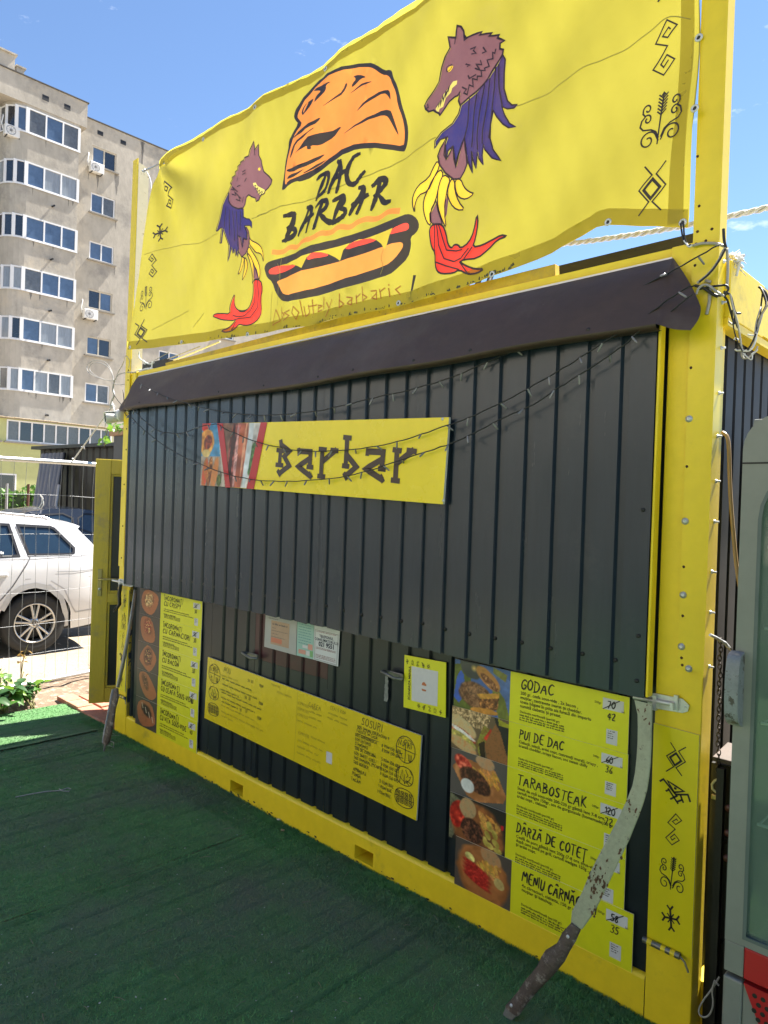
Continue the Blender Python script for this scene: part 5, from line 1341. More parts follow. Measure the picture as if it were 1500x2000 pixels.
def sword_right():
    N_ = Vector((0, -1, .257)).normalized(); P0 = (3.7, -.335, 0)
    T = thing('curved_sword', 'large curved sword with chipped pale blade and carved wooden grip leaning against right menu boards', 'sword', (3.69, -.33, 0), 'curved swords leaning on the kiosk')
    q = lambda r: [(onP(*l, P0, N_), onP(*g, P0, N_)) for l, g in r]
    rows = q(prs('1239,1367-1274,1376 1245,1395-1274,1399 1245.5,1420-1273,1424 1245,1452-1272.5,1456 1243,1482-1271,1490 1240,1510-1268,1517 1235,1535-1264,1543 1224,1563-1256,1571 1211,1591-1246,1598 1191,1630-1230,1638 1172,1666-1212,1676 1153,1703-1190,1722 1137,1742-1175,1754 1117,1780-1158,1786 1115,1804-1137,1815'))
    b = MB(); loft(b, rows, .0032, N_); b.build('blade', m_blade, T)
    R = random.Random(3); b = MB(); ax_ = (rows[-1][0]-rows[0][0]).normalized(); wx_ = ax_.cross(N_)
    for i in range(84):
        if i < 48: px, py = R.gauss(1166, 11), R.gauss(1722, 17)
        else: px, py = R.gauss(0, 4)+[1262, 1246, 1214, 1185, 1230, 1160][i % 6], R.gauss(0, 12)+[1400, 1590, 1668, 1728, 1560, 1775][i % 6]
        c = onP(px, py, P0, N_)+N_*.0036
        kk = min(range(len(rows)), key=lambda j: ((rows[j][0]+rows[j][1])/2-c).length); l_, r_ = rows[kk]
        if (c-(l_+r_)/2).length > (r_-l_).length*.62: continue
        s = R.uniform(.0015, .0055)
        b.add([c+ax_*s*1.7*math.cos(a)*R.uniform(.25, 1.3)+wx_*s*math.sin(a)*R.uniform(.25, 1.3) for a in np.linspace(0, 2*PI, 11, endpoint=False)], [tuple(range(11))])
    b.build('rust_patch', M('deep_rust', (.115, .060, .032), .9, var=.4, vs=60), T, kind='stuff')
    rows = q(prs('1117,1801-1135,1815 1099,1820-1125,1838 1088,1842-1113,1858 1066,1855-1103,1878 1057,1869-1090,1894 1049,1886-1080,1906 1037,1902-1068,1918 1025,1915-1056,1930 1012,1936-1044,1944 1000,1950-1030,1960 988,1963-1013,1985'))
    b = MB(); loft(b, rows, [.012, .015, .015, .019, .021, .019, .016, .016, .015, .016, .016], N_, prof='round'); b.build('grip', m_carve, T)
    rows = q(prs('988,1966-1010,1984 982,1980-1000,1994 977,1994-990,2004'))
    b = MB(); loft(b, rows, .004, N_); b.build('tang', M('grey_iron', (.16, .17, .17), .5, .6, var=.3, vs=20), T)
    b = MB()
    for px, py in ((1113, 1828), (1003, 1962)): b.lathe(onP(px, py, P0, N_)+N_*.014, N_, [(0, .006), (.003, .005), (.003, 0)], 8)
    b.build('rivet', m_zinc, T)
sword_right()
def sword_left():
    T = thing('curved_sword', 'narrow sword seen edge on with dark grip leaning against the left corner post', 'sword', (.42, -.24, 0), 'curved swords leaning on the kiosk')
    N_ = Vector((0, -1, .20)).normalized(); P0 = (.42, -.245, 0)
    q = lambda r: [(onP(*l, P0, N_), onP(*g, P0, N_)) for l, g in r]
    b = MB(); loft(b, q(prs('262.5,1152-265,1152 254,1205-257.5,1205 246,1250-250,1250 237,1295-241.5,1296 227,1342-231,1343')), .010, N_); b.build('blade', M('steel_blade', (.26, .27, .27), .35, .7, var=.3, vs=16), T)
    b = MB(); loft(b, q(prs('224,1343-230.5,1345 221,1360-231,1362 216,1382-225,1386 213,1402-222,1408 207,1425-217,1432 202,1445-213,1450 201,1452-209,1455')), [.010, .016, .015, .018, .018, .018, .012], N_, prof='round'); b.build('grip', m_carve, T)
    b = MB(); loft(b, q(prs('222,1346-224,1346 214,1390-216,1390 206,1428-208.5,1428 203,1450-205,1450')), .020, N_); b.build('spine_strip', m_zinc, T)
    b = MB(); loft(b, q(prs('203,1450-208,1452 201.5,1468-203,1469')), .004, N_); b.build('tang', M('grey_iron', (.16, .17, .17), .5, .6, var=.3, vs=20), T)
sword_left()

# ================================================================== string lights
m_cable = M('black_cable', (.010, .011, .012), .5, var=.1)
m_bulb = M('clear_bulb', (.20, .20, .21), .2, var=.1, spec=.7)
_bl = MB(); _bl.tube([(0, 0, 0), (0, 0, .010), (0, 0, .030), (0, 0, .034)], [.0035, .0042, .0038, .001], 6)
BULB = _bl.mesh('bulb'); BULB.materials.append(m_bulb)
def strand(label, P_, y0, y1, step=.105):
    L = smooth2(pts(P_), 2, False)
    n = len(L); W3_ = []
    for i, (px, py) in enumerate(L): W3_.append(onY(px, py, y0+(y1-y0)*i/(n-1)))
    t = thing('string_lights', label, 'string lights', W3_[0], 'string lights across the kiosk front')
    b = MB(); b.tube([p+Vector((0, rng.uniform(-.002, .002), rng.uniform(-.002, .002))) for p in W3_], .0026, 5); b.build('cable', m_cable, t)
    acc = .05
    for i in range(1, n):
        seg = (W3_[i]-W3_[i-1]).length; acc += seg
        if acc > step*rng.uniform(.8, 1.2):
            acc = 0
            inst('bulb', BULB, t, W3_[i], (rng.uniform(1.9, 4.2), rng.uniform(-.7, .7), rng.uniform(-1.2, 1.2)))
strand('uppermost string of small lights crossing the awning and passing above the sign', '1404,478 1340,515 1279,547 1179,600 1132,620 1086,646 1042,666 1002,686 964,702 890,734 856,746 790,764 730,777 700,785 625,803 550,810 513,812 453,807 413,801 373,790 330,778 296,762 272,748', -.05, -.142)
strand('middle string of small lights sagging across the upper half of the sign', '1358,558 1340,561 1302,587 1257,621 1216,646 1153,685 1120,707 1064,740 1026,762 988,782 918,816 876,830 846,841 782,861 727,873 692,879 622,882 569,879 529,870 492,861 466,849 437,837 425,827 395,832 377,838 357,847 323,846 300,837 277,817 258,798', -.10, -.125)
strand('lowest string of small lights crossing the lower half of the sign', '1352,575 1290,625 1240,650 1225,671 1135,731 1084,760 1056,784 966,824 918,850 876,868 863,872 771,903 713,922 657,934 564,941 518,939 494,937 453,929 418,918 393,907 360,893 323,872 293,850 265,825 250,806', -.10, -.125)

# ================================================================== cables and ropes
m_wire_g = M('grey_cable', (.34, .33, .31), .5, var=.15)
m_rope = M('white_rope', (.60, .61, .64), .9, var=.2, vs=40)
def cables(name, label, cat, items, group=None):
    """items: (points px, y plane or callable, radius, material)"""
    base = None; t = None
    for P_, y, r, m in items:
        L = smooth2(pts(P_), 2, False)
        W_ = [onY(px, py, (y[0]+(y[1]-y[0])*i/(len(L)-1)) if isinstance(y, tuple) else y) for i, (px, py) in enumerate(L)]
        if t is None: t = thing(name, label, cat, W_[0], group)
        b = MB(); b.tube(W_, r, 6); b.build('wire', m, t)
    return t
cables('cable_tangle', 'tangle of black and grey cables tied round the right post at the awning corner', 'cables', [
    ('1357,557 1380,565 1400,578 1412,577 1424,566 1420,556 1405,558 1385,560 1366,565', -.03, .0036, m_cable), ('1358,558 1375,562 1392,575 1402,579', -.03, .005, m_cable),
    ('1362,553 1385,535 1404,510 1412,490 1418,484', -.03, .005, m_wire_g), ('1366,551 1388,533 1406,508 1417,486', -.034, .0035, m_cable),
    ('1418,484 1414,470 1413,447', -.03, .0045, m_cable), ('1420,486 1422,520 1420,564', (-.02, .0), .0045, m_wire_g),
    ('1360,575 1364,562 1376,555 1386,558 1402,572 1414,578', -.036, .004, m_wire_g), ('1386,563 1386,590 1380,614', -.016, .0055, m_wire_g),
    ('1353,480 1370,475 1400,475 1417,482', -.02, .0045, m_wire_g), ('1378,548 1388,551', -.02, .005, m_wire_g),
    ('1402,572 1418,580 1424,596 1430,620 1434,632', (-.02, .04), .0035, m_cable), ('1414,570 1427,574 1433,600 1436,612 1446,612', (-.02, .04), .0035, m_cable), ('1426,575 1432,604 1440,626 1444,650 1449,684', (-.02, .05), .003, m_wire_g),
    ('1435,612 1437,630 1430,634 1423,628', .04, .003, m_wire_g), ('1449,684 1455,686 1466,684 1474,672 1478,650', .06, .0035, m_rope), ('1442,664 1436,660 1434,664', .05, .003, m_rope), ('1449,684 1438,685 1436,682', .05, .0028, m_rope), ('1452,690 1460,698 1468,704 1470,696 1468,690', .055, .002, m_rope), ('1470,690 1478,686 1480,682', .055, .002, m_rope), ('1455,690 1452,696', .055, .0025, m_rope), ('1474,655 1466,655 1460,653', .06, .002, m_rope), ('1474,656 1476,630 1486,600', (.08, .15), .0022, m_wire_g), ('1474,656 1482,640 1490,612', (.08, .15), .0018, m_wire_g), ('1430,606 1432,640 1440,668 1450,686', (.0, .05), .0022, m_cable), ('1476,652 1470,668 1460,684', .055, .003, m_cable), ('1414,578 1426,572 1432,590 1434,622 1440,640', (-.02, .05), .0022, m_cable), ('1449,684 1448,696 1456,702 1474,690 1480,676', .06, .003, m_wire_g),
    ('1486,562 1498,590 1494,604 1480,626 1474,655', (.2, .1), .004, m_cable), ('1490,566 1486,600 1484,630 1476,660', (.2, .1), .003, m_cable), ('1482,560 1496,570 1500,588', .2, .004, m_cable), ('1478,645 1484,620 1500,596', .12, .003, m_wire_g)])
cables('hanging_wire', 'thin loop of wire hanging from the lower right corner of the banner', 'wire', [('1329,436 1334,470 1342,480 1350,478', -.03, .003, m_cable), ('1335,437 1336,460 1341,478', -.03, .003, m_cable), ('1336,470 1346,484 1352,478', -.03, .0035, m_zinc)])
cables('cable_tangle', 'coiled loop of thin wires tied to the left corner post above the security camera', 'cables', [
    ('222,745 219,725 208,708 192,703 176,706 168,716 172,728 186,736 204,742 222,744', .03, .0028, m_wire_g), ('222,742 216,722 204,711 188,707 176,712 174,724 188,735 206,742', .04, .0028, m_wire_g),
    ('224,742 222,752 220,762 224,772 218,784 216,794', .02, .0075, m_wire_g), ('226,742 230,728 240,712 246,694', .01, .0035, m_wire_g), ('224,742 230,732 244,727 266,727', (.02, -.02), .0045, m_wire_g),
    ('218,790 210,812 204,838', .05, .0025, m_wire_g), ('219,785 224,805 226,815', .0, .0035, m_white), ('246,694 252,700 254,708 252,718', -.01, .0035, m_wire_g), ('240,762 242,778 243,805 246,812 266,826', (.0, -.03), .003, m_cable),
    ('220,748 232,752 245,750', .01, .003, m_wire_g), ('222,770 232,785 246,800 267,816', (.02, -.03), .0025, m_cable)])
cables('rope_ends', 'white rope ends knotted along the kiosk roof edge beside the left post', 'rope', [
    ('272,727 280,722 290,720 300,722', .02, .009, m_rope), ('262,728 272,722 284,724 296,718', .03, .007, m_rope), ('272,686 270,698 280,706 292,712 302,708', .03, .005, m_rope), ('280,704 284,712', .03, .006, m_rope),
    ('300,712 330,700 352,692 392,676', .05, .0035, m_wire_g), ('300,715 350,700 430,667', .08, .006, m_rope), ('330,688 300,705', .05, .003, m_wire_g)])
cables('rope_ends', 'frayed wire tying the upper left banner corner to its post', 'wire', [('279,336 288,330 300,326 316,318', -.02, .006, m_zinc), ('281,334 296,329 318,316', -.026, .005, m_wire_g), ('286,335 294,350 295,368', -.02, .004, m_rope), ('278,333 284,338 282,330', -.02, .006, m_zinc)])
cables('hose', 'tan plastic hose running down the dark side wall by the fridge', 'hose', [('1411,845 1420,850 1424,870 1425,930 1428,990 1434,1060 1440,1120 1452,1180', (.06, .03), .0062, M('tan_hose', (.36, .23, .09), .35, var=.1))])
def twisted_rope(label, A, B, sag, r, parent_name='twisted_rope', knots=()):
    A, B = Vector(A), Vector(B); n = int((B-A).length/.012)
    t = thing(parent_name, label, 'rope', A)
    dirv = (B-A).normalized(); u = dirv.cross(Vector((0, 0, 1))).normalized(); w = u.cross(dirv)
    for k in range(3):
        b = MB(); P_ = []
        for i in range(n+1):
            q = i/n; a = i*.62+k*2*PI/3
            rr = r*.62*(1+.15*math.sin(i*.9))
            P_.append(A.lerp(B, q)+Vector((0, 0, -sag*4*q*(1-q)))+(u*math.cos(a)+w*math.sin(a))*rr)
        b.tube(P_, r*.62, 5); b.build('strand', m_rope, t)
    for q in knots:
        b = MB(); c = A.lerp(B, q)+Vector((0, 0, -sag*4*q*(1-q)))
        for _ in range(7):
            v = Vector((rng.uniform(-1, 1), rng.uniform(-1, 1), rng.uniform(-1, 1)))*r*4
            b.tube([c-v*.4, c+v*.3+Vector((0, 0, r)), c+v], [r*.9, r*.8, r*.2], 5)
        b.build('knot', m_rope, t)
twisted_rope('twisted white rope stretched behind the right post below the banner', onY(1085, 478, .75), onY(1540, 396, .75), .02, .011)
twisted_rope('tan rope tied from the mesh fence top up to the left post', onX(137, 907, -1.50), onY(222, 790, .02), -.0, .0055, knots=(.10, .32, .98))

# ================================================================== security camera on the left post
t = thing('security_camera', 'white bullet security camera on the left corner post under the awning', 'security camera', (0, 0, 2.26))
c = onY(236, 812, .0); ax = (-RGT*.80-FWD*.56+DWN*.12).normalized()
b = MB(); b.lathe(c+Vector((.02, 0, 0)), (-1, -.15, 0), [(-.02, 0), (-.02, .045), (.045, .045), (.05, .040), (.052, 0)], 20); b.build('mounting_box', m_white, t)
b = MB(); b.lathe(c+Vector((-.034, -.006, 0)), (-1, -.15, 0), [(0, 0), (0, .036), (.008, .034), (.010, .02), (.03, .014), (.03, 0)], 18); b.build('bracket', m_white, t)
h0 = onY(226, 815, -.03)
b = MB(); b.lathe(h0, ax, [(-.03, 0), (-.028, .018), (-.015, .032), (.0, .038), (.075, .042), (.078, .040), (.070, .036)], 22); b.build('housing', m_white, t)
b = MB(); b.lathe(h0+ax*.069, ax, [(0, .037), (.001, .014), (.003, .013), (.004, 0)], 20); b.build('lens', M('lens_black', (.01, .01, .012), .12), t)
b = MB(); b.obox(h0+ax*.03+Vector((0, 0, .041)), ax, ax.cross(Vector((0, 0, 1))).normalized(), (0, 0, 1), .055, .03, .003, bev=.002); b.build('sun_hood', m_white, t)

# padlock and strap hanging on the left bolt
t = thing('padlock', 'small padlock with a black strap hanging from the left slide bolt', 'padlock', onY(232, 1155, -.03))
p = onY(233, 1143, -.03)
b = MB(); b.box((p.x-.012, p.y-.006, p.z-.035), (p.x+.010, p.y+.006, p.z-.010), bev=.003); b.build('lock_body', M('brass', (.45, .33, .12), .35, .9, var=.2, vs=30), t)
b = MB(); b.tube([p+Vector((-.008, 0, -.012)), p+Vector((-.008, 0, .008)), p+Vector((0, 0, .014)), p+Vector((.007, 0, .008)), p+Vector((.007, 0, -.012))], .0028, 6); b.build('shackle', m_zinc, t)
b = MB()
L = [onY(*q, -.04) for q in ((236, 1142), (233, 1160), (234, 1180), (229, 1188), (223, 1195))]
b.tube(L, [.012, .013, .012, .009, .006], 6); b.tube([L[2], onY(226, 1186, -.045), onY(222, 1192, -.05)], .006, 5); b.build('strap', m_black, t)

# ================================================================== wire and twig on the carpet, litter
t = thing('wire_hook', 'pale bent wire with a small loop lying on the green carpet', 'wire', onZ(30, 1557, .008))
b = MB(); L = [onZ(*q, .012) for q in ((30, 1557), (60, 1551), (90, 1546), (118, 1544), (132, 1539), (138, 1541), (134, 1546), (122, 1545), (116, 1541))]; b.tube(L, .0035, 5); b.build('wire', m_wire_g, t)
t = thing('wire_bits', 'thin wire loop lying on the carpet by the narrow sword', 'wire', onZ(212, 1440, .01))
b = MB()
for s in ('201,1434 215,1437 240,1436', '212,1446 222,1450 222,1460 210,1455 216,1444', '200,1440 214,1430 224,1434'): b.tube([onZ(*q, .01) for q in pts(s)], .0022, 5)
b.build('wire', m_wire_g, t)
def litter():
    b = MB(); R = random.Random(5)
    spots = [(336, 1519), (384, 1554), (401, 1567), (478, 1572), (489, 1574), (308, 1534), (456, 1598), (477, 1599), (456, 1626), (463, 1631), (282, 1635), (361, 1657), (346, 1708), (248, 1741), (82, 1676), (130, 1460), (219, 1495), (117, 1500), (35, 1528), (145, 1696), (350, 1727), (441, 1703), (548, 1602), (552, 1613), (538, 1655), (553, 1727), (640, 1712), (760, 1740), (620, 1690), (40, 1538), (140, 1815), (64, 1940), (500, 1955), (570, 1976), (700, 1830), (770, 1835), (840, 1785), (880, 1845), (530, 1880), (670, 1780)]
    for px, py in spots + [(R.uniform(0, 950), R.uniform(1480, 1990)) for _ in range(55)]:
        p = onZ(px, py, .013); s = R.uniform(.0016, .0042)*(1.5 if R.random() < .12 else 1)
        n = 6
        b.add([(p.x+s*math.cos(a)*R.uniform(.5, 1.3), p.y+s*math.sin(a)*R.uniform(.5, 1.3), p.z+R.uniform(0, .003)) for a in np.linspace(0, 2*PI, n, endpoint=False)]+[(p.x, p.y, p.z+s*.6)], [(i, (i+1) % n, n) for i in range(n)])
    b.build('litter', M('litter', (.46, .47, .44), .8, var=.4, vs=60), kind='stuff')
    b = MB()
    for _ in range(60):
        p = onZ(R.uniform(0, 950), R.uniform(1480, 1990), .014); a = R.uniform(0, PI); l = R.uniform(.008, .03)
        d = Vector((math.cos(a), math.sin(a), 0)); b.tube([p-d*l, p+Vector((0, 0, .003)), p+d*l*.8+Vector((.004, 0, 0))], .0012, 4)
    b.build('straw_bits', M('straw', (.20, .19, .13), .8, var=.4, vs=60), kind='stuff')
litter()
for (px, py, r_) in ((544, 1601, .011), (552, 1622, .010)):
    p = onZ(px, py, .012); b = MB(); b.lathe(p, (0, .2, 1), [(0, 0), (0, r_), (.004, r_), (.004, r_*.8), (.002, 0)], 12)
    o = b.build('bottle_cap', m_zinc if py < 1610 else M('tan_cap', (.3, .24, .16), .5)); _tag(o, 'silver bottle cap on the carpet near the kiosk rail' if py < 1610 else 'tan bottle cap on the carpet below a silver one', 'bottle cap')
# chips of paint and dirt along the rail foot
b = MB()
for _ in range(80):
    x = rng.uniform(.3, 4.1); z = .004+abs(rng.gauss(0, .012)); s = rng.uniform(.003, .012)
    b.add([(x+s*math.cos(a)*rng.uniform(.5, 1.4), .0022, z+s*.55*math.sin(a)*rng.uniform(.4, 1.2)) for a in np.linspace(0, 2*PI, 7, endpoint=False)], [tuple(range(7))[::-1]])
b.build('rust_chips', M('rail_dirt', (.055, .045, .022), .85, var=.4, vs=30), RAIL, kind='stuff')

# ================================================================== gap between kiosk and fridge
m_iron = M('black_iron', (.018, .017, .016), .5, .3, var=.3, vs=10)
t = thing('folded_frame', 'black folded metal frame with a bare board on top between kiosk and fridge', 'metal frame', (4.23, .2, 0))
b = MB()
for x, y in ((4.195, .09), (4.225, .05), (4.262, .06), (4.255, .22), (4.21, .30), (4.28, .30)): b.box((x-.011, y-.011, -.03), (x+.011, y+.011, .90))
b.box((4.19, .08, .30), (4.28, .31, .33)); b.box((4.191, .08, .62), (4.279, .309, .65)); b.box((4.192, .10, .02), (4.278, .31, .895))
b.build('frame', m_iron, t)
b = MB(); b.obox((4.230, .12, .93), (1, 0, 0), Vector((0, 1, .12)).normalized(), Vector((0, -.12, 1)).normalized(), .034, .07, .008, bev=.002); b.build('top_board', M('bare_board', (.075, .052, .040), .6, var=.3, vs=14), t)
b = MB()
for z in (.70, .62, .78): b.lathe((4.252, .046, z), (0, -1, 0), [(0, .012), (.006, .010), (.006, 0)], 10)
b.build('red_cap', M('red_plastic', (.07, .02, .014), .4), t)
t = thing('chain', 'dark steel chain with a hook hanging beside the right corner post', 'chain', onX(1404, 1560, 4.21))
LNK = MB()
L_ = [(.007*math.cos(a), 0, .012*math.sin(a)) for a in np.linspace(0, 2*PI, 13)]
LNK.tube(L_, .0024, 5, cap=False); LNKM = LNK.mesh('link'); LNKM.materials.append(M('chain_steel', (.06, .05, .045), .4, .8, var=.3, vs=40))
pa, pb_ = onX(1407, 1252, 4.205), onX(1402, 1520, 4.215)
nl = int((pb_-pa).length/.0135)
for i in range(nl): inst('link', LNKM, t, pa.lerp(pb_, i/nl)+Vector((.002*math.sin(i), 0, 0)), (0, 0, (PI/2 if i % 2 else 0)+.3+rng.uniform(-.2, .2)), (.75, .75, .85))
b = MB(); b.tube([onX(1387, 1240, 4.2), onX(1400, 1246, 4.205), onX(1410, 1252, 4.21)], .005, 6); b.tube([onX(1404, 1250, 4.2), onX(1416, 1256, 4.215), onX(1426, 1268, 4.22), onX(1422, 1262, 4.22)], .006, 6); b.build('carabiner', m_zinc, t)
p = onX(1402, 1522, 4.215)
b = MB(); b.tube([p, p+Vector((-.008, -.004, -.006)), p+Vector((-.016, -.004, -.02)), p+Vector((-.014, -.004, -.034)), p+Vector((-.002, -.004, -.042))], .004, 6); b.build('hook', M('yellow_hook', (.5, .46, .25), .4), t)
b = MB(); b.box(p+Vector((-.016, -.01, -.066)), p+Vector((.008, .004, -.05)), bev=.003); b.build('lock', M('brass', (.45, .33, .12), .35, .9), t)
cables('bent_wire', 'loop of pale bent wire standing on the floor in the gap beside the corner post', 'wire', [('1405,1908 1392,1930 1376,1950 1364,1970 1366,1984 1378,1988 1388,1980 1394,1960 1390,1935 1396,1915', (.02, -.02), .0028, m_wire_g), ('1396,1916 1404,1925', 0, .003, m_wire_g)])
b = MB()
for i in range(9):
    p = onZ(1384+rng.uniform(-5, 10), 1925+i*7, .03+.012*rng.random()); s = .02
    b.add([p+Vector((rng.uniform(-s, s), rng.uniform(-s, s), rng.uniform(0, s))) for _ in range(4)], [(0, 1, 2), (0, 2, 3)])
b.build('dry_leaves', M('dry_leaf', (.40, .27, .08), .7, var=.3, vs=20), kind='stuff')

# ================================================================== display fridge at the right edge
t = thing('display_fridge', 'grey glass door display fridge with red lower panel beside the kiosk', 'fridge', (4.65, .18, 0))
m_fr = M('fridge_grey', (.21, .222, .205), .42, var=.08, vs=3, spot=[((.33, .33, .31), 20, .66, .1)])
FX0, FX1, FY = 4.316, 4.985, -.150
b = MB(); b.box((FX0+.003, -.103, .06), (FX1-.003, -.08, 1.998)); b.box((FX0+.003, -.0795, .06), (FX0+.045, .55, 1.998), bev=.004); b.box((FX1-.045, -.0795, .06), (FX1-.003, .55, 1.998)); b.box((FX0+.046, .5, .06), (FX1-.046, .549, 1.998)); b.box((FX0+.046, -.0795, 1.93), (FX1-.046, .499, 1.997)); b.box((FX0+.046, -.0795, .06), (FX1-.046, .499, .45))
bm_loop_out = [(FX0, .475), (FX1, .475)]+[(FX1-.10+.10*math.cos(a), 1.903+.10*math.sin(a)) for a in np.linspace(0, PI/2, 8)]+[(FX0+.10+.10*math.cos(a), 1.903+.10*math.sin(a)) for a in np.linspace(PI/2, PI, 8)]
ins = [(FX0+.052, .50), (FX1-.052, .50)]+[(FX1-.052-.20*(1-math.cos(a)), 1.70+.18*math.sin(a)) for a in np.linspace(0, PI/2, 8)]+[(FX0+.052+.20*(1-math.cos(a)), 1.70+.18*math.sin(a)) for a in np.linspace(PI/2, 0, 8)]
fb = MB(); fb.box((FX0+.06, .49, .46), (FX1-.06, .498, 1.9)); 
CAB = None
cb = MB(); cb.v, cb.f, cb.m, cb.sm = [], [], [], []
b2_ = MB(); b2_.box((FX0+.003, -.079, .06), (FX0+.045, .55, 1.998), bev=.004); b2_.box((FX1-.045, -.079, .06), (FX1-.003, .55, 1.998), bev=.004); b2_.box((FX0+.046, .5, .06), (FX1-.046, .549, 1.998)); b2_.box((FX0+.046, -.079, 1.93), (FX1-.046, .499, 1.997)); b2_.box((FX0+.046, -.079, .06), (FX1-.046, .499, .45))
b2_.build('cabinet', m_fr, t)
v, f = cdt([bm_loop_out, ins])
b = MB(); b.add([(x, FY, z) for x, z in v], f); b.add([(x, FY+.05, z) for x, z in v], [q[::-1] for q in f])
for L in (bm_loop_out, ins):
    n = len(L); b.add([(x, FY, z) for x, z in L]+[(x, FY+.05, z) for x, z in L], [(i, (i+1) % n, n+(i+1) % n, n+i) for i in range(n)])
DFR = b.build('door', m_fr, t)
b = MB(); vv, ff = ribbon(dens(ins, .03), .010, True); b.add([(x, FY-.001, z) for x, z in vv], ff); b.build('seal', M('rubber_grey', (.10, .13, .13), .5), DFR)
v, f = cdt([ins]); b = MB(); b.add([(x, FY+.012, z) for x, z in v], f); b.build('glass', M('fridge_glass', (.17, .25, .21), .04, var=.0, spec=.9, alpha=(.5, (.80, .95, .88))), DFR)
b = MB(); b.box((FX0+.046, .49, .452), (FX1-.046, .499, 1.928)); b.build('back_liner', M('liner', (.70, .76, .73), .5), t)
for z in (.80, 1.10, 1.38, 1.62):
    b = MB()
    for i in range(14): x = FX0+.055+i*.042; b.cyl((x, -.06, z), (x, .48, z), .003, 5)
    b.cyl((FX0+.05, -.06, z), (FX1-.05, -.06, z), .005, 6); b.build('shelf', m_white, t)
b = MB(); b.add([(FX0-.001, FY-.0012, 1.865), (FX1+.001, FY-.0012, 1.865), (FX1+.001, FY-.0012, 1.860), (FX0-.001, FY-.0012, 1.860)], [(0, 1, 2, 3)]); b.build('joint_line', m_black, DFR)
m_redp = M('fridge_red', (.42, .014, .020), .35, var=.06)
b = MB(); b.box((FX0+.054, FY-.002, .385), (FX1-.002, FY+.05, .474), bev=.003); b.build('red_band', m_redp, t)
b = MB(); b.box((FX0, FY, .385), (FX0+.053, FY+.05, .474), bev=.003); b.box((FX0, FY-.004, .06), (FX0+.052, FY+.05, .372), bev=.006); b.build('kick_panel', m_fr, t)
v = [(FX0+.054, .372), (FX1, .372), (FX1, .12), (FX0+.16, .20), (FX0+.10, .27)]
b = MB(); b.prism([(x, FY, z) for x, z in v], (0, .05, 0)); GR = b.build('red_grille', m_redp, t)
b = MB(); b.prism([(x, FY+.003, z) for x, z in [(FX0+.054, .371), (FX0+.10, .27), (FX0+.16, .20), (FX1, .12), (FX1, .062), (FX0+.054, .062)]], (0, .046, 0)); b.build('kick_panel', m_fr, t)
b = MB()
for j in range(6):
    for i in range(16):
        x = FX0+.085+i*.022+(j % 2)*.011; z = .35-.021*j
        if _inside(np.array([x]), np.array([z]), [v])[0]: b.lathe((x, FY-.0008, z), (0, -1, 0), [(0, .007), (.0004, 0)], 8)
b.build('grille_holes', m_black, GR, kind='stuff')
b = MB()
prof = smooth2([(0, 0), (-.02, .008), (-.044, .028), (-.052, .09), (-.050, .16), (-.040, .206), (-.012, .216), (0, .217)], 2, False)
for i in range(len(prof)-1): pass
b.prism([(FX0-.010, FY+dy, 1.10+dz) for dy, dz in prof], (.036, 0, 0)); b.build('handle', M('handle_grey', (.20, .22, .24), .45, var=.2, vs=18, spot=[((.06, .055, .05), 30, .56, .05)]), DFR)

# ================================================================== mesh fence on the left
def fX(y): return -1.33-.205*(y+.34)
FN = thing('mesh_fence', 'galvanised construction mesh fence panel standing at the edge of the carpet', 'fence', (fX(-.8), -.8, 0))
m_galv = M('galvanised', (.60, .62, .63), .38, .75, var=.12, vs=12)
def fP3(y, z): return Vector((fX(y), y, z))
YA, YB = -2.55, .955
b = MB()
L = [fP3(YA, .03), fP3(YA, 1.9), fP3(YA+.03, 1.97), fP3(YA+.1, 2.0)]+[fP3(y, 2.0+.006*math.sin(y*3)) for y in np.linspace(YA+.3, YB-.22, 9)]+[fP3(YB-.12, 1.995), fP3(YB-.05, 1.975), fP3(YB-.01, 1.93), fP3(YB, 1.86), fP3(YB, .03)]
b.tube(L, .021, 10); b.cyl(fP3(YA, .075), fP3(YB, .075), .019, 10); b.build('tube_frame', m_galv, FN)
WIRE = M('fence_wire', (.24, .25, .26), .45, .5, var=.1)
y = YA+.08; k = 0
while y < YB-.03:
    b = MB(); n = 9; ph = rng.uniform(0, 6)
    b.tube([fP3(y+.006*math.sin(ph+i*1.3), .06+(1.94)*i/n)+Vector((.004*math.sin(i*2+ph), 0, 0)) for i in range(n+1)], .0016, 4); b.build('wire', WIRE, FN)
    y += .1045+rng.uniform(-.004, .004)
for z in (1.70, 1.36, 1.18, .868, .585, .32):
    b = MB(); ph = rng.uniform(0, 6)
    b.tube([fP3(yy, z+.008*math.sin(yy*4+ph)) for yy in np.linspace(YA, YB, 22)], .0017, 4); b.build('wire', WIRE, FN)
t = thing('plastic_tie', 'white plastic strap dangling from the mesh fence', 'strap', onX(80, 966, -1.39))
b = MB(); b.tube([onX(*q, -1.385) for q in ((78, 966), (84, 973), (85, 985), (80, 994), (75, 993), (82, 982), (82, 972), (78, 968)) ], .004, 5); b.build('strap', m_white, t)

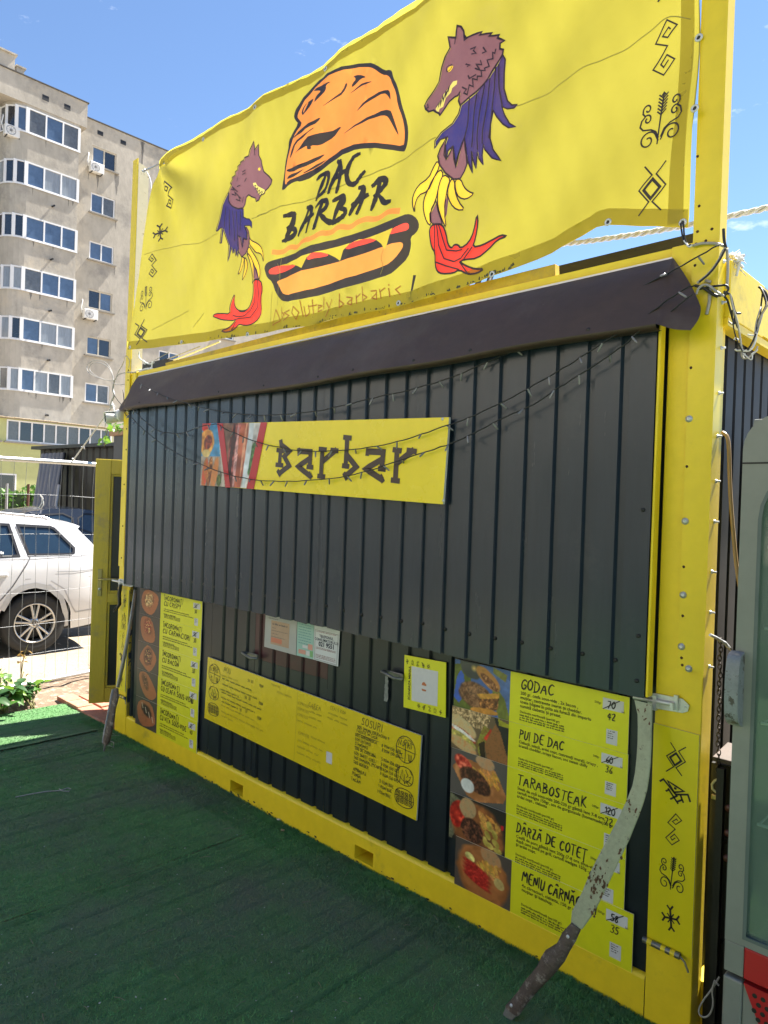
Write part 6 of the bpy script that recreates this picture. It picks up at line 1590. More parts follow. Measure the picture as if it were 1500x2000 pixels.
# ================================================================== plants at the carpet edge
def leaf_mesh(name, L, Wd, mat, fold=.25, droop=.3):
    b = MB(); n = 6; rows = []
    for i in range(n+1):
        q = i/n; w = Wd*.5*(math.sin(PI*q**.75))**.85*(1-.15*q)+.0005; z = -droop*L*q*q
        rows.append([(-w, L*q, z+fold*w), (-w*.5, L*q, z+fold*w*.35), (0, L*q, z), (w*.5, L*q, z+fold*w*.35), (w, L*q, z+fold*w)])
    b.add([p for r_ in rows for p in r_], [(i*5+j, i*5+j+1, (i+1)*5+j+1, (i+1)*5+j) for i in range(n) for j in range(4)], smooth=True)
    me = b.mesh(name); me.materials.append(mat); return me
m_leafs = [M('leaf_%s' % n, c, .45, var=.2, vs=14, trans=.4) for n, c in (('green', (.075, .19, .03)), ('dark', (.04, .11, .03)), ('bright', (.16, .30, .03)), ('bronze', (.26, .16, .04)))]
def plant(label, cat, base, n, spread, hmax, lsize, mats, seed, name='creeping_plant', group=None):
    R = random.Random(seed); base = Vector(base)
    t = thing(name, label, cat, base, group)
    LM = [leaf_mesh('leaf', lsize, lsize*.62, m, R.uniform(.15, .35), R.uniform(.2, .5)) for m in mats for _ in range(2)]
    sb = MB(); tips = []
    for s in range(max(3, n//6)):
        a = R.uniform(0, 2*PI); r_ = R.uniform(.2, 1); e = base+Vector((math.cos(a)*spread[0]*r_, math.sin(a)*spread[1]*r_, R.uniform(.35, 1)*hmax))
        m_ = base.lerp(e, .55)+Vector((0, 0, hmax*.25)); sb.tube([base+Vector((R.uniform(-.03, .03), R.uniform(-.03, .03), -.01)), m_, e], [.005, .004, .002], 5); tips.append((m_, e))
    sb.build('stem', M('plant_stem', (.16, .15, .05), .6, var=.2), t)
    for i in range(n):
        m_, e = R.choice(tips); p = m_.lerp(e, R.uniform(-.4, 1.0)); 
        p = Vector((p.x+R.uniform(-.03, .03), p.y+R.uniform(-.03, .03), max(.02, p.z)))
        s = R.uniform(.55, 1.15)
        inst('leaf', R.choice(LM), t, p, (R.uniform(-.5, .7), R.uniform(-.6, .6), R.uniform(0, 2*PI)), (s, s, s))
    return t
m3 = m_leafs[:3]
plant('leafy creeping plant with broad green leaves at the carpet corner under the fence', 'plant', (-.90, -.45, -.01), 85, (.24, .18), .24, .11, m3, 1)
plant('broad leaved green plant just right of the bottom fence tube end', 'plant', (-.93, -.24, -.01), 64, (.17, .17), .19, .10, m3, 2)
plant('leafy plant growing behind the bottom tube of the mesh fence', 'plant', (-1.55, -.30, -.02), 46, (.22, .22), .28, .095, m3, 3)
plant('low leafy plant at the left picture edge on the lit carpet border', 'plant', (-.82, -.66, -.01), 40, (.16, .16), .18, .09, m3, 4)
plant('small weed with narrow leaves beside the red pavers behind the door', 'plant', (-1.12, .36, -.01), 26, (.12, .16), .10, .045, [m_leafs[0], m_leafs[2]], 5)
plant('single tall sprig with bronze leaves standing out over the gravel', 'plant', (-1.38, -.18, .0), 9, (.06, .30), .42, .055, [m_leafs[3]], 8)
def vine():
    t = thing('vine', 'thin green vine hanging by the left post below the security camera', 'vine', onY(220, 850, .5))
    LM = leaf_mesh('leaf', .06, .045, m_leafs[2], .2, .3); LM2 = leaf_mesh('leaf', .055, .04, m_leafs[0], .2, .3)
    b = MB(); b.tube([onY(*q, .5) for q in ((242, 842), (226, 838), (212, 834), (206, 856), (204, 872))], .004, 5); b.build('stem', M('plant_stem', (.16, .15, .05), .6), t)
    R = random.Random(4)
    for px, py in [(R.uniform(210, 243), R.uniform(828, 842)) for _ in range(26)]+[(204+R.uniform(-5, 8), R.uniform(850, 876)) for _ in range(12)]:
        inst('leaf', R.choice((LM, LM2)), t, onY(px, py, .5+R.uniform(-.06, .06)), (R.uniform(-.8, .8), R.uniform(-.8, .8), R.uniform(0, 6.3)))
vine()

t = thing('frayed_rope', 'clump of frayed white rope on top of the right roof corner', 'rope', onY(1436, 512, .1))
b = MB(); R = random.Random(9)
for i in range(46):
    c = onY(1428+R.uniform(0, 16), 505+R.uniform(-8, 22), .10+R.uniform(-.03, .05)); v = Vector((R.uniform(-1, 1), R.uniform(-1, 1), R.uniform(-1, .6)))*.022
    b.tube([c-v, c+Vector((0, 0, R.uniform(0, .006))), c+v+Vector((0, 0, -.004))], [.0045 if i < 14 else .0014]*3, 5)
b.build('fibres', m_rope, t, kind='stuff')
# ================================================================== cars
m_tyre = M('tyre', (.018, .018, .018), .75, var=.2, vs=20)
m_rim = M('alloy_rim', (.55, .54, .52), .32, .85, var=.08)
m_trim = M('car_trim', (.012, .012, .014), .35)
def wheel(parent, c, r, side, emblem=True):
    """c centre on the outer face, side = +1 when the outer face looks to +x"""
    ax = Vector((side, 0, 0))
    W_ = .2
    b = MB(); b.lathe(c-ax*W_, ax, [(0, r*.60), (0, r*.93), (.02, r*.985), (.05, r), (W_-.05, r), (W_-.02, r*.985), (W_, r*.93), (W_+.002, r*.78), (W_-.004, r*.665)], 44)
    wh = b.build('wheel', m_tyre, parent)
    b = MB(); b.lathe(c, ax, [(-.10, r*.60), (-.02, r*.62), (.0, r*.655), (.004, r*.64), (-.004, r*.605), (-.05, r*.59)], 44)
    for k in range(5):
        for s in (-1, 1):
            a = rad(90+72*k)+s*rad(11.5); u = Vector((0, math.cos(a), math.sin(a))); w = ax.cross(u)
            b.obox(c-ax*.016+u*r*.385, u, w, ax, r*.235, r*.036, .011, bev=.006)
    b.lathe(c-ax*.02, ax, [(-.02, 0), (-.02, r*.2), (.004, r*.17), (.010, r*.10), (.010, 0)], 24)
    b.build('rim', m_rim, wh)
    b = MB(); b.lathe(c-ax*.09, ax, [(0, 0), (0, r*.50)], 30); b.build('brake_disc', M('brake_dark', (.03, .03, .032), .5, .5), wh)
    b = MB()
    for k in range(5):
        a = rad(54+72*k); u = Vector((0, math.cos(a), math.sin(a))); b.lathe(c-ax*.017+u*r*.165, ax, [(0, r*.035), (.004, r*.03), (-.004, r*.022), (-.004, 0)], 8)
    b.build('wheel_nuts', m_trim, wh, kind='stuff')
    if emblem:
        b = MB()
        def e(y, z): return c+ax*.0115+Vector((0, y*side, z))*r*.10
        segs = [[(.86*math.cos(a), .86*math.sin(a)) for a in np.linspace(0, 2*PI, 24)], [(-.34, .74), (0, .06), (.34, .74)], [(-.66, .48), (-.34, -.68), (0, -.02), (.34, -.68), (.66, .48)]]
        for s in segs: b.tube([e(*q) for q in s], r*.0105, 4)
        b.build('wheel_emblem', M('emblem_dark', (.05, .05, .055), .3), wh)
    return wh
def car(label, xs, y0, top, windows, wheels, L, body, roofrail=False, HW=.9, name='parked_car', tail=None):
    """outline in (s, z): s metres forward of the tail, which stands at y0; the car faces -y, near side at x = xs"""
    t = thing(name, label, 'car', (xs-HW, y0-L/2, 0), 'cars parked behind the fence')
    R_ = .385
    def d(s, z):
        a = 0
        if z > .98: a += (z-.98)*.40
        if z < .5: a += (.5-z)*.16
        a += .014*((z-.72)/.25)**2 if z < .98 else .0151
        if s < .55: a += .10*((.55-s)/.55)**2.2
        if s > L-.8: a += .32*((s-L+.8)/.8)**2.2
        return a
    low = [(L-.02, .30)]
    for ws, wz in wheels[::-1]:
        low += [(ws+R_+.02, .22)]+[(ws+R_*math.cos(q), wz+R_*math.sin(q)) for q in np.linspace(.0, PI, 15)]+[(ws-R_-.02, .22)]
    low += [(.08, .26)]
    outl = top+low
    loops = [dens(outl, .12)]+[dens(w, .12) for w in windows]
    v, f = cdt(loops, .10)
    for side in (1, -1):
        b = MB()
        P_ = lambda s, z, k=0: Vector((xs-HW+side*(HW-d(s, z)-k), y0-s, z))
        b.add([P_(s, z) for s, z in v], f, smooth=True)
        # arch lips turned in
        for ws, wz in wheels:
            A = [(ws+R_*math.cos(q), wz+R_*math.sin(q)) for q in np.linspace(-.1, PI+.1, 20)]
            b.add([P_(s, z) for s, z in A]+[P_(s, z, .30) for s, z in A], [(i, i+1, 21+i, 20+i) for i in range(19)], 1)
        b.build('body_side', [body, m_trim], t)
        for w in windows:
            vv, ff = cdt([dens(w, .12)], .12); b = MB(); b.add([P_(s, z, .010) for s, z in vv], ff, smooth=True)
            g = b.build('side_window', M('car_glass', (.012, .026, .045), .05, var=.15, vs=2, spec=.8), t)
            vv, ff = ribbon(dens(w, .06), .028, True); b = MB(); b.add([P_(s, z, -.003) for s, z in vv], ff); b.build('window_trim', m_trim, g)
        b = MB()
        for s0, s1, z in ((.30, 1.0, .80),): b.add([P_(s0, z, -.001), P_(s1, z+.004, -.001), P_(s1, z+.010, -.001), P_(s0, z+.006, -.001)], [(0, 1, 2, 3)])
        b.build('seam', M('seam_grey', (.3, .3, .31), .5), t)
        if roofrail:
            b = MB(); b.tube([P_(s, z, .03)+Vector((0, 0, h)) for s, z, h in ((.62, 1.405, .0), (.75, 1.425, .035), (1.2, 1.455, .045), (2.0, 1.455, .045), (2.6, 1.42, .035), (2.75, 1.39, .0))], .016, 6); b.build('roof_rail', M('rail_alu', (.6, .6, .6), .3, .8), t)
    # skin over the top, from tail to nose
    strip = dens(top, .10, False); n = 7
    vs, fs, mi = [], [], []
    for s, z in strip:
        for j in range(n+1):
            q = -1+2*j/n; vs.append(Vector((xs-HW+q*(HW-d(s, z)), y0-s+.0, z+.035*(1-q*q)*(1 if z > .9 else .3))))
            if z < .95 and s < .5: vs[-1].y += .10*(1-q*q)
    tg = tail or (0, 0)
    b = MB()
    for i in range(len(strip)-1):
        sm_, zm = (strip[i][0]+strip[i+1][0])/2, (strip[i][1]+strip[i+1][1])/2
        gl = (tg[0] < zm < tg[1] and sm_ < L*.3) or (1.02 < zm < 1.40 and sm_ > L*.55)
        k = 1 if gl else 0
        for j in range(n):
            fs.append((i*(n+1)+j, i*(n+1)+j+1, (i+1)*(n+1)+j+1, (i+1)*(n+1)+j)); mi.append(k if 0 < j < n-1 else 0)
    b.v = [tuple(p) for p in vs]; b.f = fs; b.m = mi; b.sm = [True]*len(fs)
    b.build('top_skin', [body, M('car_glass', (.012, .026, .045), .05, spec=.8)], t)
    b = MB(); b.box((xs-2*HW+.12, y0-L+.2, .22), (xs-.12, y0-.12, .30)); b.build('underbody', m_trim, t)
    for ws, wz in wheels:
        wheel(t, Vector((xs-.035, y0-ws, wz)), wz+.003, 1)
        wheel(t, Vector((xs-2*HW+.035, y0-ws, wz)), wz+.003, -1)
        b = MB(); b.box((xs-.36, y0-ws-.36, .30), (xs-.33, y0-ws+.36, .75)); b.build('wheel_well', m_trim, t)
    return t
m_carw = M('white_car_paint', (.60, .60, .61), .22, var=.02, coat=.6)
m_carb = M('navy_car_paint', (.010, .013, .020), .22, var=.05, coat=.8)
wag = [(.08, .30), (.02, .42), (.0, .60), (.05, .66), (.06, .85), (.10, .98), (.22, 1.14), (.40, 1.335), (.37, 1.365), (.44, 1.392), (.70, 1.428), (1.2, 1.462), (1.8, 1.472), (2.4, 1.45), (2.75, 1.40), (3.05, 1.25), (3.42, 1.03), (3.9, .97), (4.3, .86), (4.52, .68), (4.56, .45)]
T1 = car('white estate car with alloy wheels parked on the gravel behind the mesh fence', -2.90, 1.37, wag,
    [[(.51, 1.058), (.478, 1.075), (.470, 1.125), (.66, 1.338), (.70, 1.356), (1.035, 1.374), (.955, 1.060)], [(1.055, 1.055), (1.125, 1.378), (1.6, 1.40), (2.0, 1.395), (2.02, 1.03)], smooth2([(2.12, 1.03), (2.98, 1.0), (2.62, 1.36), (2.10, 1.40)], 1)],
    [(.875, .325), (3.55, .325)], 4.56, m_carw, True, tail=(1.0, 1.33))
b = MB(); xs_ = -2.90
for z0, s0, s1 in ((.865, 1.22, 1.36),):
    b.obox((xs_-.005, 1.37-1.27, .86), (1, 0, 0), (0, 1, 0), (0, 0, 1), .02, .10, .014, bev=.008)
b.build('door_handle', m_carw, T1)
b = MB()
for i in range(2): ptext(b, 'Pharma' if i == 0 else 'Service', 0, -.035*i, .045, lambda x, z, k: Vector((x, 0, z)))
_v = [(-2.90-.0155-.0*0, 1.37-1.17-.27*0+v[0]*0, v[2]) for v in b.v]
def carline(P_, w, mat=None, nm='door_seam'):
    L = dens([(onX(px, py, -2.9).y, onX(px, py, -2.9).z) for px, py in P_], .05, False)
    v_, f_2 = ribbon(L, w); b = MB()
    def dd(y, z):
        s = 1.37-y; a = (.014*((z-.72)/.25)**2 if z < .98 else .0151)+((z-.98)*.40 if z > .98 else 0)+((.5-z)*.16 if z < .5 else 0)+(.10*((.55-s)/.55)**2.2 if s < .55 else 0)
        return a
    b.add([(-2.90-dd(y, z)+.003, y, z) for y, z in v_], f_2); b.build(nm, mat or M('seam_dark', (.10, .10, .105), .5), T1)
carline([(41, 1030), (50, 1060), (61, 1090), (48, 1110), (25, 1145), (0, 1174)], .012)
carline([(-20, 1093), (60, 1092), (140, 1087), (176, 1084)], .008, M('seam_soft', (.36, .36, .37), .5))
carline([(112, 1117), (150, 1116), (186, 1112)], .010, M('seam_soft', (.36, .36, .37), .5))
carline([(100, 1135), (125, 1150), (142, 1185), (150, 1196), (190, 1190)], .014, M('seam_soft', (.36, .36, .37), .5), 'bumper_crease')
carline([(6, 1190), (20, 1164), (42, 1148), (70, 1143), (98, 1149), (120, 1168), (131, 1200), (134, 1222)], .055, M('arch_shade_grey', (.42, .42, .42), .5), 'arch_shade_band')  # shading round the wheel arch, painted as a grey band
b3 = MB()
for k in range(9):
    s0 = 1.20+.018*k
    b3.add([(-2.90-.055, 1.37-s0, 1.075), (-2.90-.055, 1.37-s0-.012, 1.075), (-2.90-.062, 1.37-s0-.012, 1.098+.008*(k % 3)), (-2.90-.062, 1.37-s0, 1.098+.006*(k % 2))], [(0, 1, 2, 3)])
b3.build('window_sticker', m_white, T1)
c2 = at(112, 1035, 12.6)
sed = [(.06, .32), (.0, .45), (.02, .70), (.08, .92), (.16, .99), (.55, 1.04), (1.05, 1.33), (1.35, 1.425), (1.9, 1.475), (2.4, 1.465), (2.8, 1.40), (3.15, 1.22), (3.55, 1.02), (4.0, .94), (4.4, .82), (4.58, .62), (4.60, .42)]
car('dark blue saloon car parked behind the white estate car', c2.x, c2.y+2.35, sed, [smooth2([(.95, 1.06), (1.95, 1.02), (1.92, 1.40), (1.40, 1.36)], 1), smooth2([(2.04, 1.02), (3.15, 1.0), (2.72, 1.34), (2.02, 1.40)], 1)], [(.95, .32), (3.65, .32)], 4.6, m_carb, tail=(1.05, 1.40))

# ================================================================== dark cladding shed, leaning sheet, hedge
p0, p1 = at(76, 985, 16.2), at(222, 985, 14.4)
a0 = Vector((p0.x, p0.y, 0)); a1 = Vector((p1.x, p1.y, 0)); u = (a1-a0).normalized(); nrm = Vector((u.y, -u.x, 0)); 
if nrm.dot(CAM-a0) < 0: nrm = -nrm
SHD = thing('dark_shed', 'black ribbed metal shed standing between the parked cars and the apartment block', 'shed', (a0+a1)/2)
a1 = a1+u*2.2; Ls = (a1-a0).length; Hs = 2.75
b = MB(); pr = []; s = 0
while s < Ls: pr += [(s, 0), (s+.16, 0), (s+.19, -.03), (s+.22, -.03), (s+.25, 0)]; s += .25
vs = [a0+u*q+nrm*d_+Vector((0, 0, z)) for z in (0, Hs) for q, d_ in pr]; n = len(pr)
b.add(vs, [(i, i+1, n+i+1, n+i) for i in range(n-1)])
b.build('ribbed_wall', M('black_ribbed', (.012, .012, .013), .45, var=.3, vs=3), SHD)
b = MB(); c_ = (a0+a1)/2-nrm*1.3
b.obox(c_+Vector((0, 0, Hs/2)), u, nrm, (0, 0, 1), Ls/2, 1.25, Hs/2-.01); b.build('core', m_black, SHD)
b = MB(); b.obox((a0+a1)/2-nrm*1.2+Vector((0, 0, Hs+.03)), u, nrm, (0, 0, 1), Ls/2+.08, 1.38, .035); b.build('roof_edge', m_trim, SHD)
lp = [at(79, 886, 15.6), at(125, 883, 15.4), at(103, 1010, 14.6), at(58, 1010, 14.9)]
t = thing('leaning_sheet', 'grey ribbed metal sheet leaning against the dark shed', 'metal sheet', (lp[2]+lp[3])/2)
b = MB(); N_ = 18; nn = (lp[1]-lp[0]).cross(lp[3]-lp[0]).normalized()
vs = []
for i in range(N_+1):
    q = i/N_; o = nn*(.02 if i % 3 == 0 else 0); vs += [lp[0].lerp(lp[1], q)+o, lp[3].lerp(lp[2], q)+o]
b.add(vs, [(2*i, 2*i+1, 2*i+3, 2*i+2) for i in range(N_)]); b.build('sheet', M('grey_sheet', (.17, .175, .19), .5, var=.08), t)
b = MB(); b.tube([lp[1]+Vector((.05, 0, -.02)), lp[2]+Vector((.05, 0, -.02))], .03, 4); b.build('sheet_edge', m_trim, t)
t = thing('leaning_pole', 'pale thin pole leaning beside the grey ribbed sheet', 'pole', at(108, 1005, 14.3))
b = MB(); b.cyl(at(115, 947, 14.4), at(107, 1006, 14.2), .03, 6); b.build('pole', M('pale_pole', (.4, .4, .4), .6), t)

def hedge():
    c0 = at(20, 985, 21)
    t = thing('hedge', 'bright green clipped hedge in front of the pale green ground floor', 'hedge', (c0.x, c0.y, 0))
    R = np.random.default_rng(2); n = 9000
    x = c0.x+R.uniform(-.6, .6, n); y = c0.y+R.uniform(-5, 1.6, n); z = R.uniform(.1, 1.0, n)**.7*(1.92+.12*np.sin(y*2.3)+.06*np.sin(y*7))
    s = R.uniform(.035, .085, n); V = np.empty((n, 4, 3))
    a = R.normal(0, 1, (n, 3)); a /= np.linalg.norm(a, axis=1)[:, None]; b_ = np.cross(a, R.normal(0, 1, (n, 3))); b_ /= np.linalg.norm(b_, axis=1)[:, None]
    P0 = np.stack([x, y, z], 1)
    V[:, 0] = P0-a*s[:, None]; V[:, 1] = P0+b_*s[:, None]*.6; V[:, 2] = P0+a*s[:, None]; V[:, 3] = P0-b_*s[:, None]*.6
    me = bpy.data.meshes.new('foliage'); me.from_pydata(V.reshape(-1, 3).tolist(), [], np.arange(4*n).reshape(-1, 4).tolist())
    mo('foliage', me, M('hedge_leaf', (.085, .20, .025), .5, var=.35, vs=3, trans=.35), t, kind='stuff')
    b = MB(); b.box((c0.x-.42, c0.y-5, .0), (c0.x+.42, c0.y+1.5, 1.7)); b.build('branches', M('hedge_core', (.02, .04, .01), .9), t)
    for i, (px, yy) in enumerate(((12, 946), (54, 946))):
        p = at(px, 1000, 19.5)
        q = thing('fence_post', ('grey' if i == 0 else 'rusty')+' thin metal post standing in front of the hedge', 'post', (p.x, p.y, 0), 'posts in front of the hedge')
        b = MB(); b.cyl((p.x, p.y, -.02), (p.x, p.y, 2.0), .035, 6); b.build('post', M('post_grey', (.3, .3, .3), .6) if i == 0 else M('post_rust', (.10, .04, .025), .8), q)
hedge()

# ================================================================== apartment block
XB, XA, XG = -36.4, -35.3, -33.8
AB = thing('apartment_block', 'weathered grey rendered apartment block with glazed rounded balconies', 'apartment building', (XB, 12, 0))
m_rend = M('grey_render', (.43, .40, .345), .95, var=.22, vs=.35, bump=1.0, bs=6, spot=[((.29, .275, .25), .55, .52, .16), ((.54, .48, .38), .30, .56, .14), ((.16, .15, .14), 1.6, .66, .12)], spec=.1, stretch=(1, 1, .55))
m_rend2 = M('ochre_render', (.46, .40, .29), .95, var=.14, vs=.5, bump=.9, bs=7, spot=[((.33, .30, .26), .5, .52, .2)], spec=.1)
m_frame = M('window_frame_white', (.74, .75, .76), .4, var=.04)
m_framet = M('window_frame_beige', (.50, .46, .38), .6, var=.1)
GLS = [M('pane_dark', (.018, .026, .040), .05, var=.3, vs=.8, spec=.9), M('pane_blue', (.07, .115, .20), .06, var=.3, vs=.6, spec=.9), M('pane_curtain', (.24, .27, .30), .10, var=.3, vs=1.2, spec=.8, stretch=(1, 6, .4)), M('pane_grey', (.10, .11, .12), .10, var=.4, vs=1.0, spec=.8)]
def bars(b, x, y0, y1, z0, z1, th, depth):
    b.box((x, y0, z0), (x+depth, y1, z0+th)); b.box((x, y0, z1-th), (x+depth, y1, z1))
def window(y0, y1, z0, z1, kinds, split=(), frame=m_frame, x=XB, rec=.10):
    """window in the flat wall: frame part with a pane for each light"""
    b = MB(); th = .075
    xx = x-rec
    bars(b, xx, y0, y1, z0, z1, th, .06)
    cuts = [y0]+[y0+(y1-y0)*s for s in split]+[y1]
    for i, c in enumerate(cuts):
        a = c if i == 0 else (c-th if i == len(cuts)-1 else c-th/2); b.box((xx+.0005, a, z0+th), (xx+.0595, a+th, z1-th))
    fr = b.build('window', frame, AB)
    for i in range(len(cuts)-1):
        b = MB(); b.quad((xx+.02, cuts[i]+.02, z0+.02), (xx+.02, cuts[i+1]-.02, z0+.02), (xx+.02, cuts[i+1]-.02, z1-.02), (xx+.02, cuts[i]+.02, z1-.02)); b.build('pane', GLS[kinds[i % len(kinds)]], fr)
    b = MB(); b.box((x+.002, y0-.12, z0-.09), (x+.14, y1+.14, z0-.01)); b.build('sill', M('sill_grey', (.26, .245, .22), .9, var=.2, vs=4), fr)
    return [(y0, z0), (y1, z0), (y1, z1), (y0, z1)]
holes = []
WZ = [(21.12, 22.22), (18.36, 19.50), (15.62, 16.68), (12.76, 13.87), (10.05, 11.12), (7.28, 8.40)]
KN = [(1, 0), (1, 3), (1, 1), (0, 1), (1, 0), (1, 3)]
for (z0, z1), k in zip(WZ, KN): holes.append(window(14.84, 16.29, z0, z1, k, (.5,), m_framet if k in ((1, 0), (0, 1)) else m_frame))
for i, (z0, z1) in enumerate(WZ): holes.append(window(19.40, 20.85, z0, z1, ((1, 0), (0, 1), (2, 1))[i % 3], (.5,)))
for i, (z0, z1) in enumerate(WZ): holes.append(window(23.4, 24.85, z0, z1, ((1, 0), (0, 1), (2, 1))[i % 3], (.5,)))
v, f = cdt([[(-14, -.1), (34, -.1), (34, 23.65), (-14, 23.65)]]+holes, 3.0)
b = MB(); b.add([(XB, y, z) for y, z in v], f)
for h in holes: b.add([(XB, y, z) for y, z in h]+[(XB-.12, y, z) for y, z in h], [(i, (i+1) % 4, 4+(i+1) % 4, 4+i) for i in range(4)])
b.build('wall', m_rend, AB)
b = MB(); b.box((XB-12, -14, -.1), (XB-.2, 34, 23.6)); b.build('core', m_rend, AB)
b = MB(); b.box((XB-.3, 14.06, 23.65), (XB+.06, 34, 23.71)); b.box((XB-.3, -14, 23.845), (XA+.10, 14.10, 23.90)); b.build('parapet_capping', M('dark_capping', (.06, .055, .05), .7, var=.3, vs=4), AB)
b = MB(); b.box((XB+.002, -14, 22.47), (XA+.04, 14.03, 23.845)); b.build('parapet', m_rend, AB)
b = MB()
for y in (11.6, 12.75): b.box((XA+.041, y, 23.02), (XA+.05, y+.34, 23.30))
for y in (16.5, 19.2, 22, 15.1): b.box((XB+.003, y, 22.95), (XB+.012, y+.34, 23.2))
b.build('vent_opening', m_black, AB)
b = MB(); b.box((XB-1, 2, 23.902), (XA-.05, 10.22, 24.72)); b.box((XB-1.1, 1.9, 24.722), (XA+.05, 10.32, 24.80)); b.box((XA-.7, 10.34, 23.902), (XA-.15, 10.72, 24.28)); b.box((XA-.75, 10.30, 24.282), (XA-.08, 10.80, 24.36)); b.build('roof_house', m_rend, AB)
b = MB(); b.box((XB+.003, 17.87, 5), (XB+.02, 17.92, 23.6)); b.build('expansion_joint', M('joint_dark', (.12, .115, .105), .9), AB)
# the stack of glazed balconies: plan path with a rounded near corner
def bpath(off=0.0):
    P_ = []
    for q in np.linspace(0, PI/2, 7): P_.append((XB+(XA-XB+off)*math.sin(q), 10.95-(1.0+off)*math.cos(q)))
    return P_+[(XA+off, 13.64+off), (XB, 13.64+off)]
PTH = bpath()
def skirt(b, P_, z0, z1, mi=0):
    n = len(P_); b.add([(x, y, z) for z in (z0, z1) for x, y in P_], [(i, i+1, n+i+1, n+i) for i in range(n-1)], mi)
BZ = [(20.98, 22.30), (18.20, 19.45), (15.38, 16.60), (12.62, 13.85), (9.96, 11.16), (7.27, 8.46)]
zc = 5.55
SEG = [z for ab in BZ[::-1] for z in ab]
lo = [5.55]+[b_ for a_, b_ in BZ[::-1]]
hi = [a_ for a_, b_ in BZ[::-1]]+[22.47]
b = MB()
for z0, z1 in zip(lo, hi):
    skirt(b, PTH, z0, z1)
    n = len(PTH); b.add([(x, y, z1) for x, y in PTH], [tuple(range(n))]); b.add([(x, y, z0) for x, y in PTH], [tuple(range(n))[::-1]])
b.build('balcony_wall', m_rend, AB)
SPLIT = [(.34, .67), (.33, .66), (.36, .70), (.34, .68), (.34, .67), (.26, .52, .76)]
KB = [(3, 0, 1, 3, 1, 3), (2, 0, 0, 1, 2, 2), (0, 0, 0, 1, 1, 1), (3, 2, 2, 3, 1, 1), (2, 2, 0, 1, 2, 2), (2, 3, 2, 1, 2, 3, 2)]
def balcony_glazing(z0, z1, split, kinds, i):
    b = MB(); P_ = bpath(.015)
    pts_ = [P_[0], P_[2], P_[4], P_[6]] + [(P_[7][0], P_[6][1]+(P_[7][1]-P_[6][1])*s) for s in split] + [P_[7]]
    wide = [.06, .09, .12, .13] + [.055]*len(split) + [.10]
    for (x, y), w in zip(pts_, wide):
        b.box((x-.05, y-w, z0+.001), (x+.03, y+w*.4, z1-.001))
    for z, h in ((z0, .07), (z1-.07, .07)):
        for k in range(len(pts_)-1):
            a, c = Vector((*pts_[k], z+h/2)), Vector((*pts_[k+1], z+h/2)); u_ = (c-a).normalized()
            b.obox((a+c)/2, u_, Vector((u_.y, -u_.x, 0)), (0, 0, 1), (c-a).length/2, .025, h/2)
    sl2 = MB(); skirt(sl2, bpath(.06), z0-.05, z0+.0); n = 9; sl2.add([(x, y, z0) for x, y in bpath(.06)], [tuple(range(9))])
    fr = b.build('window', m_frame, AB)
    sl2.build('sill', m_frame, fr)
    for k in range(len(pts_)-1):
        (x0, y0), (x1, y1) = pts_[k], pts_[k+1]
        b = MB(); b.quad((x0-.02, y0, z0+.03), (x1-.02, y1, z0+.03), (x1-.02, y1, z1-.03), (x0-.02, y0, z1-.03)); b.build('pane', GLS[kinds[k % len(kinds)]], fr)
for i, (z0, z1) in enumerate(BZ): balcony_glazing(z0, z1, SPLIT[i], KB[i], i)
b = MB()
for z in (18.0, 15.1, 12.3, 9.6, 6.6): b.cyl((XA, 12.3, z-.6+.1), (XA+.30, 12.3, z-.62+.1), .055, 6)
b.build('drain_spout', m_trim, AB)
# ground floor extension
v, f = cdt([[(-14, -.1), (15.4, -.1), (15.4, 5.56), (-14, 5.56)], [(9.86, 4.42), (15.34, 4.42), (15.34, 5.52), (9.86, 5.52)], [(7.4, .9), (10.4, .9), (10.4, 2.76), (7.4, 2.76)], [(6.4, 4.42), (9.5, 4.42), (9.5, 5.52), (6.4, 5.52)]], 2.5)
b = MB(); b.add([(XG, y, z) for y, z in v], f); b.quad((XG, 15.4, -.1), (XB, 15.4, -.1), (XB, 15.4, 5.56), (XG, 15.4, 5.56)); b.build('extension_wall', M('lime_render', (.46, .48, .22), .9, var=.10, vs=.7, bump=.5, bs=8, spot=[((.36, .38, .24), .8, .58, .2)]), AB)
window(9.86, 15.34, 4.42, 5.52, (3, 0, 0, 3, 3, 3, 0, 3, 3), tuple(i/9 for i in range(1, 9)), x=XG, rec=.05)
window(6.4, 9.5, 4.42, 5.52, (0, 0, 3), (.4, .7), x=XG, rec=.05)
window(7.4, 10.4, .9, 2.76, (0, 3, 0), (.35, .72), x=XG, rec=.05)
b = MB(); b.box((XB+.003, -14, 5.561), (XG+.02, 15.5, 5.60)); b.build('extension_roof', M('grey_flat_roof', (.3, .28, .25), .9), AB)
TL_ = MB(); TL_.box((-.25, -.16, 0), (.25, .16, .05), bev=.01); TLM = TL_.mesh('eave_tile'); TLM.materials.append(M('weathered_tile', (.36, .29, .19), .9, var=.3, vs=3))
for i in range(30): inst('eave_tile', TLM, AB, (XG-.02, 5.0+i*.355, 5.605+rng.uniform(-.01, .01)), (0, .12, rng.uniform(-.04, .04)))
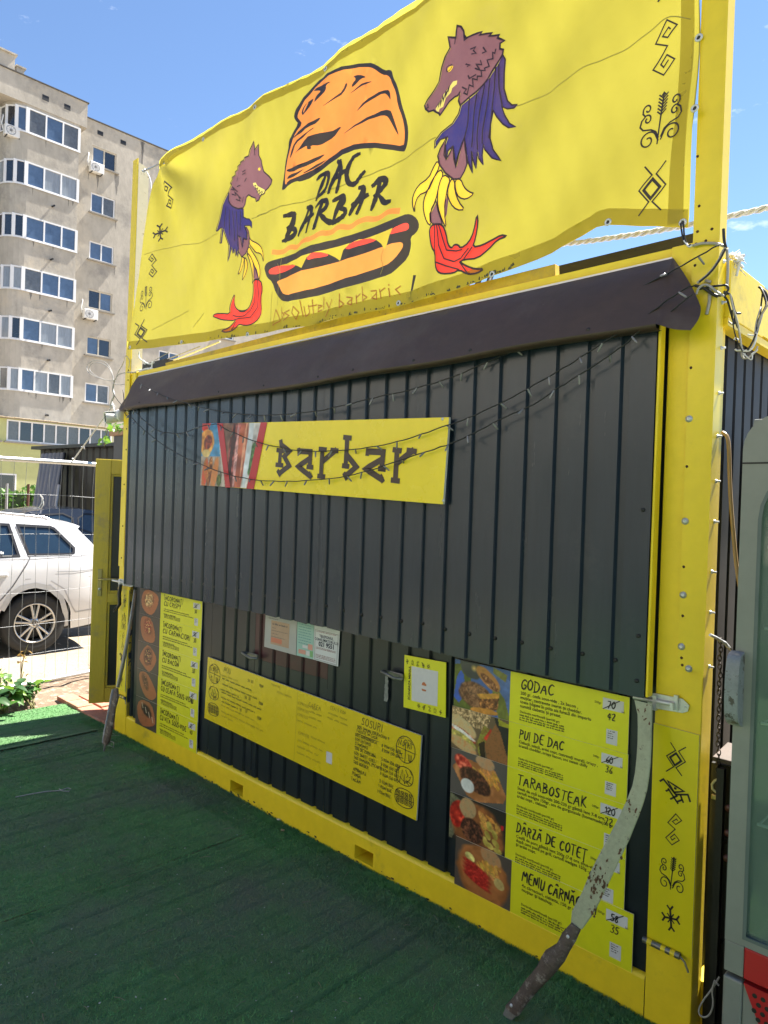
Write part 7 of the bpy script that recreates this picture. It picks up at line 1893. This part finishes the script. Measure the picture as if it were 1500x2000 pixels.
# stains that run down from sills and outlets
b = MB()
def streak(x, y, z, w, h):
    n = 7; P_ = [(x, y-w/2, z), (x, y+w/2, z)]
    for k in range(1, n): q = k/n; P_.append((x, y+w/2*(1-q**1.5)*rng.uniform(.5, 1.1), z-h*q))
    P_.append((x, y, z-h))
    for k in range(n-1, 0, -1): q = k/n; P_.append((x, y-w/2*(1-q**1.5)*rng.uniform(.5, 1.1), z-h*q))
    b.add(P_, [tuple(range(len(P_)))])
for y, z, w, h in ((15.2, 20.72, .22, .95), (16.35, 21.02, .30, 1.25), (14.66, 20.5, .06, .4), (16.38, 15.5, .12, .5), (16.36, 18.25, .1, .5), (17.9, 23.6, .3, 1.2)): streak(XB+.004, y, z, w, h)
for k in range(16):
    z0 = rng.choice(BZ)[0]; streak(XA+.004, rng.uniform(11.2, 13.6), z0-.055, rng.uniform(.05, .16), rng.uniform(.15, .5))
b.build('dark_streaks', M('streak', (.20, .19, .172), .95, var=.3, vs=3), AB, kind='stuff')
# air conditioners hung on the facade
def ac(label, x, y, z):
    t = thing('air_conditioner', label, 'air conditioner', (x, y, z), 'air conditioners on the facade')
    b = MB(); b.box((x+.06, y-.40, z), (x+.36, y+.40, z+.56), bev=.02); b.build('casing', m_white, t)
    b = MB(); c = Vector((x+.362, y-.10, z+.28)); b.lathe(c, (1, 0, 0), [(0, .25), (.012, .24), (.012, .21), (.0, .2)], 24); 
    for k in range(4): b.tube([c+Vector((.012, .21*math.cos(a), .21*math.sin(a))) for a in (PI*k/4, PI*k/4+PI)], .008, 4)
    b.build('fan_grille', M('grille_grey', (.35, .36, .37), .5), t)
    b = MB(); b.lathe(c+Vector((-.004, 0, 0)), (1, 0, 0), [(0, .21), (.003, 0)], 24); b.build('fan', M('fan_dark', (.05, .05, .055), .5), t)
    b = MB()
    for dy in (-.3, .3): b.box((x, y+dy-.02, z-.05), (x+.38, y+dy+.02, z-.002))
    b.build('bracket', m_trim, t)
    b = MB(); b.tube([(x+.1, y-.42, z+.3), (x+.12, y-.5, z+.6), (x+.08, y-.42, z+1.0), (x+.0, y-.4, z+1.1)], .03, 6); b.build('pipe', m_white, t)
ac('air conditioner under the top floor window, dark stains below it', XB+.01, 15.02, 20.58)
ac('air conditioner under the fourth window down on the flat wall', XB+.01, 14.92, 12.05)
ac('air conditioner on the left of the top glazed balcony', XA-.45, 10.25, 20.55)

# ================================================================== service cabinet behind the left post
t = thing('cabinet', 'dark box with a brown weathered lid behind the left corner post', 'cabinet', onY(232, 905, 1.9))
p, q = onY(221, 905, 1.9), onY(262, 848, 1.9)
b = MB(); b.box((p.x, 1.9, .0), (q.x, 2.3, q.z)); b.build('body', M('cabinet_dark', (.04, .042, .05), .5, var=.2), t)
b = MB(); b.box((p.x-.06, 1.86, q.z+.002), (q.x, 2.34, q.z+.09)); b.build('lid', M('brown_lid', (.26, .16, .09), .8, var=.3, vs=10), t)

# ================================================================== unseen terrace roof, set behind the viewer to shade the carpet and kiosk foot
t = thing('unseen_canopy', 'unseen low tarpaulin canopy on dark posts, set there to shade the kiosk foot', 'canopy', (3, -6, 0))
b = MB(); n = 20
vs = [(2.3+9*i/n, -3.5-5.0*j/8, 2.72+.25*math.sin(PI*j/8)+.04*math.sin(i*2.1)*math.sin(PI*j/8)) for j in range(9) for i in range(n+1)]
b.add(vs, [(j*(n+1)+i, j*(n+1)+i+1, (j+1)*(n+1)+i+1, (j+1)*(n+1)+i) for j in range(8) for i in range(n)], smooth=True); b.build('cloth', M('canopy_cloth', (.10, .085, .075), .8, var=.2), t)
for x in (2.4, 6.8, 11.2):
    for y in (-3.55, -8.45):
        b = MB(); b.box((x-.05, y-.05, -.03), (x+.05, y+.05, 2.72)); b.build('post', m_trim, t)

def tree(x, y, h, seed, lab):
    R = np.random.default_rng(seed)
    t = thing('tree', lab, 'tree', (x, y, -.03), 'trees beyond the terrace')
    b = MB(); b.tube([(x, y, -.03), (x+.1, y, h*.3), (x, y+.1, h*.6)], [.2, .14, .08], 8); b.build('trunk', M('bark', (.09, .07, .05), .9), t)
    n = 2600; d = R.normal(0, 1, (n, 3)); d /= np.linalg.norm(d, axis=1)[:, None]
    P = d*(R.uniform(.3, 1, n)**.5)[:, None]*np.array([h*.42, h*.42, h*.38])*(1+.25*np.sin(5*d[:, :1]+4*d[:, 2:]))+np.array([x, y, h*.64])
    s = R.uniform(.10, .22, n); a = R.normal(0, 1, (n, 3)); a /= np.linalg.norm(a, axis=1)[:, None]; c = np.cross(a, R.normal(0, 1, (n, 3))); c /= np.linalg.norm(c, axis=1)[:, None]
    V = np.stack([P-a*s[:, None], P+c*s[:, None]*.6, P+a*s[:, None], P-c*s[:, None]*.6], 1)
    me = bpy.data.meshes.new('crown'); me.from_pydata(V.reshape(-1, 3).tolist(), [], np.arange(4*n).reshape(-1, 4).tolist())
    mo('crown', me, M('tree_leaf', (.05, .10, .02), .5, var=.35, vs=2, trans=.35), t, kind='stuff')
for i, (x, y, h, lab) in enumerate(((-16, -21, 5.0, 'second leafy tree from the far end of the row before the cream block'), (-9, -22, 4.6, 'lowest crowned leafy tree of the row before the cream block'), (-2, -22, 5.2, 'leafy tree in the middle of the row before the cream block'), (4, -21, 5, 'leafy tree just behind the terrace canopy'), (11, -22, 5.5, 'tallest leafy tree of the row before the cream block'), (17, -20, 5, 'leafy tree at the fridge end of the row'), (-22, -20, 5, 'leafy tree at the far end of the row beyond the parked cars'))): tree(x, y, h, 20+i, lab)

# unseen block added across the terrace to throw warm sunlight back on the kiosk
def added_bounce_block():
    t = thing('apartment_block', 'unseen cream apartment block with plain windows, added across the terrace to bounce sunlight', 'apartment building', (-3, -28, 0))
    wins = [(-34+3.1*i, 1.2+2.8*j) for i in range(20) for j in range(6)]
    loops = [[(-36, -.1), (30, -.1), (30, 18), (-36, 18)]]+[[(x, z), (x+1.5, z), (x+1.5, z+1.3), (x, z+1.3)] for x, z in wins]
    v, f = cdt(loops); b = MB(); b.add([(x, -28, z) for x, z in v], f)
    for x, z in wins:
        q = loops[1]; L = [(x, z), (x+1.5, z), (x+1.5, z+1.3), (x, z+1.3)]
        b.add([(px, -28, pz) for px, pz in L]+[(px, -28.15, pz) for px, pz in L], [(i, (i+1) % 4, 4+(i+1) % 4, 4+i) for i in range(4)])
    b.build('wall', M('cream_render', (.62, .56, .46), .9, var=.08, vs=.4), t)
    b = MB(); b.box((-36, -40, -.1), (30, -28.3, 17.9)); b.build('core', m_rend, t)
    wb = MB(); wb.box((0, 0, 0), (1.5, .05, .07)); wb.box((0, 0, 1.23), (1.5, .05, 1.3)); wb.box((0, 0, .071), (.07, .05, 1.229)); wb.box((1.43, 0, .071), (1.5, .05, 1.229)); wb.box((.72, 0, .071), (.78, .05, 1.229)); wm = wb.mesh('window'); wm.materials.append(m_frame)
    gb_ = MB(); gb_.quad((.02, .02, .02), (1.48, .02, .02), (1.48, .02, 1.28), (.02, .02, 1.28)); gm = gb_.mesh('pane'); gm.materials.append(GLS[0])
    for x, z in wins:
        w = inst('window', wm, t, (x, -28.14, z)); g = bpy.data.objects.new('pane', gm); COL.objects.link(g); g.parent = w
    b = MB(); b.box((-36.2, -40, 18.0), (30.2, -27.8, 18.25)); b.build('roof_edge', m_trim, t)
added_bounce_block()
